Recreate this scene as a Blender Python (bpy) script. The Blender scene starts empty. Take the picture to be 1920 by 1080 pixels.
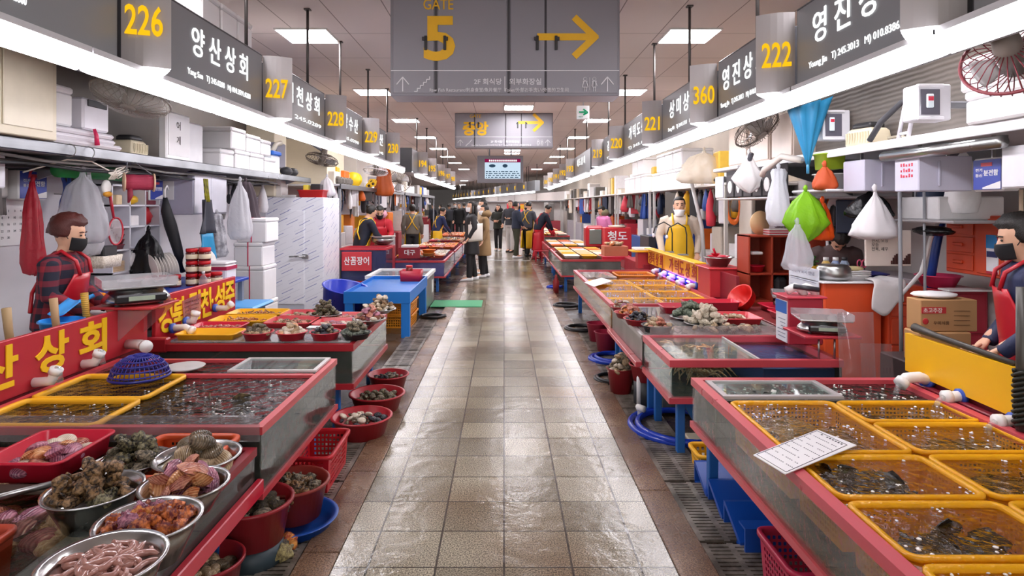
import bpy, math, random
from mathutils import Vector, Matrix, Euler, noise

# ---------------------------------------------------------------- camera, world, exposure
FPX, EYE = 1160.0, 1.6            # focal length in pixels of a 1920 px wide frame, eye height in metres
S = bpy.context.scene
COL = S.collection
cam_d = bpy.data.cameras.new('camera')
cam = bpy.data.objects.new('camera', cam_d)
COL.objects.link(cam)
cam.location = (0, 0, EYE)
cam.rotation_euler = (math.pi / 2, 0, 0)
cam_d.sensor_width = 36
cam_d.lens = FPX / 1920 * 36
cam_d.shift_x = 15 / 1920
cam_d.shift_y = -155 / 1920
cam_d.clip_start = .05
S.camera = cam
W = bpy.data.worlds.new('world')
S.world = W
W.use_nodes = True
W.node_tree.nodes['Background'].inputs[0].default_value = (1, .97, .95, 1)
W.node_tree.nodes['Background'].inputs[1].default_value = .55
S.view_settings.view_transform = 'Standard'
S.view_settings.look = 'None'
S.view_settings.gamma = 1
S.view_settings.exposure = 1.9
TUBE_E, PANEL_E = 5.5, 14.0       # emission of the stall tubes and of the ceiling panels
rnd = random.Random(5)
pi = math.pi
R = math.radians


def X(px, Y): return (px - 945) * Y / FPX
def Z(py, Y): return EYE - (py - 385) * Y / FPX
def U(a, b): return rnd.uniform(a, b)


# ---------------------------------------------------------------- materials
MATS = {}


def lin(h):
    h = h.lstrip('#')
    c = [int(h[i:i + 2], 16) / 255 for i in (0, 2, 4)]
    return tuple(x / 12.92 if x <= .04045 else ((x + .055) / 1.055) ** 2.4 for x in c) + (1,)


class NT:
    def __init__(s, name):
        s.m = bpy.data.materials.new(name)
        s.m.use_nodes = True
        s.t = s.m.node_tree
        s.t.nodes.clear()
        s.out = s.n('ShaderNodeOutputMaterial')

    def n(s, kind, ins=None, **kw):
        k = s.t.nodes.new(kind)
        for a, b in kw.items():
            setattr(k, a, b)
        for a, b in (ins or {}).items():
            if hasattr(b, 'is_linked') or hasattr(b, 'links'):
                s.t.links.new(b, k.inputs[a])
            else:
                k.inputs[a].default_value = b
        return k

    def math(s, op, a, b=0.0, c=0.0):
        return s.n('ShaderNodeMath', {0: a, 1: b, 2: c}, operation=op).outputs[0]

    def mix(s, fac, a, b, blend='MIX'):
        return s.n('ShaderNodeMixRGB', {0: fac, 1: a, 2: b}, blend_type=blend).outputs[0]

    def ramp(s, fac, stops):
        k = s.n('ShaderNodeValToRGB', {0: fac})
        e = k.color_ramp.elements
        while len(e) < len(stops):
            e.new(.5)
        for i, (p, c) in enumerate(stops):
            e[i].position = p
            e[i].color = c if not isinstance(c, str) else lin(c)
        return k.outputs[0]

    def co(s, kind='Object'):
        return s.n('ShaderNodeTexCoord').outputs[kind]

    def noise(s, scale, vec=None, detail=3, rough=.5):
        return s.n('ShaderNodeTexNoise', {'Vector': vec or s.co(), 'Scale': scale, 'Detail': detail, 'Roughness': rough}).outputs[0]

    def fres(s, ior, nor=None):
        """the same mirror strength from both sides of a thin pane"""
        b = s.n('ShaderNodeNewGeometry').outputs['Backfacing']
        i = s.math('MULTIPLY_ADD', b, 1 / ior - ior, ior)
        ins = {'IOR': i}
        if nor is not None:
            ins['Normal'] = nor
        return s.n('ShaderNodeFresnel', ins).outputs[0]

    def bump(s, h, strength, dist=.01):
        return s.n('ShaderNodeBump', {'Height': h, 'Strength': strength, 'Distance': dist}).outputs[0]

    def prin(s, col, rough=.5, metal=0, normal=None, emit=None, es=0, coat=0, spec=.5):
        ins = {'Base Color': col, 'Roughness': rough, 'Metallic': metal, 'Coat Weight': coat, 'Specular IOR Level': spec}
        if normal is not None:
            ins['Normal'] = normal
        if emit is not None:
            ins['Emission Color'] = emit
            ins['Emission Strength'] = es
        return s.n('ShaderNodeBsdfPrincipled', ins).outputs[0]

    def done(s, sh):
        s.t.links.new(sh, s.out.inputs[0])
        return s.m


def P(h, rough=.45, metal=0, var=.1, vs=9, bump=0, bs=70, coat=0, es=0, spec=.5):
    key = (h, rough, metal, var, vs, bump, bs, coat, es, spec)
    if key in MATS:
        return MATS[key]
    n = NT('paint_' + h.strip('#'))
    c = lin(h)
    dark = tuple(x * (1 - var) for x in c[:3]) + (1,)
    lite = tuple(min(1, x * (1 + var)) for x in c[:3]) + (1,)
    f = n.noise(vs)
    col = n.mix(f, dark, lite)
    nor = n.bump(n.noise(bs, detail=4), bump) if bump else None
    r = n.math('MULTIPLY_ADD', f, .12, max(.02, rough - .06))
    MATS[key] = n.done(n.prin(col, r, metal, nor, c if es else None, es, coat, spec))
    return MATS[key]


def two(h1, h2, scale, rough=.5, bump=.3, bs=40, lo=.4, hi=.6, coat=0, metal=0):
    """two colours mottled by noise"""
    key = ('two', h1, h2, scale, rough, bump, bs, lo, hi, coat)
    if key not in MATS:
        n = NT('mottled_' + h1.strip('#'))
        col = n.ramp(n.noise(scale, detail=5, rough=.6), [(lo, h1), (hi, h2)])
        nor = n.bump(n.noise(bs, detail=4), bump) if bump else None
        MATS[key] = n.done(n.prin(col, rough, metal, nor, coat=coat))
    return MATS[key]


def bands(h1, h2, scale, direction='Z', rough=.4, dist=1.5, kind='BANDS', bump=.4):
    """growth rings and ribs of shells, striped cloth"""
    key = ('bands', h1, h2, scale, direction, rough, dist, kind)
    if key not in MATS:
        n = NT('banded_' + h1.strip('#'))
        kw = {'wave_type': kind}
        kw['bands_direction' if kind == 'BANDS' else 'rings_direction'] = direction
        w = n.n('ShaderNodeTexWave', {'Vector': n.co(), 'Scale': scale, 'Distortion': dist, 'Detail': 2.0}, **kw).outputs[1]
        col = n.mix(n.math('MULTIPLY_ADD', n.noise(4), .7, .25), n.ramp(w, [(.15, h1), (.85, h2)]), n.ramp(n.noise(3), [(.35, h1), (.65, h2)]))
        MATS[key] = n.done(n.prin(col, rough, 0, n.bump(w, bump, .004)))
    return MATS[key]


def glass(tint='#eef6f2', haze=.06, rough=.03, ior=1.24):
    key = ('glass', tint, haze, rough)
    if key not in MATS:
        n = NT('clear_' + tint.strip('#'))
        tr = n.n('ShaderNodeBsdfTransparent', {0: lin(tint)}).outputs[0]
        gl = n.n('ShaderNodeBsdfGlossy', {'Color': (1, 1, 1, 1), 'Roughness': rough}).outputs[0]
        di = n.n('ShaderNodeBsdfDiffuse', {0: lin(tint)}).outputs[0]
        hz = n.math('MULTIPLY', n.noise(6, detail=5), haze * 2)
        a = n.n('ShaderNodeMixShader', {0: hz, 1: tr, 2: di}).outputs[0]
        fr = n.fres(ior)
        MATS[key] = n.done(n.n('ShaderNodeMixShader', {0: fr, 1: a, 2: gl}).outputs[0])
    return MATS[key]


def water(tint='#cdbf9c', murk='#5a4c30', amount=.22, wave=.35, scale=14, foam=.0):
    key = ('water', tint, murk, amount, wave, scale, foam)
    if key not in MATS:
        n = NT('water_' + tint.strip('#'))
        h = n.noise(scale, detail=4)
        nor = n.bump(h, wave, .03)
        tr = n.n('ShaderNodeBsdfTransparent', {0: lin(tint)}).outputs[0]
        di = n.n('ShaderNodeBsdfDiffuse', {0: lin(murk)}).outputs[0]
        gl = n.n('ShaderNodeBsdfGlossy', {'Color': (1, 1, 1, 1), 'Roughness': .03, 'Normal': nor}).outputs[0]
        a = n.n('ShaderNodeMixShader', {0: amount, 1: tr, 2: di}).outputs[0]
        fr = n.fres(1.33, nor)
        MATS[key] = n.done(n.n('ShaderNodeMixShader', {0: fr, 1: a, 2: gl}).outputs[0])
    return MATS[key]


def bagmat(h, clear=.35):
    key = ('bag', h, clear)
    if key not in MATS:
        n = NT('thin_plastic_' + h.strip('#'))
        nor = n.bump(n.noise(16, detail=5), .5, .03)
        pr = n.prin(lin(h), .22, 0, nor)
        tl = n.n('ShaderNodeBsdfTranslucent', {0: lin(h)}).outputs[0]
        a = n.n('ShaderNodeMixShader', {0: .3, 1: pr, 2: tl}).outputs[0]
        tr = n.n('ShaderNodeBsdfTransparent', {0: (1, 1, 1, 1)}).outputs[0]
        MATS[key] = n.done(n.n('ShaderNodeMixShader', {0: clear, 1: a, 2: tr}).outputs[0])
    return MATS[key]


def emis(h, e, name='lit'):
    key = ('em', h, e)
    if key not in MATS:
        n = NT(name)
        MATS[key] = n.done(n.n('ShaderNodeEmission', {0: lin(h), 1: e}).outputs[0])
    return MATS[key]


def steelmat(h='#b9bab8', rough=.28, key2=0):
    key = ('steel', h, rough)
    if key not in MATS:
        n = NT('stainless_steel')
        v = n.n('ShaderNodeMapping', {'Vector': n.co(), 'Scale': (1.5, 1.5, 40)}).outputs[0]
        f = n.noise(3, v, 4)
        g = n.noise(4, detail=5)
        col = n.mix(g, lin(h), tuple(x * .72 for x in lin(h)[:3]) + (1,))
        MATS[key] = n.done(n.prin(col, n.math('MULTIPLY_ADD', g, .3, rough - .12), 1, n.bump(f, .05)))
    return MATS[key]


# ---------------------------------------------------------------- mesh builder
class MB:
    def __init__(s):
        s.v, s.f, s.sm = [], [], []

    def add(s, vs, fs, sm=False, M=None):
        b = len(s.v)
        s.v += [tuple(M @ Vector(p)) for p in vs] if M is not None else [tuple(p) for p in vs]
        s.f += [tuple(b + i for i in q) for q in fs]
        s.sm += [sm] * len(fs)
        return s

    def bx(s, x0, x1, y0, y1, z0, z1, b=0, M=None):
        if x0 > x1: x0, x1 = x1, x0
        if y0 > y1: y0, y1 = y1, y0
        if z0 > z1: z0, z1 = z1, z0
        b = min(b, (x1 - x0) * .45, (y1 - y0) * .45, (z1 - z0) * .45)
        if b <= 0:
            v = [(x, y, z) for x in (x0, x1) for y in (y0, y1) for z in (z0, z1)]
            return s.add(v, [(0, 1, 3, 2), (4, 6, 7, 5), (0, 4, 5, 1), (2, 3, 7, 6), (0, 2, 6, 4), (1, 5, 7, 3)], M=M)
        v, idx = [], {}
        for i, x in enumerate((x0, x1)):
            for j, y in enumerate((y0, y1)):
                for k, z in enumerate((z0, z1)):
                    sx, sy, sz = (1, -1)[i], (1, -1)[j], (1, -1)[k]
                    for a, p in enumerate(((x, y + sy * b, z + sz * b), (x + sx * b, y, z + sz * b), (x + sx * b, y + sy * b, z))):
                        idx[i, j, k, a] = len(v)
                        v.append(p)
        f = []
        I = lambda i, j, k, a: idx[i, j, k, a]
        f += [(I(0, 0, 0, 0), I(0, 0, 1, 0), I(0, 1, 1, 0), I(0, 1, 0, 0)), (I(1, 0, 0, 0), I(1, 1, 0, 0), I(1, 1, 1, 0), I(1, 0, 1, 0)),
              (I(0, 0, 0, 1), I(1, 0, 0, 1), I(1, 0, 1, 1), I(0, 0, 1, 1)), (I(0, 1, 0, 1), I(0, 1, 1, 1), I(1, 1, 1, 1), I(1, 1, 0, 1)),
              (I(0, 0, 0, 2), I(0, 1, 0, 2), I(1, 1, 0, 2), I(1, 0, 0, 2)), (I(0, 0, 1, 2), I(1, 0, 1, 2), I(1, 1, 1, 2), I(0, 1, 1, 2))]
        for k in (0, 1):
            for i in (0, 1):
                f.append((I(i, 0, k, 0), I(i, 1, k, 0), I(i, 1, k, 2), I(i, 0, k, 2)))
            for j in (0, 1):
                f.append((I(0, j, k, 1), I(1, j, k, 1), I(1, j, k, 2), I(0, j, k, 2)))
        for i in (0, 1):
            for j in (0, 1):
                f.append((I(i, j, 0, 0), I(i, j, 1, 0), I(i, j, 1, 1), I(i, j, 0, 1)))
                for k in (0, 1):
                    f.append((I(i, j, k, 0), I(i, j, k, 1), I(i, j, k, 2)))
        return s.add(v, f, M=M)

    def box(s, c, d, b=0, M=None):
        return s.bx(c[0] - d[0] / 2, c[0] + d[0] / 2, c[1] - d[1] / 2, c[1] + d[1] / 2, c[2] - d[2] / 2, c[2] + d[2] / 2, b, M)

    def rings(s, rings, closed=True, cap=True, sm=True, M=None):
        n = len(rings[0])
        v = [p for r in rings for p in r]
        f = []
        for i in range(len(rings) - 1):
            for j in range(n if closed else n - 1):
                k = (j + 1) % n
                f.append((i * n + j, i * n + k, (i + 1) * n + k, (i + 1) * n + j))
        if cap and closed:
            f.append(tuple(reversed(range(n))))
            f.append(tuple((len(rings) - 1) * n + j for j in range(n)))
        return s.add(v, f, sm, M)

    def tube(s, pts, r, n=8, cap=True, flat=1, M=None, loop=False):
        pts = [Vector(p) for p in pts]
        rr = r if isinstance(r, (list, tuple)) else [r] * len(pts)
        L = len(pts)
        rings, up = [], None
        for i, p in enumerate(pts):
            if loop:
                d = pts[(i + 1) % L] - pts[i - 1]
            else:
                d = pts[min(i + 1, L - 1)] - pts[max(i - 1, 0)]
            d = d.normalized() if d.length > 1e-9 else Vector((0, 0, 1))
            if up is None:
                up = Vector((0, 0, 1)) if abs(d.z) < .9 else Vector((0, 1, 0))
            a = up.cross(d)
            a = a.normalized() if a.length > 1e-6 else Vector((1, 0, 0))
            b = d.cross(a)
            up = b
            rings.append([p + (a * math.cos(2 * pi * k / n) + b * flat * math.sin(2 * pi * k / n)) * rr[i] for k in range(n)])
        if loop:
            rings.append(rings[0])
            cap = False
        return s.rings(rings, True, cap, True, M)

    def lathe(s, prof, c=(0, 0, 0), n=24, sx=1, sy=1, M=None, cap=True, a0=0, a1=2 * pi):
        full = abs(a1 - a0 - 2 * pi) < 1e-6
        k = n if full else n + 1
        rings = [[(c[0] + sx * r * math.cos(a0 + (a1 - a0) * i / n), c[1] + sy * r * math.sin(a0 + (a1 - a0) * i / n), c[2] + z) for i in range(k)] for r, z in prof]
        return s.rings(rings, full, cap, True, M)

    def ball(s, c, r, n=14, m=9, M=None, fn=None):
        r = (r, r, r) if not hasattr(r, '__len__') else r
        rings = []
        for i in range(m + 1):
            th = pi * i / m
            th = min(max(th, .02), pi - .02)
            ring = []
            for j in range(n):
                ph = 2 * pi * j / n
                d = Vector((math.sin(th) * math.cos(ph), math.sin(th) * math.sin(ph), -math.cos(th)))
                q = fn(d) if fn else 1
                ring.append((c[0] + r[0] * d.x * q, c[1] + r[1] * d.y * q, c[2] + r[2] * d.z * q))
            rings.append(ring)
        return s.rings(rings, True, True, True, M)

    def prism(s, poly, z0, z1, M=None):
        n = len(poly)
        v = [(x, y, z0) for x, y in poly] + [(x, y, z1) for x, y in poly]
        f = [tuple(reversed(range(n))), tuple(range(n, 2 * n))] + [(i, (i + 1) % n, n + (i + 1) % n, n + i) for i in range(n)]
        return s.add(v, f, M=M)

    def sheet(s, fn, nu, nv, th=0, sm=True, M=None):
        """surface fn(u,v) in 0..1, given a thickness along its normal"""
        g = [[Vector(fn(i / nu, j / nv)) for i in range(nu + 1)] for j in range(nv + 1)]
        w = nu + 1
        v = [p for row in g for p in row]
        f = [(j * w + i, j * w + i + 1, (j + 1) * w + i + 1, (j + 1) * w + i) for j in range(nv) for i in range(nu)]
        if th:
            N = len(v)
            back = []
            for j in range(nv + 1):
                for i in range(nu + 1):
                    du = g[j][min(i + 1, nu)] - g[j][max(i - 1, 0)]
                    dv = g[min(j + 1, nv)][i] - g[max(j - 1, 0)][i]
                    nn = du.cross(dv)
                    back.append(g[j][i] - (nn.normalized() if nn.length > 1e-12 else Vector((0, 0, 1))) * th)
            v = v + back
            f = f + [tuple(reversed([a + N for a in q])) for q in f]
            edge = [i for i in range(w)] + [j * w + nu for j in range(1, nv + 1)] + [nv * w + i for i in range(nu - 1, -1, -1)] + [j * w for j in range(nv - 1, 0, -1)]
            f += [(edge[k + 1 - len(edge)], edge[k], edge[k] + N, edge[k + 1 - len(edge)] + N) for k in range(len(edge))]
        return s.add(v, f, sm, M)

    def perf(s, a, b, c, d, nu, nv, mg=.12, hole=.6, th=.003):
        """panel a-b-c-d with nu x nv square holes"""
        a, b, c, d = map(Vector, (a, b, c, d))
        nn = (b - a).cross(d - a).normalized() * th

        def pt(u, v): return (a * (1 - u) + b * u) * (1 - v) + (d * (1 - u) + c * u) * v
        us = [0, mg] + [mg + (1 - 2 * mg) * i / nu for i in range(1, nu)] + [1 - mg, 1]
        for off in ((0, 1) if th else (0,)):
            V, F = [], []

            def quad(u0, v0, u1, v1):
                k = len(V)
                V.extend([pt(u0, v0) - nn * off, pt(u1, v0) - nn * off, pt(u1, v1) - nn * off, pt(u0, v1) - nn * off])
                F.append((k, k + 1, k + 2, k + 3))
            quad(0, 0, 1, mg); quad(0, 1 - mg, 1, 1); quad(0, mg, mg, 1 - mg); quad(1 - mg, mg, 1, 1 - mg)
            du, dv = (1 - 2 * mg) / nu, (1 - 2 * mg) / nv
            e = (1 - hole) / 2
            for j in range(nv):
                v0 = mg + j * dv
                quad(mg, v0, 1 - mg, v0 + dv * e)
                quad(mg, v0 + dv * (1 - e), 1 - mg, v0 + dv)
                for i in range(nu + 1):
                    u0 = mg + i * du - (du * e if i else 0)
                    u1 = mg + i * du + (du * e if i < nu else 0)
                    quad(u0, v0 + dv * e, u1, v0 + dv * (1 - e))
            s.add(V, F)
        return s

    def text(s, txt, c, right, up, w=None, h=None, ext=.002, bold=.0, shear=0):
        cu = bpy.data.curves.new('t', 'FONT')
        cu.body = txt
        cu.offset = bold
        cu.resolution_u = 3
        o = bpy.data.objects.new('t', cu)
        COL.objects.link(o)
        me = bpy.data.meshes.new_from_object(o.evaluated_get(bpy.context.evaluated_depsgraph_get()))
        vs = [v.co.copy() for v in me.vertices]
        fs = [tuple(p.vertices) for p in me.polygons]
        bpy.data.objects.remove(o)
        bpy.data.curves.remove(cu)
        bpy.data.meshes.remove(me)
        if not vs:
            return s
        x0, x1 = min(v.x for v in vs), max(v.x for v in vs)
        y0, y1 = min(v.y for v in vs), max(v.y for v in vs)
        kx = w / (x1 - x0) if w else h / (y1 - y0)
        ky = h / (y1 - y0) if h else kx
        rt, u = Vector(right).normalized(), Vector(up).normalized()
        nn = rt.cross(u)
        base = Vector(c)
        V = [base + rt * ((p.x - (x0 + x1) / 2) * kx + shear * (p.y - y0)) + u * ((p.y - (y0 + y1) / 2) * ky) for p in vs]
        cnt = {}
        for q in fs:
            for i in range(len(q)):
                e = (q[i], q[(i + 1) % len(q)])
                cnt[e] = 1
        N = len(V)
        F = list(fs)
        V2 = [p + nn * ext for p in V]
        F = [tuple(i + N for i in q) for q in fs] + [(a, b, b + N, a + N) for (a, b) in cnt if (b, a) not in cnt]
        return s.add(V + V2, F)

    def build(s, name, m, parent=None, off=None):
        me = bpy.data.meshes.new(name)
        o3 = Vector(off) if off is not None else (OFF.get(parent.name_full, Vector()) if parent else Vector())
        me.from_pydata([(x - o3.x, y - o3.y, z - o3.z) for x, y, z in s.v], [], s.f)
        me.polygons.foreach_set('use_smooth', s.sm)
        me.materials.append(m)
        me.update()
        o = bpy.data.objects.new(name, me)
        COL.objects.link(o)
        if parent:
            o.parent = parent
        else:
            o.location = o3
        OFF[o.name_full] = o3
        return o


OFF = {}


def tag(o, label, cat, group=None):
    o['label'] = label
    o['category'] = cat
    if group:
        o['group'] = group
    return o


def T(name, label, cat, loc=(0, 0, 0), group=None):
    """an Empty at the base of a thing; its parts are built in world coordinates around it"""
    o = bpy.data.objects.new(name, None)
    o.empty_display_size = .05
    COL.objects.link(o)
    o.location = loc
    OFF[o.name_full] = Vector(loc)
    return tag(o, label, cat, group)


def one(mb, name, m, label, cat, group=None):
    xs, ys, zs = zip(*mb.v)
    o = mb.build(name, m, off=((min(xs) + max(xs)) / 2, (min(ys) + max(ys)) / 2, min(zs)))
    return tag(o, label, cat, group)


def struct(mb, name, m):
    o = mb.build(name, m)
    o['kind'] = 'structure'
    return o


def dup(root, loc, label=None, rz=0, group=None, name=None, sc=1, mats=None):
    """a copy of a thing with copies of its parts and sub-parts"""
    r = root.copy()
    COL.objects.link(r)
    if name:
        r.name = name
    r.location = loc
    r.rotation_euler = (0, 0, rz)
    r.scale = (sc, sc, sc) if not hasattr(sc, '__len__') else sc
    if label: r['label'] = label
    if group: r['group'] = group
    OFF[r.name_full] = Vector(loc)

    def recol(c, key):
        if mats and key in mats and c.type == 'MESH':
            c.material_slots[0].link = 'OBJECT'
            c.material_slots[0].material = mats[key]
    recol(r, 'self')
    for ch in root.children:
        c = ch.copy()
        COL.objects.link(c)
        c.parent = r
        recol(c, ch.name.split('.')[0])
        for g in ch.children:
            d = g.copy()
            COL.objects.link(d)
            d.parent = c
            recol(d, g.name.split('.')[0])
    return r


def mesh(mb, name, m):
    me = bpy.data.meshes.new(name)
    me.from_pydata(mb.v, [], mb.f)
    me.polygons.foreach_set('use_smooth', mb.sm)
    me.materials.append(m)
    me.update()
    return me


def put(me, name, label, cat, group, loc, rot=(0, 0, 0), sc=1, m=None):
    o = bpy.data.objects.new(name, me)
    COL.objects.link(o)
    o.location = loc
    o.rotation_euler = rot
    o.scale = (sc, sc, sc) if not hasattr(sc, '__len__') else sc
    if m:
        o.material_slots[0].link = 'OBJECT'
        o.material_slots[0].material = m
    return tag(o, label, cat, group)


def vox(mb, name, m, parent, size=.01, it=4):
    """fuse overlapping forms into one continuous surface"""
    me = bpy.data.meshes.new('tmp')
    me.from_pydata(mb.v, [], mb.f)
    o = bpy.data.objects.new('tmp', me)
    COL.objects.link(o)
    k = o.modifiers.new('r', 'REMESH')
    k.mode = 'VOXEL'
    k.voxel_size = size
    if it:
        q = o.modifiers.new('s', 'SMOOTH')
        q.iterations = it
        q.factor = .5
    m2 = bpy.data.meshes.new_from_object(o.evaluated_get(bpy.context.evaluated_depsgraph_get()))
    out = MB()
    out.v = [tuple(v.co) for v in m2.vertices]
    out.f = [tuple(p.vertices) for p in m2.polygons]
    out.sm = [True] * len(out.f)
    bpy.data.objects.remove(o)
    bpy.data.meshes.remove(me)
    bpy.data.meshes.remove(m2)
    return out.build(name, m, parent) if name else out


def rrect(w, d, r, n=4):
    """rounded rectangle outline, centred"""
    p = []
    for cx, cy, a in ((w / 2 - r, d / 2 - r, 0), (-w / 2 + r, d / 2 - r, 90), (-w / 2 + r, -d / 2 + r, 180), (w / 2 - r, -d / 2 + r, 270)):
        for i in range(n + 1):
            t = R(a + 90 * i / n)
            p.append((cx + r * math.cos(t), cy + r * math.sin(t)))
    return p


def arc(c, r, a0, a1, n, ax='xy'):
    out = []
    for i in range(n + 1):
        t = R(a0 + (a1 - a0) * i / n)
        a, b = r * math.cos(t), r * math.sin(t)
        out.append((c[0] + a, c[1] + b, c[2]) if ax == 'xy' else (c[0] + a, c[1], c[2] + b) if ax == 'xz' else (c[0], c[1] + a, c[2] + b))
    return out


ORD = ['nearest', 'second nearest', 'third nearest', 'fourth nearest', 'fifth nearest', 'sixth nearest', 'seventh nearest', 'eighth nearest', 'ninth nearest', 'tenth nearest', 'eleventh nearest', 'twelfth nearest', 'thirteenth nearest', 'fourteenth nearest', 'fifteenth nearest', 'sixteenth nearest', 'seventeenth nearest', 'eighteenth nearest', 'nineteenth nearest', 'twentieth nearest']
RIGHT, UP = (1, 0, 0), (0, 0, 1)
FX = {'L': ((0, 1, 0), 1), 'R': ((0, -1, 0), -1)}       # reading direction and facing of a board beside the aisle
RED, DRED, YEL, ORG, BLU, WHT = P('#c3303a', .35), P('#8e1d2a', .4), P('#f2b21c', .4), P('#e0571f', .4), P('#1760b4', .4), P('#e6e4e4', .55, var=.04)
RAIL = P('#c4434a', .32, var=.12)
STEEL = steelmat()
DARK = P('#2a2a2c', .5)
GREY = P('#8a8b90', .5)
FOAM = P('#e6e4e4', .8, var=.03, bump=.08, bs=160)
PVC = P('#e6e4e2', .35, var=.05)
GLASS = glass()

# ---------------------------------------------------------------- the setting
def tile_mat():
    n = NT('wet_stone_tiles')
    co = n.n('ShaderNodeTexCoord').outputs['Object']
    br = n.n('ShaderNodeTexBrick', {'Vector': co, 'Color1': lin('#756f61'), 'Color2': lin('#a19b8c'), 'Mortar': lin('#423d36'), 'Scale': 1.0,
             'Mortar Size': .005, 'Mortar Smooth': .1, 'Bias': .0, 'Brick Width': .298, 'Row Height': .3}, offset=0.0, squash=1.0)
    sp = n.noise(150, co, 2)
    big = n.noise(1.3, co, 4)
    warm = n.ramp(n.noise(.55, co, 2), [(.52, '#ffffff'), (.66, '#d8b49c')])
    c = n.mix(.72, br.outputs[0], n.ramp(sp, [(.38, '#3c372c'), (.62, '#f2ede2')]), 'OVERLAY')
    c = n.mix(.6, c, n.ramp(big, [(.3, '#a9a393'), (.7, '#ffffff')]), 'MULTIPLY')
    c = n.mix(.8, c, warm, 'MULTIPLY')
    med = n.noise(9, co, 5, .62)
    h = n.math('ADD', n.math('MULTIPLY', br.outputs[1], -1.6), n.math('ADD', n.math('MULTIPLY', sp, .06), n.math('MULTIPLY', med, .85)))
    wet = n.ramp(n.noise(1.7, co, 5, .6), [(.25, (.1, .1, .1, 1)), (.75, (.27, .27, .27, 1))])
    return n.done(n.prin(c, wet, 0, n.bump(h, .42, .014), spec=.7, coat=.0))


def wet_mat(name, c1, c2, sc, lo, hi, bs=60, bstr=.25, r0=.08, r1=.35):
    n = NT(name)
    co = n.co()
    c = n.mix(.5, n.ramp(n.noise(sc, co, 5), [(lo, c1), (hi, c2)]), n.ramp(n.noise(160, co, 2), [(.4, '#3a3026'), (.6, '#d8ccbc')]), 'OVERLAY')
    wet = n.ramp(n.noise(2.2, co, 4), [(.38, (r0, r0, r0, 1)), (.62, (r1, r1, r1, 1))])
    return n.done(n.prin(c, wet, 0, n.bump(n.noise(bs, co, 4), bstr, .01), spec=.6))


def ceil_mat():
    n = NT('ceiling_tiles')
    br = n.n('ShaderNodeTexBrick', {'Vector': n.co(), 'Color1': lin('#dccfc9'), 'Color2': lin('#d6c9c4'), 'Mortar': lin('#8a7d78'), 'Scale': 1.0,
             'Mortar Size': .006, 'Brick Width': .6, 'Row Height': 1.2}, offset=0.0)
    return n.done(n.prin(br.outputs[0], .8))


def panel_mat(name, c1, c2, w, hgt):
    n = NT(name)
    v = n.n('ShaderNodeMapping', {'Vector': n.co(), 'Rotation': (pi / 2, 0, pi / 2)}).outputs[0]
    br = n.n('ShaderNodeTexBrick', {'Vector': n.co(), 'Color1': lin(c1), 'Color2': lin(c2), 'Mortar': lin('#9a979a'), 'Scale': 1.0, 'Mortar Size': .004, 'Brick Width': w, 'Row Height': hgt}, offset=0.0)
    f = n.mix(n.noise(3), lin(c1), lin(c2))
    return n.done(n.prin(f, .45))


CURB = wet_mat('red_granite_curb', '#6b5040', '#937a64', 2.5, .35, .65, 90, .5, .14, .36)
struct(MB().bx(-22, 12, -4, 90, -.1, 0), 'floor', wet_mat('wet_concrete', '#4a3f37', '#6e6258', 1.6, .4, .62))
m = MB().bx(-.745, .745, -3, 45, 0, .02)
struct(m, 'walkway', tile_mat())
for k, (a, b) in enumerate(((-.915, -.75), (.75, .92))):
    m = MB()
    y = -3
    while y < 44:
        L = U(.85, 1.0)
        m.bx(a, b, y, y + L - .006, 0, .024, .004)
        y += L
    struct(m, 'trim_%d' % (k + 1), CURB)
struct(MB().bx(-.75, .75, 17.65, 17.75, .018, .026), 'trim_3', steelmat('#d8d8d6', .3))
struct(MB().bx(-22, 8, -4, 90, 3.6, 3.7), 'ceiling', ceil_mat())
WALLM = panel_mat('white_wall_panels', '#e6e3e6', '#d8d5d9', 1.2, 1.2)
struct(MB().bx(-4.05, -3.95, -4, 25, 0, 3.6), 'wall_left', WALLM)
UPW = panel_mat('dimmed_brown_grey_wall', '#7d746c', '#6c635c', .9, .9)  # dimness above the near shelves painted into the wall colour
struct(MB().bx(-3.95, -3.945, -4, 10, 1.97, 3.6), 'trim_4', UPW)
UPB = panel_mat('beige_upper_wall', '#c4b8a8', '#b0a494', .9, .9)
struct(MB().bx(-3.95, -3.945, 10, 25, 1.97, 3.6), 'trim_6', UPB)
struct(MB().bx(3.62, 3.72, -4, 45, 0, 3.6), 'wall_right', panel_mat('grey_wall_panels', '#c9c4c2', '#bdb7b4', .9, 2.4))
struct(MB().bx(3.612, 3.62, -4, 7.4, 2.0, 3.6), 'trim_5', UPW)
struct(MB().bx(3.612, 3.62, 7.4, 45, 1.9, 3.6), 'trim_7', UPB)
struct(MB().bx(-22, 8, 80, 80.1, 0, 3.6), 'wall_back', P('#c8c4c4', .6))
struct(MB().bx(-22.1, -22, 20, 80, 0, 3.6), 'wall_far', P('#bdb8b8', .6))

# drain grates let into the floor on both sides of the walkway
gm = MB()
gl, gw = .62, .27
nslot = 19
for k in range(nslot + 1):
    y0 = .02 + k * (gl - .04) / nslot
    gm.bx(-gw / 2, gw / 2, y0 - .0105, y0 + .0105, .0, .016)
for x in (-gw / 2, -.014, gw / 2 - .028):
    gm.bx(x, x + .028, 0, gl, .0, .0165)
grate_me = mesh(gm, 'drain_grate', two('#5c554d', '#a0978c', 5, .4, .2, 60, metal=.3))
for sd, nm in ((-1, 'left'), (1, 'right')):
    for k in range(12):
        y = 1.0 + k * .64
        put(grate_me, 'drain_grate', 'wet slotted metal drain grate %s along the %s curb of the tiled walkway' % (ORD[k], nm), 'drain grate', 'drain grates beside the walkway', (sd * 1.055, y, .001))


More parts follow.
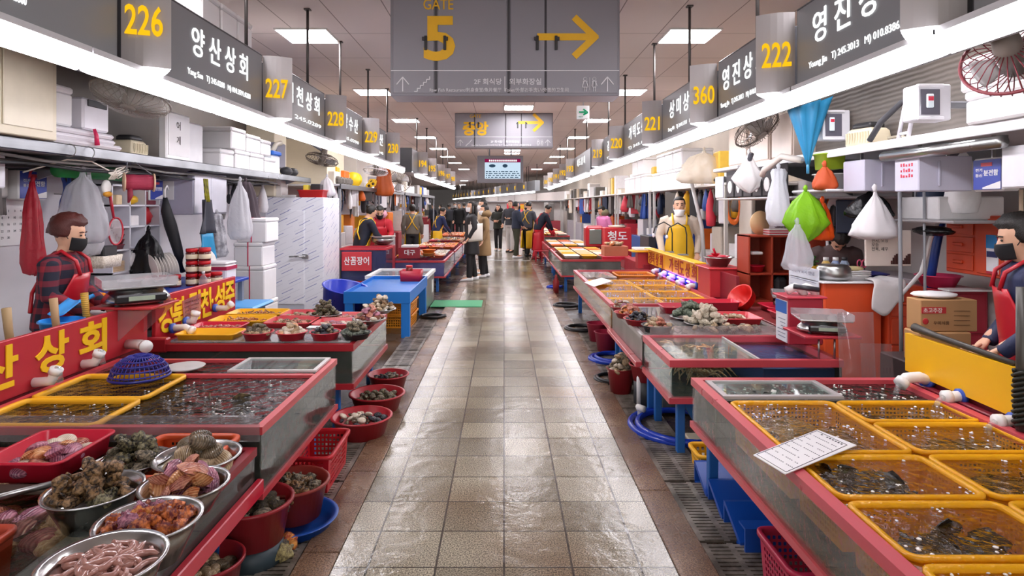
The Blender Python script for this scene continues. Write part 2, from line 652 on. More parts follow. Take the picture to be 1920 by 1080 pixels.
# ---------------------------------------------------------------- ceiling lights
def ceiling_light(x, y, label):
    t = T('ceiling_light', label, 'ceiling light', (x, y, 3.585), 'square ceiling light panels')
    B = MB()
    for a in (-.3, .285):
        B.bx(x + a, x + a + .015, y - .3, y + .3, 3.58, 3.6)
        B.bx(x - .3, x + .3, y + a, y + a + .015, 3.58, 3.6)
    B.build('frame', P('#d9d5d2', .5), t)
    MB().bx(x - .285, x + .285, y - .285, y + .285, 3.59, 3.598).build('diffuser', emis('#fffaff', PANEL_E, 'lit_diffuser'), t)
    return t


for row, x0, nm in ((0, -2.3, 'left'), (1, 2.17, 'right')):
    base = None
    for k in range(8):
        y = 3.65 + k * 3.62
        lb = 'square lit ceiling panel, %s one in the %s row of the ceiling' % (ORD[k], nm)
        base = ceiling_light(x0, y, lb) if base is None else dup(base, (x0, y, 3.585), lb)
for k, y in enumerate((12.6, 22.4, 23.6)):
    ceiling_light(.3, y, 'square lit ceiling panel, %s one in the row over the middle of the walkway' % ORD[k])
for k, (x, y) in enumerate(((-3.5, 30), (-8.5, 42), (-3.2, 50), (1.8, 34), (-.6, 39), (-6, 35), (-5, 42), (-9, 52), (.5, 29), (-2.2, 34), (-12, 60), (-4, 60))):  # extra panels added to brighten the far hall
    ceiling_light(x, y, 'square lit ceiling panel added to brighten the far hall, %s of the scattered ones' % ORD[k])

# ---------------------------------------------------------------- the rows of shop signs
FRAME = P('#3b3b3f', .35)
FACE = P('#878a8d', .35, var=.06, vs=1.2)
LETW = emis('#ffffff', .4, 'backlit_white')
LETY = emis('#ffc21a', .3, 'backlit_yellow')
BOXM = P('#b3aeae', .4, var=.05, vs=1)
BOXL = emis('#fbf8ff', 3.2, 'backlit_panel')
TUBEM = emis('#fbf7ff', TUBE_E, 'lit_tube')


def sign_panel(side, y0, y1, label, title=None, sub=None, ty=None, tw=None, far=False):
    sx = -1.95 if side == 'L' else 1.82
    d = FX[side][1]
    x0, x1 = sorted((sx, sx - d * .28))
    t = T('shop_sign', label, 'shop sign', ((x0 + x1) / 2, (y0 + y1) / 2, 2.31), 'hanging shop signs')
    MB().bx(x0, x1, y0, y1, 2.31, 2.82, .008).build('cabinet', FRAME, t)
    MB().bx(sx - d * .005, sx + d * .004, y0 + .02, y1 - .02, 2.33, 2.80).build('face', FACE, t)
    rt = FX[side][0]
    if title:
        MB().text('\u2009 '.join(title).replace('\u2009', ''), (sx + d * .006, ty, 2.635), rt, UP, tw, .185, .004, .008).build('lettering', LETW, t)
    if sub:
        MB().text(sub, (sx + d * .006, ty, 2.425), rt, UP, tw * 1.12, .05, .003, 0).build('small_lettering', LETW, t)
    return t


def number_box(side, y, num, label):
    sx = -1.95 if side == 'L' else 1.82
    d = FX[side][1]
    t = T('number_box', label, 'stall number', (sx, y + .15, 2.31), 'stall number boxes')
    pts = []
    for i in range(7):
        u = i / 6
        pts.append((sx + d * .21 * u, y + .085 * u + -.028 * math.sin(pi * u)))
    for i in range(1, 7):
        u = i / 6
        pts.append((sx + d * .21 * (1 - u), y + .085 + .22 * u + .02 * math.sin(pi * u)))
    if d < 0:
        pts = pts[::-1]
    MB().prism(pts, 2.312, 2.81).build('housing', BOXM, t)
    cx = sum(p[0] for p in pts) / len(pts)
    cy = sum(p[1] for p in pts) / len(pts)
    MB().prism([(cx + (p[0] - cx) * .93, cy + (p[1] - cy) * .93) for p in pts], 2.304, 2.312).build('light_panel', BOXL, t)
    rt = Vector((.21, .085 * d, 0)) if d > 0 else Vector((.21, -.085, 0))
    MB().text(num, (sx + d * .11, y + .012, 2.545), rt, UP, .172, .155, .006, .014).build('numerals', LETY, t)
    return t


def tube_light(side, y, label):
    sx = (-1.95 if side == 'L' else 1.82) + .05 * FX[side][1]
    t = T('tube_light', label, 'tube light', (sx, y + .62, 2.2), 'tube lights under the shop signs')
    MB().bx(sx - .05, sx + .05, y, y + 1.25, 2.285, 2.312).build('batten', P('#cfcfd2', .4), t)
    m = MB()
    sec = [(-.045, 2.284), (-.05, 2.255), (-.036, 2.216), (0, 2.2), (.036, 2.216), (.05, 2.255), (.045, 2.284)]
    rs = []
    for yy, k in ((y + .012, .5), (y + .035, 1), (y + 1.215, 1), (y + 1.238, .5)):
        rs.append([(sx + a * k, yy, 2.284 - (2.284 - z) * k) for a, z in sec])
    m.rings(rs)
    m.build('diffuser', TUBEM, t)
    return t


LS = [3.15, 5.0, 6.75, 8.55, 10.25]
RS = [2.43, 3.87, 5.28, 7.13, 9.4, 11.3]
sign_panel('L', 1.3, 3.13, 'grey hanging shop sign at the top left corner with a phone number ending 5300', '식', '.1103   M) 010.4696.5300', 2.36, .28)
bpy.data.objects['small_lettering'].name = 'small_lettering'
sign_panel('L', 3.46, 4.99, 'grey hanging shop sign reading 양산상회 between number boxes 226 and 227', '양산상회', 'Yang San   T) 245.0288   M) 010.3591.0288', 4.27, .84)
sign_panel('L', 5.3, 6.73, 'grey hanging shop sign ending in 천상회 between number boxes 227 and 228', '김천상회', 'T) 245.0289', 6.02, .98)
sign_panel('L', 7.06, 8.52, 'grey hanging shop sign ending in 랑수산 between number boxes 228 and 229', '사랑수산', 'T) 245.0290', 7.72, 1.0)
sign_panel('L', 8.86, 10.2, 'grey hanging shop sign ending in 산 between number boxes 229 and 230', '수산', 'T) 245', 9.62, .6)
sign_panel('L', 10.56, 11.6, 'blank grey hanging sign at the end of the near left row behind box 230')
sign_panel('R', 1.2, 2.41, 'grey hanging shop sign at the top right corner mostly outside the view')
sign_panel('R', 2.76, 3.85, 'grey hanging shop sign reading 영진상 nearest on the right, beside number box 222', '영진상회', 'Young Jin   T) 245.3013   M) 010.8386.3013', 3.2, .86)
sign_panel('R', 4.2, 5.26, 'grey hanging shop sign reading 영진상 between number boxes 222 and 360', '영진상회', 'Young Jin   T) 245.3013   M) 010.8386.3013', 4.72, .82)
sign_panel('R', 5.6, 7.11, 'grey hanging shop sign reading 상미상 between number boxes 360 and 221', '상미상회', 'Sang Mi   T) 244.1731   M) 010.8', 6.3, .95)
sign_panel('R', 7.46, 9.38, 'grey hanging shop sign reading 가덕도상 between number boxes 221 and 220', '가덕도상회', 'T) 245.0321', 8.35, 1.25)
sign_panel('R', 9.72, 11.28, 'grey hanging shop sign starting with 경북 between number boxes 220 and 219', '경북상회', 'T) 245.30', 10.3, 1.1)
sign_panel('R', 11.62, 12.4, 'blank grey hanging sign behind number box 219 at the end of the near right row')
for y, s in zip(LS, (226, 227, 228, 229, 230)):
    number_box('L', y, str(s), 'grey curved number box reading %d in yellow on the left row of signs' % s)
for y, s in zip(RS, ('223', '222', '360', '221', '220', '219')):
    number_box('R', y, s, 'grey curved number box reading %s in yellow on the right row of signs' % s if s != '223' else 'grey number box cut off at the top right corner with a glowing underside')
for k in range(8):
    tube_light('L', 1.53 + k * 1.26, 'glowing white tube light, %s under the near left row of signs' % ORD[k])
    tube_light('R', 1.23 + k * 1.24, 'glowing white tube light, %s under the near right row of signs' % ORD[k])
tube_light('R', 1.23 + 8 * 1.24, 'glowing white tube light at the far end of the near right row of signs')
for k, (a, b) in enumerate(((13.1, 14.0), (14.4, 15.8), (16.2, 18.2), (18.6, 20.1), (20.5, 22.0), (22.4, 24.0))):
    sign_panel('L', a, b, 'grey hanging sign, %s in the far left row beside boxes 194 to 198' % ORD[k])
for y, s in zip((14.03, 15.85, 18.25, 20.15, 22.05), (194, 195, 196, 197, 198)):
    number_box('L', y, str(s), 'small grey number box reading %d in the far left row of signs' % s)
sign_panel('R', 13.0, 15.9, 'grey hanging sign with white lettering nearest in the far right row', '제도상회', None, 14.6, 1.5)
for k, (a, b) in enumerate(((16.4, 17.9), (18.3, 20.2), (20.7, 22.7), (23.2, 25.3))):
    sign_panel('R', a, b, 'grey hanging sign beyond number box %d in the far right row' % (193 - k))
for y, s in zip((16.0, 18.0, 20.3, 22.8, 25.1), (193, 192, 191, 190, 189)):
    number_box('R', y, str(s), 'small grey number box reading %d in the far right row of signs' % s)
for k in range(8):
    tube_light('L', 13.4 + k * 1.28, 'glowing tube light, %s under the far left row of signs' % ORD[k])
    tube_light('R', 13.0 + k * 1.45, 'glowing tube light, %s under the far right row of signs' % ORD[k])
for sd, x, ya, yb in (('near left', -2.09, 1.3, 11.6), ('far left', -2.09, 13.1, 24.0), ('near right', 1.96, 1.2, 12.4), ('far right', 1.96, 13.0, 25.4)):
    one(MB().bx(x - .13, x + .13, ya, yb, 2.3, 2.312), 'sign_rail', P('#6f6c6c', .4, metal=.5), 'long flat metal rail under the %s row of shop signs' % sd, 'rail')
rods = MB().tube([(0, 0, 0), (0, 0, .8)], .014, 8).bx(-.03, .03, -.03, .03, .775, .79)
rod_me = mesh(rods, 'hanger_rod', P('#55504e', .4, metal=.6))
for sd, x, ys in (('left', -2.0, (4.8, 6.3, 7.55, 9.1, 10.6, 14.2, 16, 18.3, 20.2, 22)), ('right', 1.86, (4.54, 6.2, 7.65, 9.5, 11, 13.9, 16.2, 18.2, 20.5))):
    for k, y in enumerate(ys):
        put(rod_me, 'hanger_rod', 'thin metal rod hanging the signs from the ceiling, %s on the %s row' % (ORD[k], sd), 'hanger rod', 'rods holding up the sign rows', (x, y, 2.81))

# far row of signs that crosses the hall
p0, p1 = Vector((1.5, 30, 0)), Vector((-9, 84, 0))
dirv = (p1 - p0).normalized()
right_v = -dirv if dirv.x > 0 else dirv
for k in range(16):
    a = p0 + dirv * (k * 2.2)
    b = p0 + dirv * (k * 2.2 + 1.75)
    lb = 'small grey sign, %s in the row crossing the far hall' % ORD[k]
    t = T('shop_sign', lb, 'shop sign', (a + b) / 2 + Vector((0, 0, 2.31)), 'signs crossing the far hall')
    nrm = Vector((-dirv.y, dirv.x, 0))
    if nrm.y > 0: nrm = -nrm
    for nm, p, q, o0, o1, mm in (('cabinet', a, b, 0, -.25, FACE), ('number_panel', b, b + dirv * .45, .1, -.2, BOXM)):
        mbx = MB()
        c4 = [p + nrm * o0, q + nrm * o0, q + nrm * o1, p + nrm * o1]
        mbx.prism([(v.x, v.y) for v in c4], 2.3, 2.82)
        mbx.build(nm, mm, t)
    MB().text(str(188 - k), b + dirv * .22 + nrm * .104 + Vector((0, 0, 2.56)), -nrm.cross(UP) if False else Vector((0, 0, 1)).cross(nrm), UP, .3, .2, .004, .012).build('numerals', LETY, t)
    for q in (a, b):
        if k % 1 == 0: put(rod_me, 'hanger_rod', 'thin rod holding the row of signs that crosses the far hall', 'hanger rod', 'rods of the crossing sign row', q - nrm * .1 + Vector((0, 0, 2.81)))
    t2 = T('tube_light', 'glowing tube light below the %s sign crossing the far hall' % ORD[k], 'tube light', (a + Vector((0, 0, 2.2))), 'tube lights of the crossing row')
    q = a + dirv * 2.15
    c4 = [a + nrm * .12, q + nrm * .12, q - nrm * .0, a]
    MB().prism([(v.x, v.y) for v in c4], 2.21, 2.29).build('diffuser', TUBEM, t2)
    MB().prism([(v.x, v.y) for v in c4], 2.291, 2.305).build('batten', P('#cfcfd2', .4), t2)


# ---------------------------------------------------------------- overhead direction signs
def gate_sign(y, px0, px1, py0, py1, label, k, words):
    """cabinet sign hung under the ceiling; k is the picture scale of its design"""
    gx = lambda p: X(p, y)
    gz = lambda p: Z(p, y)
    t = T('direction_sign', label, 'direction sign', ((gx(px0) + gx(px1)) / 2, y + .18, gz(py1)))
    MB().bx(gx(px0), gx(px1), y, y + .36, gz(py1), min(3.6, gz(py0)), .006).build('cabinet', P('#817f86', .4, var=.05), t)
    w = px1 - px0
    GM = P('#88868d', .38, var=.05, vs=2)
    YL, WL = P('#e0ac12', .5), P('#d4d2d6', .5)
    fr = y - .012
    hz = {}
    for a, b in ((.012, .19), (.207, .508), (.524, .672), (.681, .99)):
        d = MB().bx(gx(px0 + a * w), gx(px0 + b * w), fr, y, gz(py1 - .012 * w), min(3.59, gz(py0 + 2)), .004).build('door', GM, t)
        hx = px0 + w * (.155 if a < .1 else .238 if a < .3 else .64 if a < .6 else .722)
        hm = MB().bx(gx(hx - 2.6 * k), gx(hx + 2.6 * k), fr - .02, fr, gz(py1 - 85 * k), gz(py1 - 112 * k), .004)
        hm.bx(gx(hx - (6 if a < .1 or .5 < a < .6 else -1) * k), gx(hx + (-1 if a < .1 or .5 < a < .6 else 6) * k), fr - .035, fr - .018, gz(py1 - 102 * k), gz(py1 - 109 * k), .003)
        hm.build('handle', DARK, d)
    for a in (.1985, .516, .6765):
        MB().bx(gx(px0 + (a - .004) * w), gx(px0 + (a + .004) * w), fr + .004, y, gz(py1 - .012 * w), min(3.59, gz(py0 + 2))).build('door_seam', P('#3a383c', .6), t)
    L = MB()
    F = lambda x, yy: (gx(px0 + x * w), fr - .003, gz(py1 - yy * k))
    for s_, x, yy, ww, hh, b in words['y']:
        L.text(s_, F(x, yy), RIGHT, UP, gx(ww * k) - gx(0), (hh * k) * y / FPX, .003, b)
    L.build('yellow_lettering', YL, t)
    L = MB()
    # arrow
    lay = [0]

    def bar(mb, x0, y0, x1, y1, th):
        lay[0] += .00015
        a, b = Vector(F(x0, y0)) - Vector((0, lay[0], 0)), Vector(F(x1, y1)) - Vector((0, lay[0], 0))
        d = (b - a).normalized()
        nn = Vector((d.z, 0, -d.x)) * th * k * y / FPX / 2
        v = [a + nn, b + nn, b - nn, a - nn]
        mb.add([tuple(p) for p in v] + [(p.x, p.y - .003, p.z) for p in v], [(4, 5, 6, 7), (0, 4, 7, 3), (1, 2, 6, 5), (0, 1, 5, 4), (3, 7, 6, 2)])
    bar(L, .64, 110, .895, 110, 13)
    bar(L, .80, 147, .898, 107, 13)
    bar(L, .80, 73, .898, 113, 13)
    L.build('yellow_arrow', YL, t)
    Wm = MB()
    bar(Wm, 0.004, 47, .996, 47, 1.8)
    for x in (.055, .945):
        bar(Wm, x, 8, x, 34, 1.8)
        bar(Wm, x - .027, 21, x, 35, 1.8)
        bar(Wm, x + .027, 21, x, 35, 1.8)
    for i in range(5):
        bar(Wm, .105 + i * .0135, 8 + i * 5.6, .1185 + i * .0135, 8 + i * 5.6, 1.8)
        bar(Wm, .1185 + i * .0135, 8 + i * 5.6, .1185 + i * .0135, 13.6 + i * 5.6, 1.8)
    bar(Wm, .499, 8, .499, 36, 1.5)
    for x, wd in ((.848, 1), (.888, 0)):
        c0 = F(x, 31.5)
        rr = 3.2 * k * y / FPX
        Wm.tube([(c0[0] + rr * math.cos(a * pi / 6), fr - .003, c0[2] + rr * math.sin(a * pi / 6)) for a in range(12)], .5 * k * y / FPX, 5, loop=True)
        bt = .013 if wd else .008
        for s2 in (-1, 1):
            bar(Wm, x + s2 * .006, 27, x + s2 * .012, 18, .9)
            bar(Wm, x + s2 * .005, 26, x + s2 * (bt if wd else .007), 16, .9)
            bar(Wm, x + s2 * .004, 16, x + s2 * .004, 8, .9)
        bar(Wm, x - .01, 27, x + .01, 27, .9)
        bar(Wm, x - bt, 16, x + bt, 16, .9)
    bar(Wm, .868, 10, .868, 34, .7)
    for s_, x, yy, ww, hh, b in words['w']:
        Wm.text(s_, F(x, yy), RIGHT, UP, gx(ww * k) - gx(0), hh * k * y / FPX, .003, b)
    Wm.build('white_lettering', WL, t)
    return t


small = [('2F 회식당', .425, 26.5, 52, 11.5, .012), ('외부화장실', .588, 26.5, 60, 12, .012), ('Raw Fish Restaurant/刺身食堂/魚片餐厅', .328, 11, 134, 8, .004), ('Toilet/外部お手洗い/外面的卫生间', .636, 11, 120, 8, .004)]
gate_sign(6.0, 732, 1162, -4, 180, 'grey overhead cabinet sign reading GATE 5 with yellow arrow, nearest over the walkway', 1.0,
          {'y': [('GATE', .21, 171, 56, 20, .006), ('5', .215, 107, 59, 84, .03)], 'w': small})
gate_sign(13.4, 853, 1037, 211, 277, 'grey overhead cabinet sign reading 중앙 with yellow arrow, behind the GATE 5 sign', .428,
          {'y': [('중앙', .21, 84, 112, 62, .04), ('GATE', .21, 138, 50, 14, .006)], 'w': small})

# TV
t = T('hanging_screen', 'lit information screen in grey housing hanging over the far walkway', 'screen', (X(938, 17), 17.1, Z(343, 17)))
y = 17.0
MB().bx(X(895, y), X(981, y), y, y + .25, Z(343, y), Z(292, y), .01).build('housing', P('#77757a', .4), t)
scr = MB().bx(X(909, y), X(976, y), y - .01, y, Z(335, y), Z(298, y)).build('screen', emis('#cfe4f6', .27, 'lit_screen'), t)
MB().bx(X(909, y), X(976, y), y - .014, y - .01, Z(304.5, y), Z(298, y)).build('title_band', emis('#8a1a4a', .27, 'lit_band'), scr)
mk = MB()
for i in range(14):
    mk.bx(X(917 + i * 3.8, y), X(919.6 + i * 3.8, y), y - .017, y - .014, Z(303, y), Z(299.6, y))
mk.build('title_marks', emis('#ffffff', .3, 'lit_marks'), scr)
mk = MB()
for j in range(4):
    x = 911
    while x < 973:
        w_ = U(2, 7)
        mk.bx(X(x, y), X(min(x + w_, 975), y), y - .013, y - .01, Z(322.5 + j * 3.6, y), Z(321 + j * 3.6, y))
        x += w_ + U(1, 3)
mk.ball((X(923, y), y - .012, Z(311, y)), (.09, .004, .045)).ball((X(947, y), y - .012, Z(311, y)), (.07, .004, .05))
mk.build('picture_marks', emis('#33475c', .27, 'lit_dark_marks'), scr)
for s2 in (-.3, .3):
    MB().tube([(X(938, y) + s2, y + .12, Z(292, y)), (X(938, y) + s2, y + .12, 3.6)], .02).build('hanger', GREY, t)

# emergency exit sign
t = T('exit_sign', 'small white exit sign with green arrow hanging right of the overhead signs', 'exit sign', (X(1094, 11), 11.1, Z(223, 11)))
y = 11.0
MB().bx(X(1082, y), X(1105, y), y, y + .08, Z(223, y), Z(198, y), .006).build('housing', P('#e8e8ea', .4), t)
MB().text('→', (X(1094, y), y - .003, Z(210, y)), RIGHT, UP, .16, .12, .003, .03).build('arrow', emis('#12875a', .3, 'lit_green'), t)
MB().text('비상구', (X(1089, y), y - .003, Z(219, y)), RIGHT, UP, .07, .025, .003).build('lettering', emis('#12875a', .3, 'lit_green'), t)
MB().bx(X(1093, y), X(1095, y), y + .03, y + .05, Z(198, y), 3.6).build('hanger', GREY, t)


# ---------------------------------------------------------------- containers
def loop(mb, c, w, d, r, prof, n=4, sm=True, cap=True):
    rs = []
    for o, z in prof:
        rs.append([(c[0] + x, c[1] + y, c[2] + z) for x, y in rrect(w + 2 * o, d + 2 * o, max(.004, r + o), n)])
    return mb.rings(rs, True, cap, sm)


def ring4(mb, x0, x1, y0, y1, z0, z1, t):
    """mitred rectangular frame"""
    o = [(x0, y0), (x1, y0), (x1, y1), (x0, y1)]
    i = [(x0 + t, y0 + t), (x1 - t, y0 + t), (x1 - t, y1 - t), (x0 + t, y1 - t)]
    v = [(x, y, z) for z in (z0, z1) for q in (o, i) for x, y in q]
    f = []
    for k in range(4):
        n = (k + 1) % 4
        f += [(k, n, 8 + n, 8 + k), (4 + n, 4 + k, 12 + k, 12 + n), (8 + k, 8 + n, 12 + n, 12 + k), (n, k, 4 + k, 4 + n)]
    return mb.add(v, f)


def crate(c, w, d, h, m, label, name='perforated_crate', cat='crate', group=None, fine=1.0, rim=.02, vis=None):
    """open plastic crate with perforated walls; c is the middle of its underside"""
    t = T(name, label, cat, c, group)
    B = MB()
    tp = .012
    nu, nv, nd = max(4, int(w / .022 * fine)), max(3, int(h / .024 * fine)), max(4, int(d / .022 * fine))
    x0, x1, y0, y1, z0, z1 = c[0] - w / 2, c[0] + w / 2, c[1] - d / 2, c[1] + d / 2, c[2], c[2] + h
    a = [(x0 + tp, y0 + tp, z0), (x1 - tp, y0 + tp, z0), (x1 - tp, y1 - tp, z0), (x0 + tp, y1 - tp, z0)]
    b = [(x0, y0, z1), (x1, y0, z1), (x1, y1, z1), (x0, y1, z1)]
    for i in range(4):
        j = (i + 1) % 4
        B.perf(a[i], a[j], b[j], b[i], nu if i % 2 == 0 else nd, nv, .1, .55, 0)
    B.perf(a[0], a[1], a[2], a[3], nu, nd, .06, .5, 0)
    B.build('wall', m, t)
    Rm = MB()
    loop(Rm, (c[0], c[1], z1), w, d, .03, [(-.004, -.012), (rim, -.012), (rim, .004), (rim * .6, .008), (0, .006), (-.005, 0), (-.004, -.012)], cap=False)
    Rm.build('rim', m, t)
    return t


def tray(c, w, d, h, m, label, group=None, name='tray', cat='tray', taper=.02, r=.03, rim=.014, cap=True):
    B = MB()
    loop(B, (c[0], c[1], c[2]), w, d, r, [(-taper, 0), (-.002, h - .004), (rim, h - .004), (rim, h + .002), (rim * .5, h + .005), (-.004, h + .002), (-taper - .003, .005)])
    return one(B, name, m, label, cat, group)


def basin(c, r, h, m, label, group=None, name='basin', cat='basin', base=.78, n=36, lip=.06):
    B = MB()
    B.lathe([(r * base, 0), (r * .97, h * .93), (r * (1 + lip), h * .95), (r * (1 + lip), h), (r * (1 + lip * .4), h * 1.03), (r * .955, h), (r * base * .97, .008)], c, n)
    return one(B, name, m, label, cat, group)


# ---------------------------------------------------------------- sea food meshes, about one unit long
def ridged(rx, ry, rz, ribs, amp):
    def fn(d):
        return 1 + amp * math.sin(ribs * math.atan2(d.y, d.x + .9)) * max(0, 1 - abs(d.z) * .8)
    return MB().ball((0, 0, 0), (rx, ry, rz), 26, 12, fn=fn)


def noisy(r, amp, sc, n=18, m=12, seed=0):
    return MB().ball((0, 0, 0), r, n, m, fn=lambda d: 1 + amp * noise.noise(d * sc + Vector((seed, 0, 0))) + amp * .5 * noise.noise(d * sc * 2.3 + Vector((0, seed, 0))))


def clam_mb(k=0):
    B = MB()
    for s in (1, -1):
        def fn(d, s=s): return 1 + .02 * math.sin(d.x * 24)
        B.sheet(lambda u, v: (.5 * math.cos(2 * pi * u) * math.sin(pi / 2 * v) * (1 - .12 * math.sin(2 * pi * u)), .44 * math.sin(2 * pi * u) * math.sin(pi / 2 * v) - .06 * v * v,
                              s * (.27 * math.cos(pi / 2 * v) * (1 + .03 * math.sin(v * 40)) + .004)), 22, 10)
    return B


def scallop_mb():
    B = MB()
    for s in (1, -1):
        B.sheet(lambda u, v: (.62 * v * math.cos(pi * u) * (1 - .1 * v), -.35 + .85 * v * (.25 + .75 * math.sin(pi * u)),
                              s * (.2 * math.sin(pi * min(1, v * .93 + .07)) * (1 + .1 * math.cos(u * 40)) * (.4 + .6 * math.sin(pi * u)) + .01)), 30, 8)
    return B


def whelk_mb():
    B = MB()
    rs = []
    N = 40
    for i in range(N):
        u = i / (N - 1)
        rad = (.04 + .3 * u ** 1.1) * (1 - max(0, u - .72) * 2.6) * (1 + .16 * math.sin(u * 30)) + .02
        rs.append([(-.6 + 1.2 * u, rad * math.cos(2 * pi * k / 14) + .03 * math.sin(u * 15), rad * math.sin(2 * pi * k / 14) + .03 * math.cos(u * 15)) for k in range(14)])
    B.rings(rs)
    B.ball((.22, .14, .2), (.3, .12, .1), 10, 7)
    return B


def worm_mb(k=0):
    pts = [(-.5 + i / 9, .16 * math.sin(i * .8 + k), .02 * math.sin(i * 1.7)) for i in range(10)]
    return MB().tube(pts, [.03, .07, .085, .08, .088, .085, .09, .085, .07, .03], 10)


def fish_mb(flat=1.0, deep=1.0):
    B = MB()
    rs = []
    prof = [(-.5, .02, .02), (-.46, .06, .05), (-.36, .13, .085), (-.22, .175, .1), (-.05, .17, .09), (.12, .12, .065), (.27, .065, .035), (.35, .045, .02)]
    for x, hh, ww in prof:
        rs.append([(x, ww * flat * math.cos(2 * pi * k / 12), hh * deep * math.sin(2 * pi * k / 12)) for k in range(12)])
    B.rings(rs)
    fin = lambda poly, y=.008: B.add([(a, s * y, b) for s in (-1, 1) for a, b in poly], [tuple(range(len(poly))), tuple(reversed(range(len(poly), 2 * len(poly))))] + [((i + 1) % len(poly), i, i + len(poly), (i + 1) % len(poly) + len(poly)) for i in range(len(poly))])
    fin([(.33, .04), (.42, .1), (.52, .13), (.49, .0), (.52, -.12), (.42, -.09), (.33, -.04)])
    fin([(-.26, .165 * deep), (-.15, .25 * deep), (.02, .22 * deep), (.2, .14 * deep), (.2, .07 * deep), (0, .13 * deep)])
    fin([(-.02, -.14 * deep), (.08, -.2 * deep), (.2, -.13 * deep), (.18, -.06 * deep)])
    for s in (-1, 1):
        B.add([(-.22, s * .09 * flat, -.02), (-.12, s * .2, -.05), (-.06, s * .19, .0), (-.12, s * .085 * flat, .03)], [(0, 1, 2, 3)])
        B.ball((-.4, s * .07 * flat, .04), .018, 6, 5)
    return B


def crab_mb():
    B = MB().ball((0, 0, 0), (.26, .24, .1), 14, 8, fn=lambda d: 1 + .06 * noise.noise(d * 4))
    for s in (-1, 1):
        for k in range(4):
            a = R(-48 + k * 32)
            b = (s * math.cos(a), math.sin(a))
            B.tube([(b[0] * .2, b[1] * .2, 0), (b[0] * .5, b[1] * .46, .16), (b[0] * .8, b[1] * .7, .02), (b[0] * 1.0, b[1] * .86, -.14)], [.035, .032, .026, .008], 6)
        B.tube([(s * .14, .2, 0), (s * .3, .42, .08), (s * .2, .6, .05)], [.04, .045, .03], 6)
        B.tube([(s * .2, .58, .05), (s * .13, .72, .05), (s * .1, .8, .04)], [.05, .04, .01], 6)
    return B


CLAMT = bands('#6b5238', '#d2b892', 4.0, 'Y', .16)
CLAMD = bands('#2c261f', '#8e7d64', 4.4, 'Y', .16)
CLAMR = bands('#84302f', '#dc9a7e', 3.3, 'Y', .14)
CLAMP_ = bands('#5c2a46', '#c9889a', 3.3, 'Y', .14)
CLAMO = bands('#a04a22', '#eab07c', 3.3, 'Y', .14)
CLAMW = bands('#b9a68c', '#eadfcd', 4.4, 'Y', .35)
ROCK = two('#2c2821', '#a99b80', 7, .3, .8, 25)
WHELKM = two('#2a1e16', '#a07c54', 6, .14, .5, 30)
WHELKD = two('#191813', '#8f8662', 6, .18, .6, 30)
SQUIRT = two('#6e1f24', '#e8803a', 3.5, .14, .6, 30)
SQUIRTO = two('#a83226', '#f4a850', 3, .14, .6, 30)
WORM = P('#b07f74', .16, var=.18, vs=14, coat=.6)
CUKE = two('#1f1c16', '#57492e', 10, .25, .8, 40)
FISHD = two('#0a0a0b', '#262320', 9, .2, .3, 60)
FISHB = two('#3c3324', '#7a6744', 9, .3, .3, 60)
MUSS = two('#0f1013', '#3a3d46', 8, .2, .3, 40)
CRABM = two('#b87848', '#ecc8a0', 9, .4, .4, 40)
clam, scallop, whelk = mesh(clam_mb(), 'clam', CLAMT), mesh(scallop_mb(), 'scallop', CLAMR), mesh(whelk_mb(), 'whelk', WHELKM)
squirt = mesh(noisy((.5, .42, .4), .5, 3.2, 18, 12, 3), 'sea_squirt', SQUIRT)
oyster = mesh(noisy((.5, .36, .24), .55, 2.6, 16, 10, 8), 'oyster', ROCK)
cuke = mesh(noisy((.5, .2, .18), .35, 5, 22, 12, 5), 'sea_cucumber', CUKE)
mussel = mesh(MB().ball((0, 0, 0), (.5, .26, .2), 16, 9, fn=lambda d: 1 - .25 * d.x * abs(d.y) - .2 * max(0, d.x)), 'mussel', MUSS)
worms = [mesh(worm_mb(k * 1.3), 'spoon_worm', WORM) for k in range(3)]
fishm = mesh(fish_mb(), 'fish', FISHD)
flatm = mesh(fish_mb(.35, 1.7), 'flatfish', FISHB)
for _v in flatm.vertices:
    _v.co = (_v.co.x, _v.co.z, _v.co.y * .8)
eelm = mesh(MB().tube([(-.5 + i / 11, .1 * math.sin(i * .7), 0) for i in range(12)], [.01, .03, .036, .038, .038, .037, .036, .034, .03, .024, .016, .005], 8), 'eel', FISHB)
crabm = mesh(crab_mb(), 'crab', CRABM)


def heap(meshes, mats, name, label, cat, group, c, r, n, size, layers=3, ry=None, flat=.5, tilt=.6, hz=.5):
    """a mound of single pieces in layers; each one its own object"""
    ry = ry or r
    per = [max(1, int(n * w)) for w in ({1: (1,), 2: (.65, .35), 3: (.52, .32, .16), 4: (.42, .3, .18, .1)}[layers])]
    for L, q in enumerate(per):
        k = 1 - L / (layers + .6)
        a0 = U(0, 6)
        for i in range(q):
            rr = math.sqrt((i + .5) / q) * k
            a = a0 + i * 2.39996
            s = size * U(.82, 1.15)
            me = rnd.choice(meshes)
            mm = rnd.choice(mats) if mats else None
            put(me, me.name.split('.')[0] if name == 'shellfish' else name, label, me.name.split('.')[0].replace('_', ' ') if name == 'shellfish' else cat, group, (c[0] + r * rr * math.cos(a), c[1] + ry * rr * math.sin(a), c[2] + size * flat * .5 + L * size * hz),
                (U(-tilt, tilt), U(-tilt, tilt), U(0, 6.28)), s, mm)


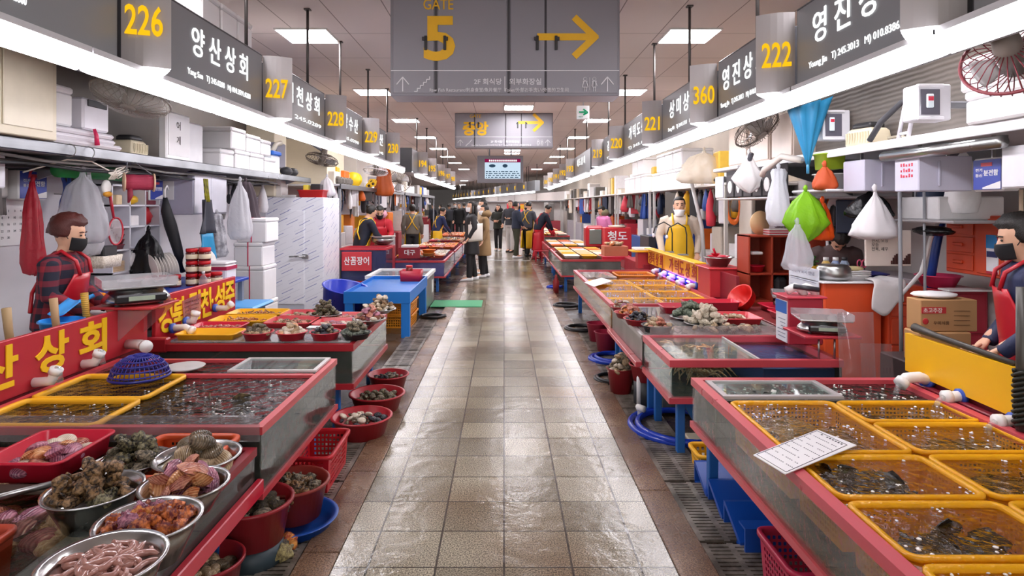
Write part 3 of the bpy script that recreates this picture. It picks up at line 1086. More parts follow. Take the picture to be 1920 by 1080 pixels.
def heap_stuff(meshes, name, m, label, cat, c, rx, ry, n, size):
    """small pieces nobody could count"""
    B = MB()
    for i in range(n):
        me = rnd.choice(meshes)
        M = Matrix.Translation((c[0] + U(-rx, rx), c[1] + U(-ry, ry), c[2] + size * .2)) @ Euler((U(-.5, .5), U(-.5, .5), U(0, 6.28))).to_matrix().to_4x4() @ Matrix.Scale(size * U(.8, 1.2), 4)
        B.add([v.co for v in me.vertices], [tuple(p.vertices) for p in me.polygons], True, M)
    o = one(B, name, m, label, cat)
    o['kind'] = 'stuff'
    return o


def foam(x0, x1, y0, y1, z, n, parent, big=.012, seed=3):
    big *= .75
    rr = random.Random(seed)
    B = MB()
    for i in range(n):
        x, y = rr.uniform(x0, x1), rr.uniform(y0, y1)
        if noise.noise(Vector((x * 5, y * 5, seed))) < -.12:
            continue
        for q in range(rr.choice((1, 1, 1, 2, 4))):
            s = big * rr.uniform(.25, 1) * (.7 if q else 1)
            B.ball((x + q * rr.uniform(-1, 1) * big, y + q * rr.uniform(-1, 1) * big, z), (s, s, s * .45), 7, 4)
    o = B.build('foam', P('#f3f1ec', .1, var=.02, coat=.5), parent)
    o['kind'] = 'stuff'
    return o


LEGB = P('#1f5fa8', .45)
MURK = P('#3d3a31', .6)
WATERL = water('#e0d6c2', '#4a3f2c', .1, .5, 16)
WATERB = water('#7c807a', '#20211e', .3, 1.3, 13)
WATERR = water('#d9c087', '#8a6420', .2, .45, 18)
WATERC = water('#e6eeee', '#6b7775', .03, .3, 12)
GLASSF = glass('#cfd4ce', .05, .04)
GLASSS = glass('#eef4f2', .008, .02)


def tank(label, x0, x1, y0, y1, z0, z1, side, wm=None, rail=None, front=None, near=None, other=None, legs='legs', rt=.035, rh=.035, wz=.03, legm=None, legh=None):
    rail = rail or RAIL
    t = T('seafood_tank', label, 'tank', ((x0 + x1) / 2, (y0 + y1) / 2, 0))
    ring4(MB(), x0 - .008, x1 + .008, y0 - .008, y1 + .008, z1 - rh, z1, rt).build('top_rail', rail, t)
    ring4(MB(), x0 - .012, x1 + .012, y0 - .012, y1 + .012, z0, z0 + rh * .8, .04).build('bottom_rail', rail, t)
    fx, bx_ = (x1, x0) if side == 'L' else (x0, x1)
    g = .008
    s = 1 if side == 'L' else -1
    MB().bx(fx - s * g, fx, y0, y1, z0 + rh * .8, z1 - rh).build('front_panel', front or GLASSF, t)
    MB().bx(bx_, bx_ + s * g, y0, y1, z0 + rh * .8, z1 - rh).build('back_panel', MURK, t)
    MB().bx(x0 + g, x1 - g, y0, y0 + g, z0 + rh * .8, z1 - rh).build('near_panel', near or GLASSF, t)
    MB().bx(x0 + g, x1 - g, y1 - g, y1, z0 + rh * .8, z1 - rh).build('far_panel', other or MURK, t)
    MB().bx(x0 + .01, x1 - .01, y0 + .01, y1 - .01, z0 + .02, z0 + .03).build('floor_panel', MURK, t)
    if wm:
        MB().bx(x0 + .012, x1 - .012, y0 + .012, y1 - .012, z0 + .034, z1 - wz).build('water', wm, t)
    lm = legm or LEGB
    for ax in (x0 + .06, x1 - .16 if side == 'L' else x1 - .1):
        for ay in (y0 + .06, y1 - .1):
            MB().bx(ax, ax + .05, ay, ay + .05, 0, z0 + .002, .004).build('leg', lm, t)
    for ay in (y0 + .085, y1 - .075):
        MB().bx(x0 + .1, x1 - .15, ay - .015, ay + .015, z0 - .05, z0).build('stretcher', lm, t)
    return t

# ================================================================ LEFT STALLS
REDB = P('#a8242e', .35, var=.15)
CRIM = P('#c41f38', .3, var=.08)
MAR = P('#6e1a20', .4)
# ---- nearest display with shellfish
A0, A1 = -2.42, -1.085
ta = tank('low shellfish display tank with dark glass front, nearest on the left', A0, A1, 1.1, 2.69, .33, .545, 'L', WATERL, rail=DRED, front=glass('#b9b3ac', .04), wz=.02)
MB().bx(A1 - .3, A1 - .002, 1.12, 2.2, .545, .551).build('cover_sheet', GLASS, ta)
MB().bx(A0 + .1, A1 - .02, 2.24, 2.30, .55, .565, .004).build('divider', P('#4b4038', .4), ta)
MB().bx(A1 + .0, A1 + .03, 1.1, 2.72, .335, .40, .004).build('bumper_bar', CRIM, ta)
SB = steelmat('#cfcfcf', .2)


def steel_bowl(x, y, rim, r, label, base=.546):
    B = MB().lathe([(r * .62, 0), (r * .9, (rim - base) * .75), (r * .96, rim - base - .004), (r * 1.05, rim - base), (r * 1.05, rim - base + .005), (r * .95, rim - base + .003), (r * .88, (rim - base) * .75), (r * .6, .004)], (x, y, base), 40)
    return one(B, 'steel_bowl', SB, label, 'bowl')


steel_bowl(-1.2, 2.42, .62, .155, 'shallow steel bowl of large tan clams at the tank corner', .552)
heap([clam], [CLAMT, CLAMD, CLAMT], 'clam', 'large tan ridged clam heaped in the shallow steel bowl', 'clam', 'large clams in the steel bowl', (-1.2, 2.42, .575), .11, 14, .1, 3, hz=.4)
steel_bowl(-1.095, 2.12, .645, .138, 'steel bowl of red and orange scallops on the tank edge', .552)
heap([scallop, clam, scallop], [CLAMR, CLAMO, CLAMP_, CLAMO], 'scallop', 'red orange scallop piled in the steel bowl', 'scallop', 'red scallops in the steel bowl', (-1.095, 2.12, .615), .1, 22, .085, 3, tilt=.9, hz=.4)
steel_bowl(-1.05, 1.83, .67, .14, 'steel bowl heaped with orange sea squirts', .552)
heap([squirt], [SQUIRT, SQUIRTO, SQUIRT, CLAMP_], 'sea_squirt', 'lumpy orange red sea squirt in the steel bowl', 'sea squirt', 'sea squirts in the steel bowl', (-1.05, 1.83, .645), .112, 34, .058, 2, hz=.35)
steel_bowl(-1.02, 1.575, .695, .142, 'steel bowl of pink spoon worms at the bottom left', .552)
one(MB().lathe([(.0, .0), (.125, 0), (.128, .004), (0, .006)], (-1.02, 1.575, .668), 30), 'brine', P('#9a6a62', .08, coat=.5), 'pinkish liquid filling the steel bowl of spoon worms', 'liquid')['kind'] = 'stuff'
heap(worms, None, 'spoon_worm', 'smooth pink brown spoon worm in the steel bowl', 'spoon worm', 'spoon worms in the steel bowl', (-1.02, 1.575, .674), .1, 46, .1, 3, tilt=.12, hz=.08, flat=.15)
steel_bowl(-1.385, 2.09, .64, .145, 'wide steel bowl of brown whelks behind the scallop bowl', .527)
heap([whelk], [WHELKM, WHELKM, WHELKD], 'whelk', 'brown glossy whelk in the wide steel bowl', 'whelk', 'brown whelks in the wide bowl', (-1.385, 2.09, .61), .115, 26, .085, 3, tilt=1, hz=.4)
steel_bowl(-1.45, 2.43, .6, .125, 'dark steel plate of grey whelks beside the white price paper', .527)
heap([whelk, oyster], [WHELKD, ROCK, WHELKD], 'whelk', 'dark grey whelk heaped beside the white price paper', 'whelk', 'grey whelks on the dark plate', (-1.45, 2.43, .58), .11, 26, .08, 3, tilt=1, hz=.4)
t = tray((-1.83, 2.5, .548), .3, .34, .08, CRIM, 'crimson plastic tray of purple scallops on the near tank', taper=.015)
heap([scallop, clam], [CLAMP_, CLAMP_, CLAMR, CLAMW, CLAMO], 'scallop', 'purple scallop lying in the crimson tray', 'scallop', 'purple scallops in the crimson tray', (-1.83, 2.5, .565), .115, 30, .085, 2, ry=.14, tilt=.5, hz=.35)
crate((-1.31, 2.47, .38), .32, .4, .225, P('#d65324', .35), 'orange perforated crate sunk in the near tank beside the large clams')
crate((-1.85, 1.72, .372), .58, .5, .2, P('#b8452c', .4, var=.2), 'red orange perforated basket holding sea cucumbers at the lower left')
heap([cuke], None, 'sea_cucumber', 'dark sea cucumber in the red orange basket', 'sea cucumber', 'sea cucumbers in the basket', (-1.85, 1.72, .38), .2, 16, .2, 2, tilt=.2, flat=.4, hz=.3)
heap([clam, scallop, oyster, whelk], [CLAMW, ROCK, CLAMT, CLAMR, CLAMP_], 'shellfish', 'mixed shell lying under water in the near left tank', 'clam', 'shells under water in the near tank', (-1.85, 2.13, .43), .42, 44, .13, 2, ry=.13, tilt=.4, hz=.3)
heap([clam, scallop, oyster], [CLAMW, CLAMR, CLAMT], 'shellfish', 'reddish shell under water behind the crimson tray', 'clam', 'shells behind the crimson tray', (-2.15, 2.5, .42), .15, 14, .11, 2, ry=.15, tilt=.4, hz=.3)
B = MB()
B.add([(-1.66, 2.42, .568), (-1.44, 2.31, .568), (-1.40, 2.60, .568), (-1.62, 2.66, .568), (-1.66, 2.42, .571), (-1.44, 2.31, .571), (-1.40, 2.60, .571), (-1.62, 2.66, .571)], [(3, 2, 1, 0), (4, 5, 6, 7), (0, 1, 5, 4), (1, 2, 6, 5), (2, 3, 7, 6), (3, 0, 4, 7)])
t = T('price_paper', 'white price paper with pink handwriting lying among the shellfish', 'paper', (-1.53, 2.5, .568))
B.build('sheet', WHT, t)
B = MB()
for q in ((-1.6, 2.44), (-1.55, 2.42), (-1.5, 2.4), (-1.57, 2.54), (-1.51, 2.52)):
    B.tube([(q[0], q[1], .573), (q[0] + .03, q[1] + .05, .573), (q[0] + .035, q[1] + .005, .573), (q[0] + .01, q[1] + .07, .573)], .004, 5)
B.build('handwriting', P('#d83a78', .5), t)
MB().bx(-1.98, -1.62, 2.1, 2.115, .56, .575, .004)
one(MB().tube([(-2.0, 1.98, .57), (-1.66, 2.28, .575)], .012, 8), 'tongs', STEEL, 'steel tongs lying across the shells in the near left tank', 'tongs')

# ---- big water tank B
B0, B1, B2, B3 = -2.46, -1.075, 2.74, 3.95
tb = tank('large open water tank with red rails behind the nearest left display', B0, B1, B2, B3, .3, .62, 'L', WATERB, rail=RAIL, wz=.018)
MB().bx(B0 + .03, B1 - .03, 3.575, 3.605, .595, .622, .004).build('divider_rail', RAIL, tb)
MB().bx(-2.4, -1.075, 2.715, 2.725, .56, .675, .003).build('splash_guard', glass('#ececee', .09), tb)
lid = MB()
ring4(lid, -1.62, -1.1, 3.62, 3.93, .622, .634, .025)
lo = lid.build('lid_frame', P('#c6c2c0', .35), tb)
MB().bx(-1.6, -1.12, 3.64, 3.91, .626, .63).build('lid_sheet', GLASS, lo)
crate((-2.12, 3.36, .42), .56, .4, .2, YEL, 'yellow crate with floating water in the large left tank, farther of two', rim=.022)
crate((-2.12, 2.94, .42), .56, .34, .2, YEL, 'yellow crate in the large left tank next to the splash guard', rim=.022)
for k, (px, y) in enumerate(((0, 3.25), (.3, 3.5))):
    pass
foam(B0 + .1, B1 - .1, B2 + .1, 3.55, .603, 160, tb, .009, 7)
heap([fishm, eelm], [FISHD, FISHB], 'fish', 'dark fish under the rippled water of the large left tank', 'fish', 'fish in the large left tank', (-1.5, 3.15, .5), .3, 12, .3, 2, ry=.3, tilt=.1, hz=.12, flat=.1)
heap([flatm], [FISHB], 'flatfish', 'brown flatfish lying in the yellow crates of the large left tank', 'fish', 'flatfish in the left yellow crates', (-2.12, 3.36, .45), .18, 5, .24, 1, ry=.12, tilt=.1, flat=.1)
# blue colander
t = T('colander', 'dark blue plastic colander turned upside down on the yellow crate', 'colander', (-2.06, 3.5, .632))
B = MB()
N = 36
cl = (-2.06, 3.5, .632)
for i in range(6):
    a = R(8 + i * 14)
    r_, z_ = .15 * math.cos(a), .12 * math.sin(a)
    B.tube([(cl[0] + r_ * math.cos(2 * pi * k / N), cl[1] + r_ * math.sin(2 * pi * k / N), cl[2] + .006 + z_) for k in range(N)], .0045, 5, loop=True)
for k in range(N):
    q = 2 * pi * k / N
    B.tube([(cl[0] + .15 * math.cos(R(a)) * math.cos(q), cl[1] + .15 * math.cos(R(a)) * math.sin(q), cl[2] + .006 + .12 * math.sin(R(a))) for a in (2, 20, 40, 60, 80)], .003, 4)
B.ball((cl[0], cl[1], cl[2] + .105), (.06, .06, .02), 14, 6)
B.build('mesh', P('#2a2c8c', .3), t)
MB().tube([(cl[0] + .153 * math.cos(2 * pi * k / 40), cl[1] + .153 * math.sin(2 * pi * k / 40), cl[2] + .005) for k in range(40)], .008, 6, loop=True).build('rim', P('#24267c', .3), t)
one(MB().lathe([(.0, 0), (.1, 0), (.115, .012), (.11, .014), (0, .005)], (-1.92, 3.72, .622), 26), 'lid_plate', P('#c9c5c2', .4), 'round grey lid lying on the tank beside the blue colander', 'lid')

# ---- red sign board with yellow letters
BX = -2.5
t = T('sign_board', 'red stall board with large yellow letters reading 양산상회 beside the near left seller', 'sign board', (BX, 3.2, 0))
MB().bx(BX - .03, BX, 2.2, 4.34, .62, .92, .004).build('board', P('#b92e38', .4, var=.12, vs=2), t)
MB().bx(BX - .03, BX - .005, 2.2, 4.34, 0, .62, .004).build('lower_panel', P('#701b24', .45), t)
B = MB()
for s_, y in (('양', 2.62), ('산', 3.05), ('상', 3.42), ('회', 3.76)):
    B.text(s_, (BX + .002, y, .79), (0, 1, 0), UP, .25, .215, .006, .028)
B.build('lettering', P('#f4c318', .45, var=.04), t)
# shelf with scale
t = T('scale_shelf', 'red shelf on clear brackets at the end of the left stall board', 'shelf', (-2.46, 4.17, .9))
MB().bx(-2.68, -2.27, 3.98, 4.33, .925, .942, .004).build('shelf_board', P('#c23a40', .35), t)
for y in (4.0, 4.29):
    B = MB()
    B.add([(BX + .003, y, .92), (-2.28, y, .92), (BX + .003, y, .72), (BX + .003, y + .006, .92), (-2.28, y + .006, .92), (BX + .003, y + .006, .72)], [(0, 1, 2), (5, 4, 3), (0, 3, 4, 1), (1, 4, 5, 2), (2, 5, 3, 0)])
    B.build('bracket', glass('#e8c4c8', .2), t)


def scale(x, y, z, label, rz=0, s=1.0):
    t = T('weighing_scale', label, 'scale', (0, 0, 0))
    MB().lathe([(.13, 0), (.165, .008), (.16, .03), (.125, .072), (.095, .085)], (0, 0, .006), 28, 1, .8).build('housing', steelmat('#c9c9c8', .22), t)
    MB().bx(-.12, .12, -.15, -.118, .02, .065, .01).build('display_panel', P('#1f1f22', .3), t)
    MB().bx(-.06, .06, -.154, -.149, .034, .056).build('screen', P('#9fb09c', .3), t)
    MB().bx(-.17, .17, -.125, .135, .09, .103, .004).build('pan', STEEL, t)
    ring4(MB(), -.175, .175, -.13, .14, .103, .145, .006).build('clear_guard', glass('#f2f2f4', .25), t)
    for a in (-.1, .1):
        for b in (-.08, .08):
            MB().lathe([(.014, 0), (.014, .012)], (a, b, 0), 8).build('foot', DARK, t)
    t.location = (x, y, z)
    t.rotation_euler = (0, 0, rz)
    t.scale = (s, s, s)
    OFF[t.name_full] = Vector((x, y, z))
    return t


sc0 = scale(-2.47, 4.16, .942, 'silver electronic scale with clear guard on the red shelf at left', R(40), 1.25)
# white pvc inlets pouring into the tank


def pipe(pts, label, r=.022, collar=True, pour=0, m=None):
    t = T('inlet_pipe', label, 'pipe', pts[0])
    MB().tube(pts, r, 12).build('pipe', m or PVC, t)
    d = (Vector(pts[-1]) - Vector(pts[-2])).normalized()
    e = Vector(pts[-1])
    MB().tube([e - d * .03, e + d * .002], r * 1.25, 12).build('mouth', PVC, t)
    if collar:
        q = Vector(pts[0])
        d0 = (Vector(pts[1]) - q).normalized()
        MB().tube([q + d0 * .005, q + d0 * .03], r * 1.45, 12).build('collar', P('#2a4fb0', .35), t)
    if pour:
        MB().tube([e, e + d * .03 + Vector((0, 0, -.02)), e + d * .04 + Vector((0, 0, -pour))], [r * .6, r * .45, r * .6], 8).build('water_stream', glass('#f4f8f8', .12), t)
    return t


pipe([(-2.49, 3.28, .66), (-2.4, 3.28, .67), (-2.37, 3.28, .735)], 'white pipe elbow pouring water into the near left yellow crate', .026, False, .11)
pipe([(-2.49, 3.66, .66), (-2.42, 3.66, .67), (-2.39, 3.66, .735)], 'white pipe elbow pouring water beyond the first one at left', .026, False, .11)
pipe([(-2.49, 4.1, .68), (-2.38, 4.05, .69), (-2.3, 3.98, .69)], 'thick white pipe end behind the blue colander', .032, False)

# ---- tank C with trays
C2, C3 = 4.37, 5.62
tc = tank('tray covered tank with red rail behind the large left water tank', -2.44, -1.07, C2, C3, .3, .62, 'L', WATERC, rail=P('#a4222c', .35), rh=.05, near=glass('#c9d0c8', .06), front=glass('#d4dad4', .06))
one(MB().bx(-2.4, -1.1, C2 + .04, C3 - .04, .621, .628), 'cover_sheet', glass('#e6e6e6', .3), 'clear cover sheet lying over the tray covered tank', 'cover')
YT = YEL
tl = [((-2.16, 4.56), .42, .22, YEL, 'yellow tray nearest under the left board with place names'), ((-2.22, 4.82), .38, .22, CRIM, 'red tray of small reddish pieces behind the yellow tray'),
      ((-2.15, 5.1), .46, .25, YEL, 'yellow tray of shrimp like pieces under the place name board'), ((-2.15, 5.42), .46, .26, YEL, 'yellow tray farthest under the place name board'),
      ((-1.72, 5.36), .34, .3, P('#c8343c', .35), 'red tray of reddish clams in the middle of the tray table'), ((-1.72, 5.02), .36, .28, P('#c8343c', .35), 'red tray of brown clams in front of another red tray'),
      ((-1.3, 5.25), .42, .26, P('#c8343c', .35), 'red tray of purple clams at the aisle side'), ((-1.3, 4.95), .4, .24, P('#c8343c', .35), 'red tray of pale purple clams behind the red bowls')]
for (q, w_, d_, m_, lb) in tl:
    tray((q[0], q[1], .629), w_, d_, .04, m_, lb, 'trays on the left tray table', taper=.012, rim=.012)
heap_stuff([clam], 'clam_heap', CLAMR, 'small reddish clams spread in the red tray behind the nearest yellow tray', 'clams', (-2.22, 4.82, .64), .16, .08, 60, .035)
heap([worms[0], worms[1]], [CLAMO, P('#a8683e', .3)], 'sea_worm', 'small brown worm shaped piece in the yellow trays', 'sea worm', 'brown pieces in yellow trays', (-2.15, 5.1, .637), .19, 34, .06, 2, ry=.09, hz=.2)
heap([worms[0], worms[1]], [P('#8a6a4e', .3), P('#a8683e', .3)], 'sea_worm', 'small tan worm shaped piece in the farthest yellow tray', 'sea worm', 'tan pieces in the far yellow tray', (-2.15, 5.42, .637), .19, 34, .06, 2, ry=.09, hz=.2)
heap([clam, whelk], [CLAMT, CLAMR, WHELKM], 'shellfish', 'brown clam spread in the middle red trays', 'clam', 'brown clams in the red trays', (-1.72, 5.02, .637), .14, 20, .06, 1, ry=.1)
heap([clam, scallop], [CLAMR, CLAMT], 'shellfish', 'reddish clam in the farther middle red tray', 'clam', 'reddish clams in the far red tray', (-1.72, 5.36, .637), .13, 20, .055, 1, ry=.11)
heap([clam, scallop], [CLAMP_, CLAMR], 'shellfish', 'purple clam spread in the aisle side red tray', 'clam', 'purple clams in the red tray', (-1.3, 5.25, .637), .17, 34, .05, 1, ry=.09)
heap([clam, scallop], [CLAMP_, CLAMR, CLAMW], 'shellfish', 'pale purple clam in the tray behind the red bowls', 'shellfish', 'pale purple clams', (-1.3, 4.95, .637), .16, 30, .055, 1, ry=.08)
for x, y, mm, ms, lb, cl_, cat in ((-1.79, 4.5, [CLAMT, CLAMD], [clam, oyster], 'mottled brown clam in the leftmost red bowl', 'red plastic bowl of mottled brown clams, leftmost of the bowl row', 'clam'),
                                   (-1.545, 4.5, [CLAMT, CLAMO, CLAMW], [clam], 'smooth tan clam in the middle red bowl with a white tag', 'red plastic bowl of smooth tan clams, middle of the bowl row', 'clam'),
                                   (-1.3, 4.5, [MUSS, CLAMD], [mussel, clam], 'black mussel in the red bowl right of the tan clams', 'red plastic bowl of black mussels in the bowl row', 'mussel')):
    basin((x, y, .629), .108, .055, CRIM, cl_, 'red bowls of shellfish on the left')
    heap(ms, mm, 'shellfish', lb, cat, lb + 's', (x, y, .665), .085, 30, .055, 3, hz=.4)
basin((-1.08, 4.52, .629), .105, .045, DARK, 'dark wire bowl of green grey oysters at the corner of the tray table')
heap([oyster], [ROCK, two('#2f3a30', '#8a9080', 6, .5, .8, 25)], 'oyster', 'green grey oyster in the dark bowl at the corner of the tray table', 'oyster', 'oysters in the dark corner bowl', (-1.08, 4.52, .655), .09, 24, .075, 3, hz=.4)
for x, y, z, mm, ms, lb, n_ in ((-1.52, 5.28, .68, [WHELKD, ROCK], [oyster, whelk], 'dark oyster on the heaped plate in the middle of the left trays', 30), (-1.09, 5.0, .69, [CLAMP_, CLAMR, CLAMW], [clam, scallop], 'pink clam on the plate at the aisle edge', 24), (-1.08, 5.42, .7, [CLAMT, WHELKM, CLAMW], [clam, whelk], 'tan whelk heaped on the farthest aisle edge plate', 34)):
    B = MB().lathe([(.06, -.045), (.12, -.012), (.135, -.008), (.135, -.002), (.118, -.004), (.055, -.04)], (x, y, z), 28)
    one(B, 'plate', STEEL, 'round plate under the ' + lb.split(' on ')[0] + 's' + (' in the middle of the trays' if n_ == 30 else ' at the aisle edge' if n_ == 24 else ' at the far aisle edge'), 'plate')
    heap(ms, mm, 'shellfish', lb, 'shellfish', lb + ' heap', (x, y, z - .01), .11, n_, .065, 4, hz=.45)
one(MB().bx(-1.47, -1.35, 4.6, 4.68, .688, .69), 'price_tag', WHT, 'small white tag propped behind the red bowl of tan clams', 'tag')
t = T('sign_board', 'red stall board reading 경북 김천 성주 in yellow above the left trays', 'sign board', (BX, 5.1, 0))
MB().bx(BX - .03, BX, 4.44, 5.76, .6, .94, .004).build('board', P('#b81f2a', .4, var=.1, vs=2), t)
MB().bx(BX - .03, BX - .004, 4.44, 5.76, 0, .6, .004).build('lower_panel', P('#7a1a22', .45), t)
B = MB()
for s_, y, z in (('경', 4.56, .78), ('북', 4.75, .775), ('·', 4.87, .77), ('김', 4.99, .79), ('천', 5.18, .785), ('·', 5.3, .78), ('성', 5.43, .79), ('주', 5.63, .79)):
    if s_ == '·':
        B.build('lettering', P('#f7cf1c', .45, var=.04), t)
        B = MB()
        MB().ball((BX + .003, y, z), (.004, .02, .02), 8, 6).build('dot', P('#f7cf1c', .45, var=.04), t)
    else:
        B.text(s_, (BX + .002, y, z), (0, 1, 0), UP, .185, .24, .006, .028)
B.build('lettering', P('#f7cf1c', .45, var=.04), t)  # three place names
t = T('notice_paper', 'clear plastic notice clipped over the letters of the place name board', 'notice', (BX + .02, 4.94, .63))
MB().add([(BX + .015, 4.8, .7), (BX + .015, 5.06, .72), (BX + .012, 5.07, .88), (BX + .012, 4.78, .86), (BX + .018, 4.8, .7), (BX + .018, 5.06, .72), (BX + .015, 5.07, .88), (BX + .015, 4.78, .86)], [(3, 2, 1, 0), (4, 5, 6, 7), (0, 1, 5, 4), (1, 2, 6, 5), (2, 3, 7, 6), (3, 0, 4, 7)]).build('sheet', glass('#e8b8b0', .3), t)
B = MB()
for j in range(4):
    for i in range(9):
        B.bx(BX + .0185, BX + .0195, 4.82 + i * .025, 4.832 + i * .025, .735 + j * .033, .745 + j * .033)
B.build('print', P('#6b3a34', .6), t)
pipe([(-2.49, 4.62, .68), (-2.38, 4.62, .69), (-2.32, 4.62, .66)], 'white pipe elbow with blue collar at the near yellow tray', .026)
pipe([(-2.49, 4.82, .69), (-2.42, 4.82, .7), (-2.4, 4.82, .77)], 'white pipe elbow turned up in front of the notice paper', .028)
pipe([(-2.49, 5.3, .72), (-2.38, 5.3, .72), (-2.33, 5.3, .76)], 'white pipe elbow with blue collar near the far yellow tray', .024)
one(MB().bx(-2.56, -2.38, 4.36, 4.43, .56, .66, .01), 'pipe_box', P('#b02832', .35), 'small red box at the near end of the place name board', 'box')

# ---- things on the floor by the left curb
basin((-1.0, 5.34, .018), .17, .13, REDB, 'red basin of dark shellfish on the floor, farthest of the left row', 'red basins on the left floor')
basin((-.985, 4.8, .018), .205, .13, REDB, 'red basin under the corner of the tray table, between two others', 'red basins on the left floor')
basin((-.985, 4.28, .018), .2, .13, REDB, 'red basin of black mussels on the floor beside the drain', 'red basins on the left floor')
for x, y, r_, mm, ms, lb in ((-1.0, 5.34, .11, [MUSS, CLAMD], [mussel], 'black mussel in the farthest red basin on the left floor'), (-.985, 4.8, .14, [WHELKD, ROCK], [oyster, clam], 'grey oyster in the red basin under the tray table'), (-.985, 4.28, .14, [MUSS, CLAMD, CLAMW], [mussel, clam], 'black mussel in the nearest of three red basins on the left')):
    heap(ms, mm, 'shellfish', lb, 'shellfish', lb + ' pile', (x, y, .1), r_ * 1.15, 32, .06, 2, hz=.3)
crate((-1.08, 3.6, .018), .24, .42, .2, P('#c81f2c', .35), 'red rectangular perforated basket on the drain beside the large water tank', 'basket', 'basket', fine=.8)
basin((-1.04, 3.06, .018), .2, .05, P('#1b4fa8', .3), 'blue shallow basin under the brown basin at the left drain', lip=.08, base=.9)
basin((-1.04, 3.06, .07), .165, .17, P('#8a2d25', .35), 'brown red basin of oysters standing in the blue basin')
heap([oyster, whelk], [ROCK, WHELKM], 'oyster', 'brown oyster in the brown red basin over the blue one', 'oyster', 'oysters in the brown basin', (-1.04, 3.06, .19), .12, 24, .08, 2, hz=.3)
basin((-1.13, 2.78, .10), .17, .18, P('#9c2730', .3), 'red basin of dark abalone on a stand below the near left tank')
one(MB().lathe([(.14, 0), (.13, .1)], (-1.13, 2.78, 0), 20), 'stand', P('#33424a', .5), 'dark round stand under the red basin below the near left tank', 'stand')
heap([oyster, clam], [CUKE, ROCK, CUKE], 'abalone', 'dark abalone in the red basin below the near left tank', 'abalone', 'abalones in the red basin', (-1.13, 2.78, .22), .125, 18, .085, 2, hz=.25)
basin((-1.19, 2.47, .018), .14, .17, P('#9c2730', .3), 'red basin of small brown clams below the near left rail')
heap([clam], [CLAMT, CLAMD], 'clam', 'small brown clam in the basin below the near left rail', 'clam', 'clams in the low basin', (-1.19, 2.47, .12), .105, 34, .055, 2, hz=.3)
for k in range(2):
    tray((-1.25, 2.16 - .0 * k, .06 + k * .05), .26, .24, .1, CRIM, ('upper' if k else 'lower') + ' crimson tray of two stacked at the bottom left edge', taper=.02)
one(MB().bx(-1.36, -1.14, 2.06, 2.26, 0, .06, .005), 'block', P('#4a4a4c', .6), 'grey block under the stacked crimson trays', 'block')
for k, (x, y, mm, lb) in enumerate(((-1.0, 2.86, SQUIRTO, 'orange sea squirt on the floor by the left drain'), (-.99, 2.77, two('#7c6d4a', '#c9bb80', 7, .4, .7, 30), 'yellowish sea squirt on the floor nearest the camera'), (-1.02, 2.82, two('#2f2a26', '#6e6250', 7, .4, .7, 30), 'dark shell on the floor between the sea squirts'))):
    put(squirt, 'sea_squirt', lb, 'sea squirt', 'loose sea squirts on the floor', (x, y, .045), (.3 * k, .2, k), .09, mm)

# ---- blue table, crates and the cold room
t = T('blue_table', 'bright blue plastic table beside the walkway on the left', 'table', (-1.53, 8.3, 0))
BT = P('#1b79d0', .4, var=.05)
MB().bx(-1.92, -1.14, 7.45, 9.1, .5, .52, .004).build('table_top', BT, t)
ring4(MB(), -1.93, -1.13, 7.44, 9.11, .42, .56, .02).build('apron', BT, t)
for x in (-1.92, -1.24):
    for y in (7.45, 9.0):
        MB().bx(x, x + .1, y, y + .1, 0, .43, .004).build('leg', BT, t)
ORC = P('#e8921c', .4)
c0 = crate((-1.46, 8.35, .0), .5, .6, .16, ORC, 'orange vegetable crate under the blue table, bottom of the stack', group='orange crates under the blue table', fine=.6)
for k in (1, 2):
    dup(c0, (-1.46, 8.35, .165 * k), 'orange vegetable crate under the blue table, %s of the stack' % ('middle', 'top')[k - 1])
t = T('condiment_box', 'crimson open box with red jars on the corner of the blue table', 'box', (-1.36, 8.9, .52))
loop(MB(), (-1.33, 8.9, .52), .3, .28, .02, [(-.01, 0), (.005, .15), (-.004, .15), (-.018, .006)]).build('box', CRIM, t)
JR, JL = P('#7a1612', .15, coat=.5), P('#c81a22', .35)
jb = T('sauce_jar', 'red lidded jar standing in the crimson box on the blue table', 'jar', (0, 0, 0), 'jars in the crimson box')
MB().lathe([(.045, 0), (.05, .01), (.05, .07), (.042, .08)], (0, 0, 0), 18).build('jar_body', JR, jb)
MB().lathe([(.046, .078), (.048, .082), (.048, .1), (.044, .104)], (0, 0, 0), 18).build('lid', JL, jb)
jb.location = (-1.38, 8.88, .527)
dup(jb, (-1.28, 8.9, .527))
dup(jb, (-1.36, 8.88, .635))
one(MB().lathe([(.24, 0), (.29, .36), (.31, .37), (.3, .38), (.27, .37), (.22, .01)], (-2.13, 8.1, .18), 30), 'blue_tub', P('#1c35b4', .3), 'large blue tub leaning beside the white cold room', 'tub')
bt = bpy.data.objects['blue_tub']
bt.rotation_euler = (R(8), R(12), 0)
crate((-2.12, 8.1, .0), .5, .5, .17, YEL, 'yellow basket on the floor under the large blue tub', 'basket', 'basket', fine=.6)


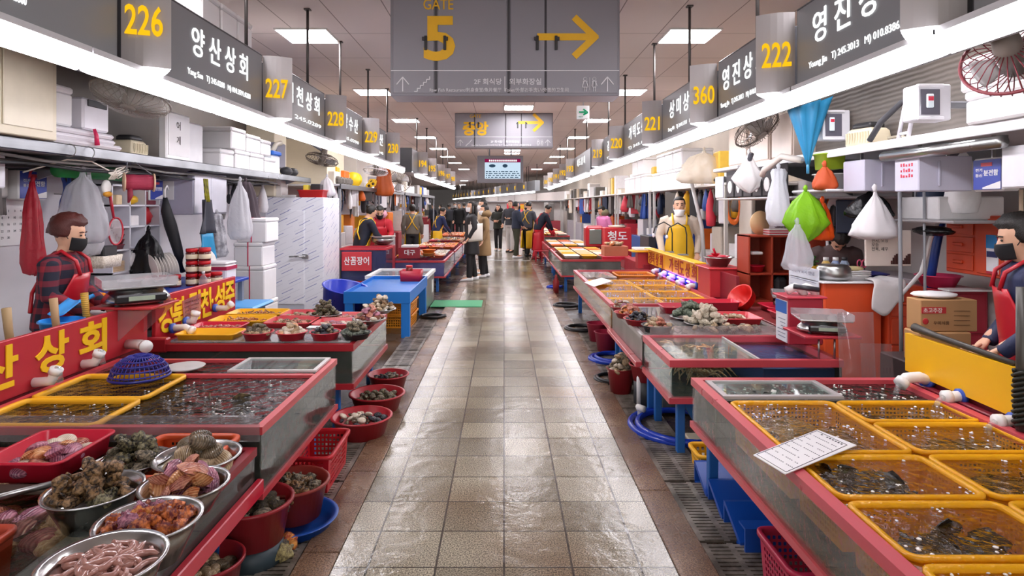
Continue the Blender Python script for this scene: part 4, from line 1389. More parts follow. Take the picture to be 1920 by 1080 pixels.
def film_mat():
    n = NT('protective_film_stripes')
    co = n.co()
    sep = n.n('ShaderNodeSeparateXYZ', {0: co}).outputs
    h = n.math('ADD', sep[0], sep[1])
    a = n.math('MULTIPLY_ADD', h, -.42, n.math('MULTIPLY', sep[2], .9))
    b = n.math('MULTIPLY_ADD', h, .9, n.math('MULTIPLY', sep[2], .42))
    row = n.math('FLOOR', n.math('MULTIPLY', a, 11))
    fr = n.math('FRACT', n.math('MULTIPLY', a, 11))
    off = n.n('ShaderNodeTexWhiteNoise', {1: row}, noise_dimensions='1D').outputs[0]
    db = n.math('FRACT', n.math('ADD', n.math('MULTIPLY', b, 2.2), n.math('MULTIPLY', off, 7)))
    k = n.math('MULTIPLY', n.math('LESS_THAN', fr, .1), n.math('LESS_THAN', db, .42))
    k2 = n.math('MULTIPLY', n.math('LESS_THAN', n.math('ABSOLUTE', n.math('SUBTRACT', fr, .5)), .03), n.math('LESS_THAN', db, .8))
    c = n.mix(n.math('MULTIPLY', k, .75), lin('#e3e4ea'), lin('#3a4aa0'))
    c = n.mix(n.math('MULTIPLY', k2, .35), c, lin('#8a90a8'))
    return n.done(n.prin(c, .28))


t = T('cold_room', 'white cold storage cabinet covered with blue dashed film, behind the left stalls', 'cold storage', (-3.3, 9.85, 0))
FM = film_mat()
MB().bx(-3.88, -2.74, 9.4, 10.3, .0, 1.72, .01).build('cabinet', FM, t)
d = MB().bx(-3.62, -3.03, 9.378, 9.399, .1, 1.52, .006).build('door', FM, t)
B = MB().bx(-3.06, -2.96, 9.35, 9.378, .79, .86, .01)
B.tube([(-3.0, 9.345, .83), (-3.12, 9.335, .83), (-3.24, 9.33, .825)], .013, 8)
B.build('latch', STEEL, d)
MB().bx(-3.62, -3.03, 9.392, 9.4, .0, .085).build('kick_plate', P('#b9bcc6', .4), t)
# foam boxes stacked in front of it


def foam_box(c, w, d, h, label, group=None, tape=None, lidh=.05, band=None):
    t = T('foam_box', label, 'foam box', c, group)
    MB().bx(c[0] - w / 2, c[0] + w / 2, c[1] - d / 2, c[1] + d / 2, c[2], c[2] + h - lidh, .012).build('box', FOAM, t)
    MB().bx(c[0] - w / 2 - .004, c[0] + w / 2 + .004, c[1] - d / 2 - .004, c[1] + d / 2 + .004, c[2] + h - lidh + .002, c[2] + h, .012).build('lid', FOAM, t)
    if tape:
        B = MB()
        ring = [(c[0] + .02, c[1] - d / 2 - .007), (c[0] + .035, c[1] - d / 2 - .007)]
        B.bx(c[0] - .006, c[0] + .006, c[1] - d / 2 - .008, c[1] - d / 2 - .005, c[2], c[2] + h + .003)
        B.bx(c[0] - .006, c[0] + .006, c[1] - d / 2 - .008, c[1] + d / 2 + .008, c[2] + h + .001, c[2] + h + .004)
        B.build('red_string', P('#d02c52', .5), t)
    if band:
        MB().bx(c[0] - w / 2 - .006, c[0] + w / 2 + .006, c[1] - d / 2 - .006, c[1] + d / 2 + .006, c[2] + h * .55, c[2] + h * .75).build('printed_band', P('#b01c48', .5), t)
    return t


foam_box((-2.98, 7.5, .0), .34, .4, .46, 'white foam box at the foot of the tall stack, half hidden', 'foam boxes before the cold room', 1)
foam_box((-3.0, 7.5, .46), .34, .4, .42, 'white foam box second from the floor before the cold room', 'foam boxes before the cold room', 1)
foam_box((-3.02, 7.5, .88), .34, .4, .28, 'white foam box second from the top, tied with red string', 'foam boxes before the cold room', 1)
foam_box((-2.98, 7.5, 1.16), .35, .4, .29, 'white foam box on top of the tall stack tied with red string', 'foam boxes before the cold room', 1)
one(MB().bx(-3.3, -2.45, 6.05, 6.6, .56, .6, .02), 'blue_board', P('#5aa8e6', .4), 'light blue board lying behind the yellow trays', 'board')
for x in (-3.2, -2.55):
    one(MB().bx(x, x + .06, 6.2, 6.45, 0, .56), 'trestle', P('#5b6b78', .5), 'grey trestle under the light blue board, %s one' % ('inner' if x < -3 else 'aisle side'), 'trestle')

# ================================================================ RIGHT STALLS
RR = P('#c64a54', .3, var=.12)
# ---- R1 big tank with yellow crates
R0, R1 = 1.055, 2.2
t1 = tank('large tank of yellow crates with pinkish red rails, nearest on the right', R0, R1, 1.25, 3.46, .36, .635, 'R', None, rail=RR, front=glass('#e8ebe6', .008, .03), rt=.05, rh=.04)
wt = water('#ecd9a4', '#7a5418', .07, .7, 22)
MB().bx(R0 + .012, R1 - .012, 1.26, 3.1, .4, .612).build('water', wt, t1)
MB().bx(R0 + .012, R1 - .012, 3.12, 3.45, .4, .612).build('dark_water', WATERB, t1)
MB().bx(R0 + .01, R1 - .01, 3.1, 3.12, .39, .62).build('divider', MURK, t1)
lf = MB()
ring4(lf, 1.11, 1.72, 3.13, 3.43, .618, .634, .03)
lo = lf.build('lid_frame', P('#b9b4b4', .25), t1)
MB().bx(1.14, 1.69, 3.16, 3.4, .622, .627).build('lid_sheet', GLASS, lo)
foam(R0 + .06, R1 - .05, 1.3, 3.08, .613, 420, t1, .011, 11)
f2 = foam(R0 + .1, R1 - .05, 3.14, 3.42, .613, 110, t1, .012, 19)
f2.name = 'foam_patch'
f2['kind'] = 'stuff'
YC = bagmat('#ffc01a', 0)
rows = [(2.445, 3.09, 'large yellow crate of brown flatfish behind the white price sheet', 1), (2.065, 2.425, 'yellow crate of dark rockfish under the white price sheet', 0), (1.705, 2.045, 'yellow crate of dark fish at the bottom right of the tank', 0), (1.34, 1.685, 'yellow crate nearest the camera in the right tank', 0)]
for y0, y1, lb, k in rows:
    crate((1.375, (y0 + y1) / 2, .425), .48, y1 - y0 - .04, .195, YC, lb, rim=.02)
for y0, y1, lb in ((2.8, 3.09, 'yellow crate under the white pipe spout at the back of the right tank'), (2.445, 2.785, 'yellow crate of dark flatfish in the back column, second from the spout'), (2.065, 2.425, 'yellow crate in the back column beside the black pole'), (1.705, 2.045, 'yellow crate in the back column near the right picture edge')):
    crate((1.91, (y0 + y1) / 2, .425), .5, y1 - y0 - .04, .195, YC, lb, rim=.02)
heap([flatm], [FISHB], 'flatfish', 'brown flatfish in the large yellow crate behind the price sheet', 'fish', 'flatfish behind the price sheet', (1.375, 2.77, .53), .17, 9, .27, 2, ry=.25, tilt=.12, hz=.1, flat=.05)


def school(c, rx, ry, n, size, label, group, me=None, mats=None, z1=.03):
    for i in range(n):
        put(me or fishm, 'fish', label, 'fish', group, (c[0] + U(-rx, rx), c[1] + U(-ry, ry), c[2] + U(0, z1)), (U(-.25, .25) + (pi / 2 if me is None and rnd.random() < .3 else 0), U(-.15, .15), U(0, 6.28)), size * U(.8, 1.15), rnd.choice(mats or [FISHD]))


school((1.33, 2.24, .52), .15, .11, 20, .16, 'black rockfish crowding the yellow crate under the price sheet', 'rockfish under the price sheet', z1=.07)
school((1.4, 1.87, .5), .16, .12, 18, .19, 'dark fish in the yellow crate at the bottom right', 'dark fish at the bottom right', z1=.08)
school((1.37, 1.5, .5), .15, .09, 8, .17, 'dark fish in the yellow crate nearest the camera', 'dark fish nearest the camera', z1=.06)
school((1.91, 2.95, .53), .17, .08, 8, .22, 'dark fish under the rippled water beside the spout', 'dark fish beside the spout', flatm, [FISHD])
school((1.93, 2.61, .53), .17, .1, 8, .24, 'dark flatfish in the second back crate of the right tank', 'dark flatfish in the second back crate', flatm, [FISHD, FISHB])
school((1.93, 2.25, .53), .17, .1, 7, .26, 'dark flatfish in the back crate beside the black pole', 'dark flatfish beside the pole', flatm, [FISHD, FISHB])
school((1.93, 1.87, .53), .17, .1, 6, .24, 'dark fish in the back crate at the right picture edge', 'dark fish at the right edge', fishm)
school((1.4, 3.28, .54), .25, .07, 5, .28, 'dark fish under the clear lid of the right tank', 'dark fish under the clear lid', fishm)
put(fishm, 'fish', 'pale bellied fish floating under the clear lid of the right tank', 'fish', None, (1.44, 3.25, .575), (1.7, 0, .4), .3, P('#d9d6d0', .25))
put(fishm, 'fish', 'silvery fish jumping at the water surface beside the clear lid', 'fish', None, (1.93, 3.24, .59), (1.2, 0, 2.7), .22, P('#a8a6a2', .2))
B = MB()
c4 = [(.955, 2.37), (1.0, 2.2), (1.405, 2.465), (1.335, 2.635)]
c4 = [c4[0], c4[1], c4[2], c4[3]]
t = T('price_sheet', 'white printed price sheet lying across the red rail of the right tank', 'paper', (1.18, 2.42, .642))
B.add([(x, y, z) for z in (.642, .645) for x, y in c4], [(3, 2, 1, 0), (4, 5, 6, 7), (0, 1, 5, 4), (1, 2, 6, 5), (2, 3, 7, 6), (3, 0, 4, 7)])
B.build('sheet', WHT, t)
B = MB()
bd = MB()
e0, e1, e3 = Vector((.955, 2.37, .6455)), Vector((1.0, 2.2, .6455)), Vector((1.335, 2.635, .6455))
uu, vv = e3 - e0, e1 - e0
for j in range(9):
    for i in range(16 if j else 10):
        if rnd.random() < .25: continue
        a = e3 - uu * (.05 + .1 * j) + vv * (.06 + (.055 if j else .085) * i)
        k = uu.normalized() * (.006 if j else .011)
        l = vv.normalized() * (.006 if j else .009)
        B.add([a, a + l, a + l - k, a - k], [(0, 1, 2, 3)])
B.build('print', P('#33333c', .6), t)
for a, b in (((.03, .04), (.97, .04)), ((.97, .04), (.97, .96)), ((.97, .96), (.03, .96)), ((.03, .96), (.03, .04))):
    p, q = e0 + uu * a[0] + vv * a[1], e0 + uu * b[0] + vv * b[1]
    bd.tube([p, q], .0012, 4)
bd.build('border', P('#33333c', .6), t)
# spouts, wall panel and yellow board behind R1
t = T('sign_board', 'blank yellow stall board tilted behind the near right tank', 'sign board', (2.27, 3.0, 0))
B = MB()
B.add([(2.25 + dx, y, z) for dx in (0, .025) for y, z in ((2.5, .66), (3.47, .675), (3.47, .885), (2.5, .885))], [(0, 1, 2, 3), (7, 6, 5, 4), (0, 4, 5, 1), (1, 5, 6, 2), (2, 6, 7, 3), (3, 7, 4, 0)])
B.build('board', P('#f6bd10', .4, var=.05), t)
MB().bx(2.28, 2.3, 1.25, 3.46, 0, .7).build('lower_panel', P('#6f1a26', .35), t)
MB().bx(2.225, 2.28, 1.25, 3.46, .6, .64, .005).build('ledge', P('#7b1d2a', .35), t)
pipe([(2.27, 3.3, .66), (2.2, 3.28, .69), (2.12, 3.26, .69), (2.08, 3.25, .66)], 'white bent pipe with blue collar gushing into the right tank', .028, True, .04)
pipe([(2.27, 3.05, .66), (2.17, 3.05, .655)], 'short white pipe trickling into the back yellow crate, farther of two', .026, True, .05)
pipe([(2.27, 2.73, .65), (2.17, 2.73, .645)], 'short white pipe trickling beside the black pole, nearer of two', .026, True, .05)
t = T('pole', 'dark grey pole wrapped with black cord at the right picture edge', 'pole', (2.21, 2.64, .64))
MB().tube([(2.21, 2.64, .64), (2.215, 2.645, 1.25)], .022, 12).build('pole', P('#4a4844', .4, metal=.4), t)
B = MB()
for k in range(4):
    B.tube([(2.21 + .03 * math.cos(k * 1.6 + i), 2.64 + .03 * math.sin(k * 1.6 + i), .66 + .014 * i) for i in range(18)], .008, 6)
B.build('cord', P('#1d2119', .5), t)
one(MB().tube([(2.27, 3.42, .925), (2.27, 3.25, .915), (2.27, 2.75, .895)], [.024, .016, .014], 10), 'rod', P('#3a352f', .45), 'dark rod lying along the top of the yellow board', 'rod')
# under R1
ZB = P('#1149a6', .4)
t = T('blue_rack', 'low blue plastic rack with zigzag openings beside the right drain', 'rack', (1.25, 3.2, 0))
MB().bx(1.1, 1.45, 2.82, 3.6, .002, .012).build('base', ZB, t)
for k in range(3):
    B = MB()
    y = 3.58 - k * .24
    pts = [(y, .012), (y, .125), (y - .02, .125), (y - .22, .03), (y - .22, .012), (y - .2, .012), (y - .012, .105), (y - .012, .012)]
    v = [(x, a, b) for x in (1.1, 1.45) for a, b in pts]
    n_ = len(pts)
    B.add(v, [tuple(range(n_)), tuple(reversed(range(n_, 2 * n_)))] + [((i + 1) % n_, i, n_ + i, n_ + (i + 1) % n_) for i in range(n_)])
    B.build('ridge', ZB, t)
MB().bx(1.1, 1.45, 2.82, 2.832, .012, .125).build('end_plate', ZB, t)
MB().bx(1.1, 1.45, 2.832, 2.9, .115, .125).build('end_plate', ZB, t)
crate((1.22, 2.48, .018), .26, .32, .2, P('#b5294a', .35), 'pinkish red basket under the near right tank at the bottom edge', 'basket', 'basket', fine=.8)
crate((1.3, 3.72, .0), .3, .2, .13, YEL, 'yellow crate on the floor behind the blue rack', 'crate', fine=.6)
one(MB().bx(1.25, 1.7, 3.86, 4.3, 0, .02, .005), 'board', P('#c9bda6', .5, var=.2), 'pale board lying on the floor behind the yellow floor crate', 'board')

# ---- R2 crab tank
t2 = tank('glass crab tank with red rails, second on the right', 1.05, 2.13, 3.9, 4.64, .35, .625, 'R', WATERC, rail=RR, front=GLASSS, near=GLASSS, rt=.04, rh=.045, wz=.04)
MB().bx(1.62, 1.635, 3.92, 4.62, .58, .622).build('divider', P('#d8d8d6', .3), t2)
MB().bx(1.1, 1.6, 3.95, 4.6, .612, .618).build('clear_lid', GLASS, t2)
MB().bx(1.65, 2.1, 3.93, 4.62, .4, .56).build('blue_liner', P('#274a86', .4), t2)
for i in range(18):
    put(crabm, 'crab', 'tan snow crab piled behind the glass of the crab tank', 'crab', 'crabs in the glass tank', (U(1.24, 1.46), U(4.08, 4.44), .45 + .0065 * i), (U(-.6, .6), U(-.6, .6), U(0, 6.28)), U(.15, .19))
t = T('blue_stand', 'slanted blue stand under the crab tank', 'stand', (1.45, 4.2, 0))
B = MB()
B.add([(x, y, z) for y in (3.98, 4.05) for x, z in ((1.14, .345), (1.9, .345), (1.8, .02), (1.34, .02))], [(0, 1, 2, 3), (7, 6, 5, 4), (0, 4, 5, 1), (1, 5, 6, 2), (2, 6, 7, 3), (3, 7, 4, 0)])
B.build('trestle', P('#1d64ac', .4), t)


def hose(c, r, m, label, loops=2, rr=.018, a0=0, a1=360, sq=1.0):
    B = MB()
    pts = []
    for i in range(loops * 30 + 1):
        a = R(a0) + (R(a1 - a0) + 2 * pi * (loops - 1)) * i / (loops * 30)
        k = r * (1 + .12 * math.sin(a * .7) - .1 * i / (loops * 30))
        pts.append((c[0] + k * math.cos(a), c[1] + sq * k * math.sin(a), c[2] + rr + .03 * (i / 30) / max(1, loops)))
    B.tube(pts, rr, 10)
    return one(B, 'hose', m, label, 'hose')


HB = P('#1d3fb4', .25)
hose((1.3, 4.4, 0), .36, HB, 'thick blue hose curving over the drain under the crab tank', 2, .022, 110, 300)
one(MB().tube([(1.02, 4.62, .02), (1.02, 4.62, .07), (1.0, 4.6, .1), (1.03, 4.55, .1)], .024, 10), 'pipe_elbow', PVC, 'white drain pipe elbow at the blue hose', 'pipe')
one(MB().tube([(1.07, 4.9, .0), (1.07, 4.9, .3)], .02, 10), 'drain_pipe', PVC, 'white vertical drain pipe below the crab tank corner', 'pipe')
# red pump box and scale at the back of R2
t = T('pump_box', 'red box with white pipes standing at the back of the crab tank', 'box', (2.05, 4.45, .63))
MB().bx(1.98, 2.22, 4.3, 4.5, .63, .95, .006).build('box', P('#b83344', .35), t)
MB().bx(1.96, 2.24, 4.28, 4.52, .95, .965, .004).build('lid', P('#c23a4c', .35), t)
o = MB().bx(1.974, 1.98, 4.32, 4.49, .64, .93).build('label_sheet', P('#f1f2f5', .5), t)
MB().bx(1.97, 1.974, 4.32, 4.49, .84, .925).build('blue_header', P('#2f6fc4', .5), o)
B = MB()
for j in range(6):
    B.bx(1.97, 1.9745, 4.34, 4.34 + U(.06, .14), .67 + j * .025, .674 + j * .025)
B.build('print', P('#7a7f8c', .6), o)
for x in (2.1, 2.18):
    MB().tube([(x - .09, 4.4, .99), (x - .03, 4.4, 1.02), (x + .02, 4.4, 1.0), (x + .03, 4.4, .965)], .03, 12).build('white_pipe', PVC, t)
MB().tube([(2.04, 4.36, 1.03), (2.2, 4.32, 1.01)], .018, 10).build('dark_pipe', P('#33343a', .3), t)
t = T('scale_shelf', 'red scale shelf on thin legs behind the crab tank', 'shelf', (2.07, 4.0, .63))
MB().bx(1.9, 2.26, 3.9, 4.22, .755, .772, .004).build('shelf_board', P('#b82e3e', .35), t)
for x in (2.0, 2.1):
    MB().tube([(x, 3.93, .625), (x, 3.93, .756)], .007, 6).build('leg', STEEL, t)
scale(2.08, 4.05, .772, 'silver electronic scale with clear cover beside the red pump box', R(-12), .92)
for k, (x, y, lb) in enumerate(((2.1, 3.7, 'clear acrylic sheet leaning behind the right tank, larger one'), (2.12, 3.62, 'clear perforated acrylic sheet leaning in front of another'))):
    B = MB()
    if k:
        B.perf((x, y, .02), (x + .22, y + .03, .02), (x + .2, y + .08, .77), (x + .0, y + .06, .78), 9, 3, .06, .14, .004)
    else:
        B.sheet(lambda u, v: (2.06 + .22 * u, 3.76 + .06 * v, .005 + .935 * v), 2, 2, .005)
    one(B, 'acrylic_sheet', glass('#f4eeee', .06), lb, 'sheet')

# ---- R3 shellfish table
t3 = tank('stainless shellfish table behind the crab tank', 1.05, 2.2, 4.7, 6.0, .36, .615, 'R', WATERC, rail=P('#b9b5b1', .3, metal=.6), front=steelmat('#a9a6a0', .3), rh=.03)
MB().bx(1.0, 1.05, 4.7, 6.0, .37, .41, .004).build('bumper_bar', RR, t3)
MB().bx(1.07, 2.19, 4.72, 5.98, .605, .614).build('table_sheet', glass('#d9d4d0', .3), t3)
MB().bx(1.1, 2.2, 4.655, 4.663, .6, .69).build('splash_guard', glass('#f2eeee', .1), t3)
def bowlset(x, y, r, m, label, ms, mats, plabel, n=26, size=.06, z=.616, layers=3):
    basin((x, y, z), r, .05, m, label)
    heap(ms, mats, 'shellfish', plabel, 'shellfish', plabel + ' heap', (x, y, z + .03), r * .8, n, size, layers, hz=.4)
bowlset(1.1, 5.72, .11, REDB, 'red bowl of pink scallops, farthest on the steel table edge', [scallop], [CLAMR, CLAMW, CLAMP_], 'pink scallop in the farthest red bowl of the steel table')
bowlset(1.09, 5.42, .12, REDB, 'red bowl of orange shellfish on the steel table edge', [scallop, squirt], [CLAMO, CLAMR, SQUIRTO], 'orange shellfish in the red bowl of the steel table')
bowlset(1.12, 5.12, .125, REDB, 'red bowl of black mussels on the steel table edge', [mussel, clam], [MUSS, MUSS, CLAMD], 'black mussel in the red bowl on the steel table')
bowlset(1.2, 4.84, .12, DARK, 'dark bowl of pinkish brown clams at the near corner of the steel table', [clam, oyster], [CLAMT, CLAMR], 'pinkish brown clam at the near corner of the steel table')
tray((1.62, 5.72, .616), .34, .24, .06, CRIM, 'red tray of reddish pieces in the middle of the steel table')
heap([clam], [CLAMR, CLAMT], 'clam', 'reddish clam in the red tray on the steel table', 'clam', 'clams in the red tray on the steel table', (1.62, 5.72, .625), .13, 26, .05, 1, ry=.08)
tray((1.95, 5.85, .616), .5, .2, .08, CRIM, 'long red tray at the back of the steel table')
tray((1.95, 5.25, .616), .36, .34, .05, P('#c8343c', .35), 'red tray of pale shells at the back of the steel table')
heap([clam, oyster], [CLAMW, CLAMT], 'shellfish', 'pale shell in the red tray at the back of the steel table', 'clam', 'pale shells in the back tray', (1.95, 5.25, .625), .13, 30, .05, 2)
heap([oyster], [two('#3c4a3a', '#8f9a84', 6, .5, .7, 25)], 'oyster', 'large green oyster on the plate of the steel table', 'oyster', 'green oysters on the steel table', (1.62, 5.36, .64), .1, 12, .12, 2)
heap([whelk, oyster], [CLAMW, two('#b0a48c', '#e6dcc6', 7, .45, .6, 30)], 'conch', 'pale twisted shell heaped on the steel table', 'conch', 'pale shells on the steel table', (1.66, 5.08, .64), .15, 34, .09, 3)
for x, y, lb in ((1.62, 5.36, 'steel plate under the green oysters'), (1.66, 5.08, 'steel plate under the pale twisted shells')):
    one(MB().lathe([(.08, 0), (.17, .02), (.18, .022), (.17, .026), (.07, .006)], (x, y, .615), 28), 'plate', STEEL, lb, 'plate')
heap([oyster, clam], [CLAMT, ROCK], 'shellfish', 'brown shell behind the clear guard of the steel table', 'clam', 'brown shells behind the clear guard', (1.75, 4.85, .62), .28, 24, .08, 1, ry=.1)
# R3 underside
basin((1.14, 4.96, .2), .13, .13, REDB, 'red basin with dark net below the steel table')
one(MB().lathe([(.1, 0), (.1, .2)], (1.14, 4.96, 0), 18), 'stand', P('#2c2f33', .5), 'dark stand under the basin with dark net', 'stand')
heap([oyster], [CUKE], 'net', 'dark net bundle in the basin below the steel table', 'net', 'dark net bundles', (1.14, 4.96, .3), .09, 8, .09, 1)
B = MB().lathe([(.085, 0), (.115, .2), (.122, .205), (.112, .207), (.08, .006)], (.99, 5.25, .018), 28)
t = T('bucket', 'red bucket heaped with tan oysters on the right curb', 'bucket', (.99, 5.25, .018))
B.build('bucket', P('#96202a', .35), t)
heap([oyster, clam], [CLAMT, ROCK, CLAMW], 'oyster', 'tan oyster heaped on the red bucket', 'oyster', 'oysters on the red bucket', (.99, 5.25, .19), .1, 40, .075, 4, hz=.5)
hose((1.0, 5.62, 0), .16, P('#1c1d20', .35), 'black hose ring on the floor behind the oyster bucket', 2, .016)
one(MB().bx(1.2, 1.5, 4.72, 5.1, .02, .3, .01), 'plastic_tub', glass('#9aa0a0', .35), 'clear grey plastic tub on the floor below the steel table', 'tub')
# ---- R4 crate tank with yellow boards
t4 = tank('long tank of yellow crates with red rails before the man in the yellow apron', 1.05, 2.2, 6.08, 9.3, .36, .63, 'R', None, rail=RR, front=glass('#efeadb', .02), near=glass('#f0dca0', .03), rt=.045)
MB().bx(1.06, 2.19, 6.09, 9.29, .39, .6).build('water', wt, t4)
foam(1.1, 2.1, 6.15, 8.3, .602, 260, t4, .014, 23)
c0 = crate((1.36, 6.38, .42), .5, .48, .18, YC, 'yellow crate in the long right tank, nearest of the aisle column', group='crates in the long tank', fine=.6)
nm = ['nearest', 'second', 'third', 'fourth']
for k in range(4):
    if k: dup(c0, (1.36, 6.38 + k * .54, .42), 'yellow crate in the long right tank, %s of the aisle column' % nm[k])
    dup(c0, (1.9, 6.38 + k * .54, .42), 'yellow crate in the long right tank, %s of the back column' % nm[k])
school((1.36, 7.1, .55), .2, .85, 26, .2, 'brown fish in the aisle column of the long right tank', 'fish in the long tank aisle column', flatm, [FISHB, FISHD])
school((1.9, 7.1, .55), .2, .85, 22, .2, 'brown fish in the back column of the long right tank', 'fish in the long tank back column', flatm, [FISHB])
dup(c0, (1.85, 8.85, .44), 'orange yellow crate at the far end of the long right tank', mats={'wall': P('#e88a1c', .4), 'rim': P('#e88a1c', .4)})
one(MB().bx(1.12, 1.55, 8.5, 9.2, .6, .615, .004), 'cover_sheet', glass('#f2f0f2', .35), 'pale cover sheet at the far end of the long right tank', 'cover')
B = MB().add([(1.0, 7.72, .637), (1.06, 7.3, .637), (1.36, 7.75, .65), (1.28, 8.1, .65), (1.0, 7.72, .64), (1.06, 7.3, .64), (1.36, 7.75, .653), (1.28, 8.1, .653)], [(3, 2, 1, 0), (4, 5, 6, 7), (0, 1, 5, 4), (1, 2, 6, 5), (2, 3, 7, 6), (3, 0, 4, 7)])
one(B, 'paper', WHT, 'white paper lying on the corner of the long right tank', 'paper')
YB = P('#f7b518', .4, var=.05)
t = T('sign_board', 'yellow stall boards with dark red letters reading 경북상회 and 가덕도상회', 'sign board', (2.28, 8.3, 0))
MB().bx(2.26, 2.29, 7.15, 8.7, .695, .92, .004).build('board', YB, t)
MB().bx(2.26, 2.29, 8.72, 9.7, .695, .92, .004).build('board', YB, t)
MB().bx(2.2, 2.34, 7.15, 9.7, .92, .935, .004).build('top_ledge', YB, t)
MB().bx(2.29, 2.32, 6.1, 9.7, 0, .9).build('lower_panel', P('#8a2430', .4), t)
for s_, y in (('가', 8.35), ('덕', 8.08), ('도', 7.86), ('상', 7.6), ('회', 7.34)):
    MB().text(s_, (2.257, y, .8), (0, -1, 0), UP, .19, .18, .005, .02).build('lettering', P('#b23a1c', .5), t)
for s_, y in (('경', 9.55), ('북', 9.35), ('상', 9.12), ('회', 8.88)):
    MB().text(s_, (2.257, y, .8), (0, -1, 0), UP, .17, .18, .005, .02).build('lettering', P('#b23a1c', .5), t)
for k in range(5):
    y = 7.2 + k * .42
    pipe([(2.25, y, .66), (2.17, y, .67), (2.13, y, .64)], 'white pipe spout under the yellow boards, %s of five' % ORD[k], .028, True, .03)
one(MB().bx(2.235, 2.255, 7.5, 8.7, .665, .68), 'led_strip', emis('#6a4cff', 9, 'lit_violet'), 'violet light strip under the yellow stall boards', 'light strip')
# under R4
for k, (x, y) in enumerate(((1.1, 7.25), (1.12, 6.75))):
    B = MB().lathe([(.1, 0), (.13, .2), (.14, .205), (.125, .207), (.09, .006)], (x, y, .018), 24)
    one(B, 'bucket', P('#a82a44', .35), 'pinkish red bucket under the long right tank, %s' % ('farther one', 'nearer one')[k], 'bucket')
hose((1.12, 6.35, 0), .22, HB, 'coiled blue hose on the floor under the long right tank', 3, .02)
hose((1.0, 7.9, 0), .2, P('#222326', .35), 'black hose ring on the floor under the far half of the long tank', 2, .02)
# red box and steel bowl
t = T('red_box', 'red wooden box beside the yellow stall boards', 'box', (2.4, 6.75, .6))
MB().bx(2.18, 2.52, 6.55, 6.95, .62, .92, .006).build('box', P('#c03038', .4), t)
MB().bx(2.16, 2.54, 6.53, 6.97, .92, .935, .004).build('lid', P('#c83a40', .4), t)
for x in (2.2, 2.46):
    MB().bx(x, x + .05, 6.57, 6.62, .56, .622).build('foot', P('#1d64ac', .4), t)
one(MB().bx(2.15, 2.56, 6.5, 6.98, 0, .56, .01), 'counter', P('#9a2a30', .4), 'dark red counter under the red wooden box', 'counter')
basin((2.34, 6.75, .936), .15, .1, STEEL, 'steel bowl on the red wooden box', base=.6)
basin((2.34, 6.75, 1.0), .11, .05, CRIM, 'red plastic bowl inside the steel bowl', base=.7)
t = T('ladle', 'red plastic ladle resting in the stacked bowls', 'ladle', (2.34, 6.75, 1.05))
MB().lathe([(.02, 0), (.05, .03), (.055, .032), (.045, .03)], (2.3, 6.73, 1.045), 16).build('scoop', CRIM, t)
MB().tube([(2.3, 6.73, 1.07), (2.27, 6.7, 1.13)], .012, 8).build('handle', CRIM, t)
# trays and scale between R3 and the orange cabinets
tray((2.55, 5.3, .62), .44, .34, .06, CRIM, 'red tray with a hand scoop beside the white scale')
tray((2.62, 5.75, .62), .4, .3, .05, CRIM, 'red tray behind another by the steel table')
one(MB().bx(2.24, 2.9, 4.95, 6.02, 0, .615, .005), 'counter', P('#7e2a2c', .4), 'dark red counter holding the red trays', 'counter')
o = MB().lathe([(.05, 0), (.12, .05), (.13, .13), (.135, .132), (.12, .13), (.1, .05), (.0, .012)], (0, 0, 0), 24)
o = one(o, 'scoop_bowl', P('#d8241f', .3), 'bright red bowl tipped on its side near the red trays', 'bowl')
o.location, o.rotation_euler = (2.33, 5.92, .66), (R(20), R(-50), 0)
t = T('lamp', 'white bulb shaped device lying on the red tray', 'device', (2.5, 5.2, .65))
MB().ball((2.48, 5.22, .7), (.07, .05, .045), 12, 8).build('body', WHT, t)
MB().tube([(2.52, 5.2, .69), (2.6, 5.1, .67), (2.66, 5.02, .64)], .008, 6).build('cable', WHT, t)
scale(2.62, 5.62, .675, 'pale covered scale on the red tray before the brown cabinet', R(-20), 1.0)

# ================================================================ STALL BACKS
def hung_bag(c, w, h, m, label, flat=.5, name='plastic_bag', cat='bag', seed=1, top=.02, shape=None, fold=.14):
    """bag hanging from a point; c is its top"""
    B = MB()
    prof = shape or [(top, 0), (top * 1.3, -.06), (.26, -.2), (.38, -.45), (.48, -.72), (.5, -.88), (.4, -.98), (.1, -1)]
    rs = []
    n = 40
    prof2 = []
    for (ra, za), (rb, zb) in zip(prof[:-1], prof[1:]):
        prof2 += [(ra, za), ((ra + rb) / 2, (za + zb) / 2)] if ra > top * 1.31 else [(ra, za)]
    prof = prof2 + [prof[-1]]

    def ff(k, z_):
        a = 2 * pi * k / n
        v = Vector((math.cos(a) * 2.2 + seed, math.sin(a) * 2.2, z_ * 2.4))
        return max(.3, 1 + 1.6 * fold * noise.noise(v) + .1 * math.cos((7 + seed % 4) * a + z_ * 2) * (1.15 + z_) + .09 * noise.noise(v * 3.1))
    for r_, z_ in prof:
        r0 = r_ * w if r_ > top * 1.31 else r_
        rs.append([(c[0] + r0 * math.cos(2 * pi * k / n) * (ff(k, z_)),
                    c[1] + flat * r0 * math.sin(2 * pi * k / n) * (ff(k, z_)),
                    c[2] + z_ * h + .03 * h * noise.noise(Vector((k * .5, seed, z_ * 3)))) for k in range(n)])
    B.rings(rs)
    B.tube([(c[0], c[1], c[2] - .005), (c[0], c[1] + .01, c[2] + .03), (c[0], c[1], c[2] + .05)], [.012, .02, .01], 6)
    return one(B, name, m, label, cat)


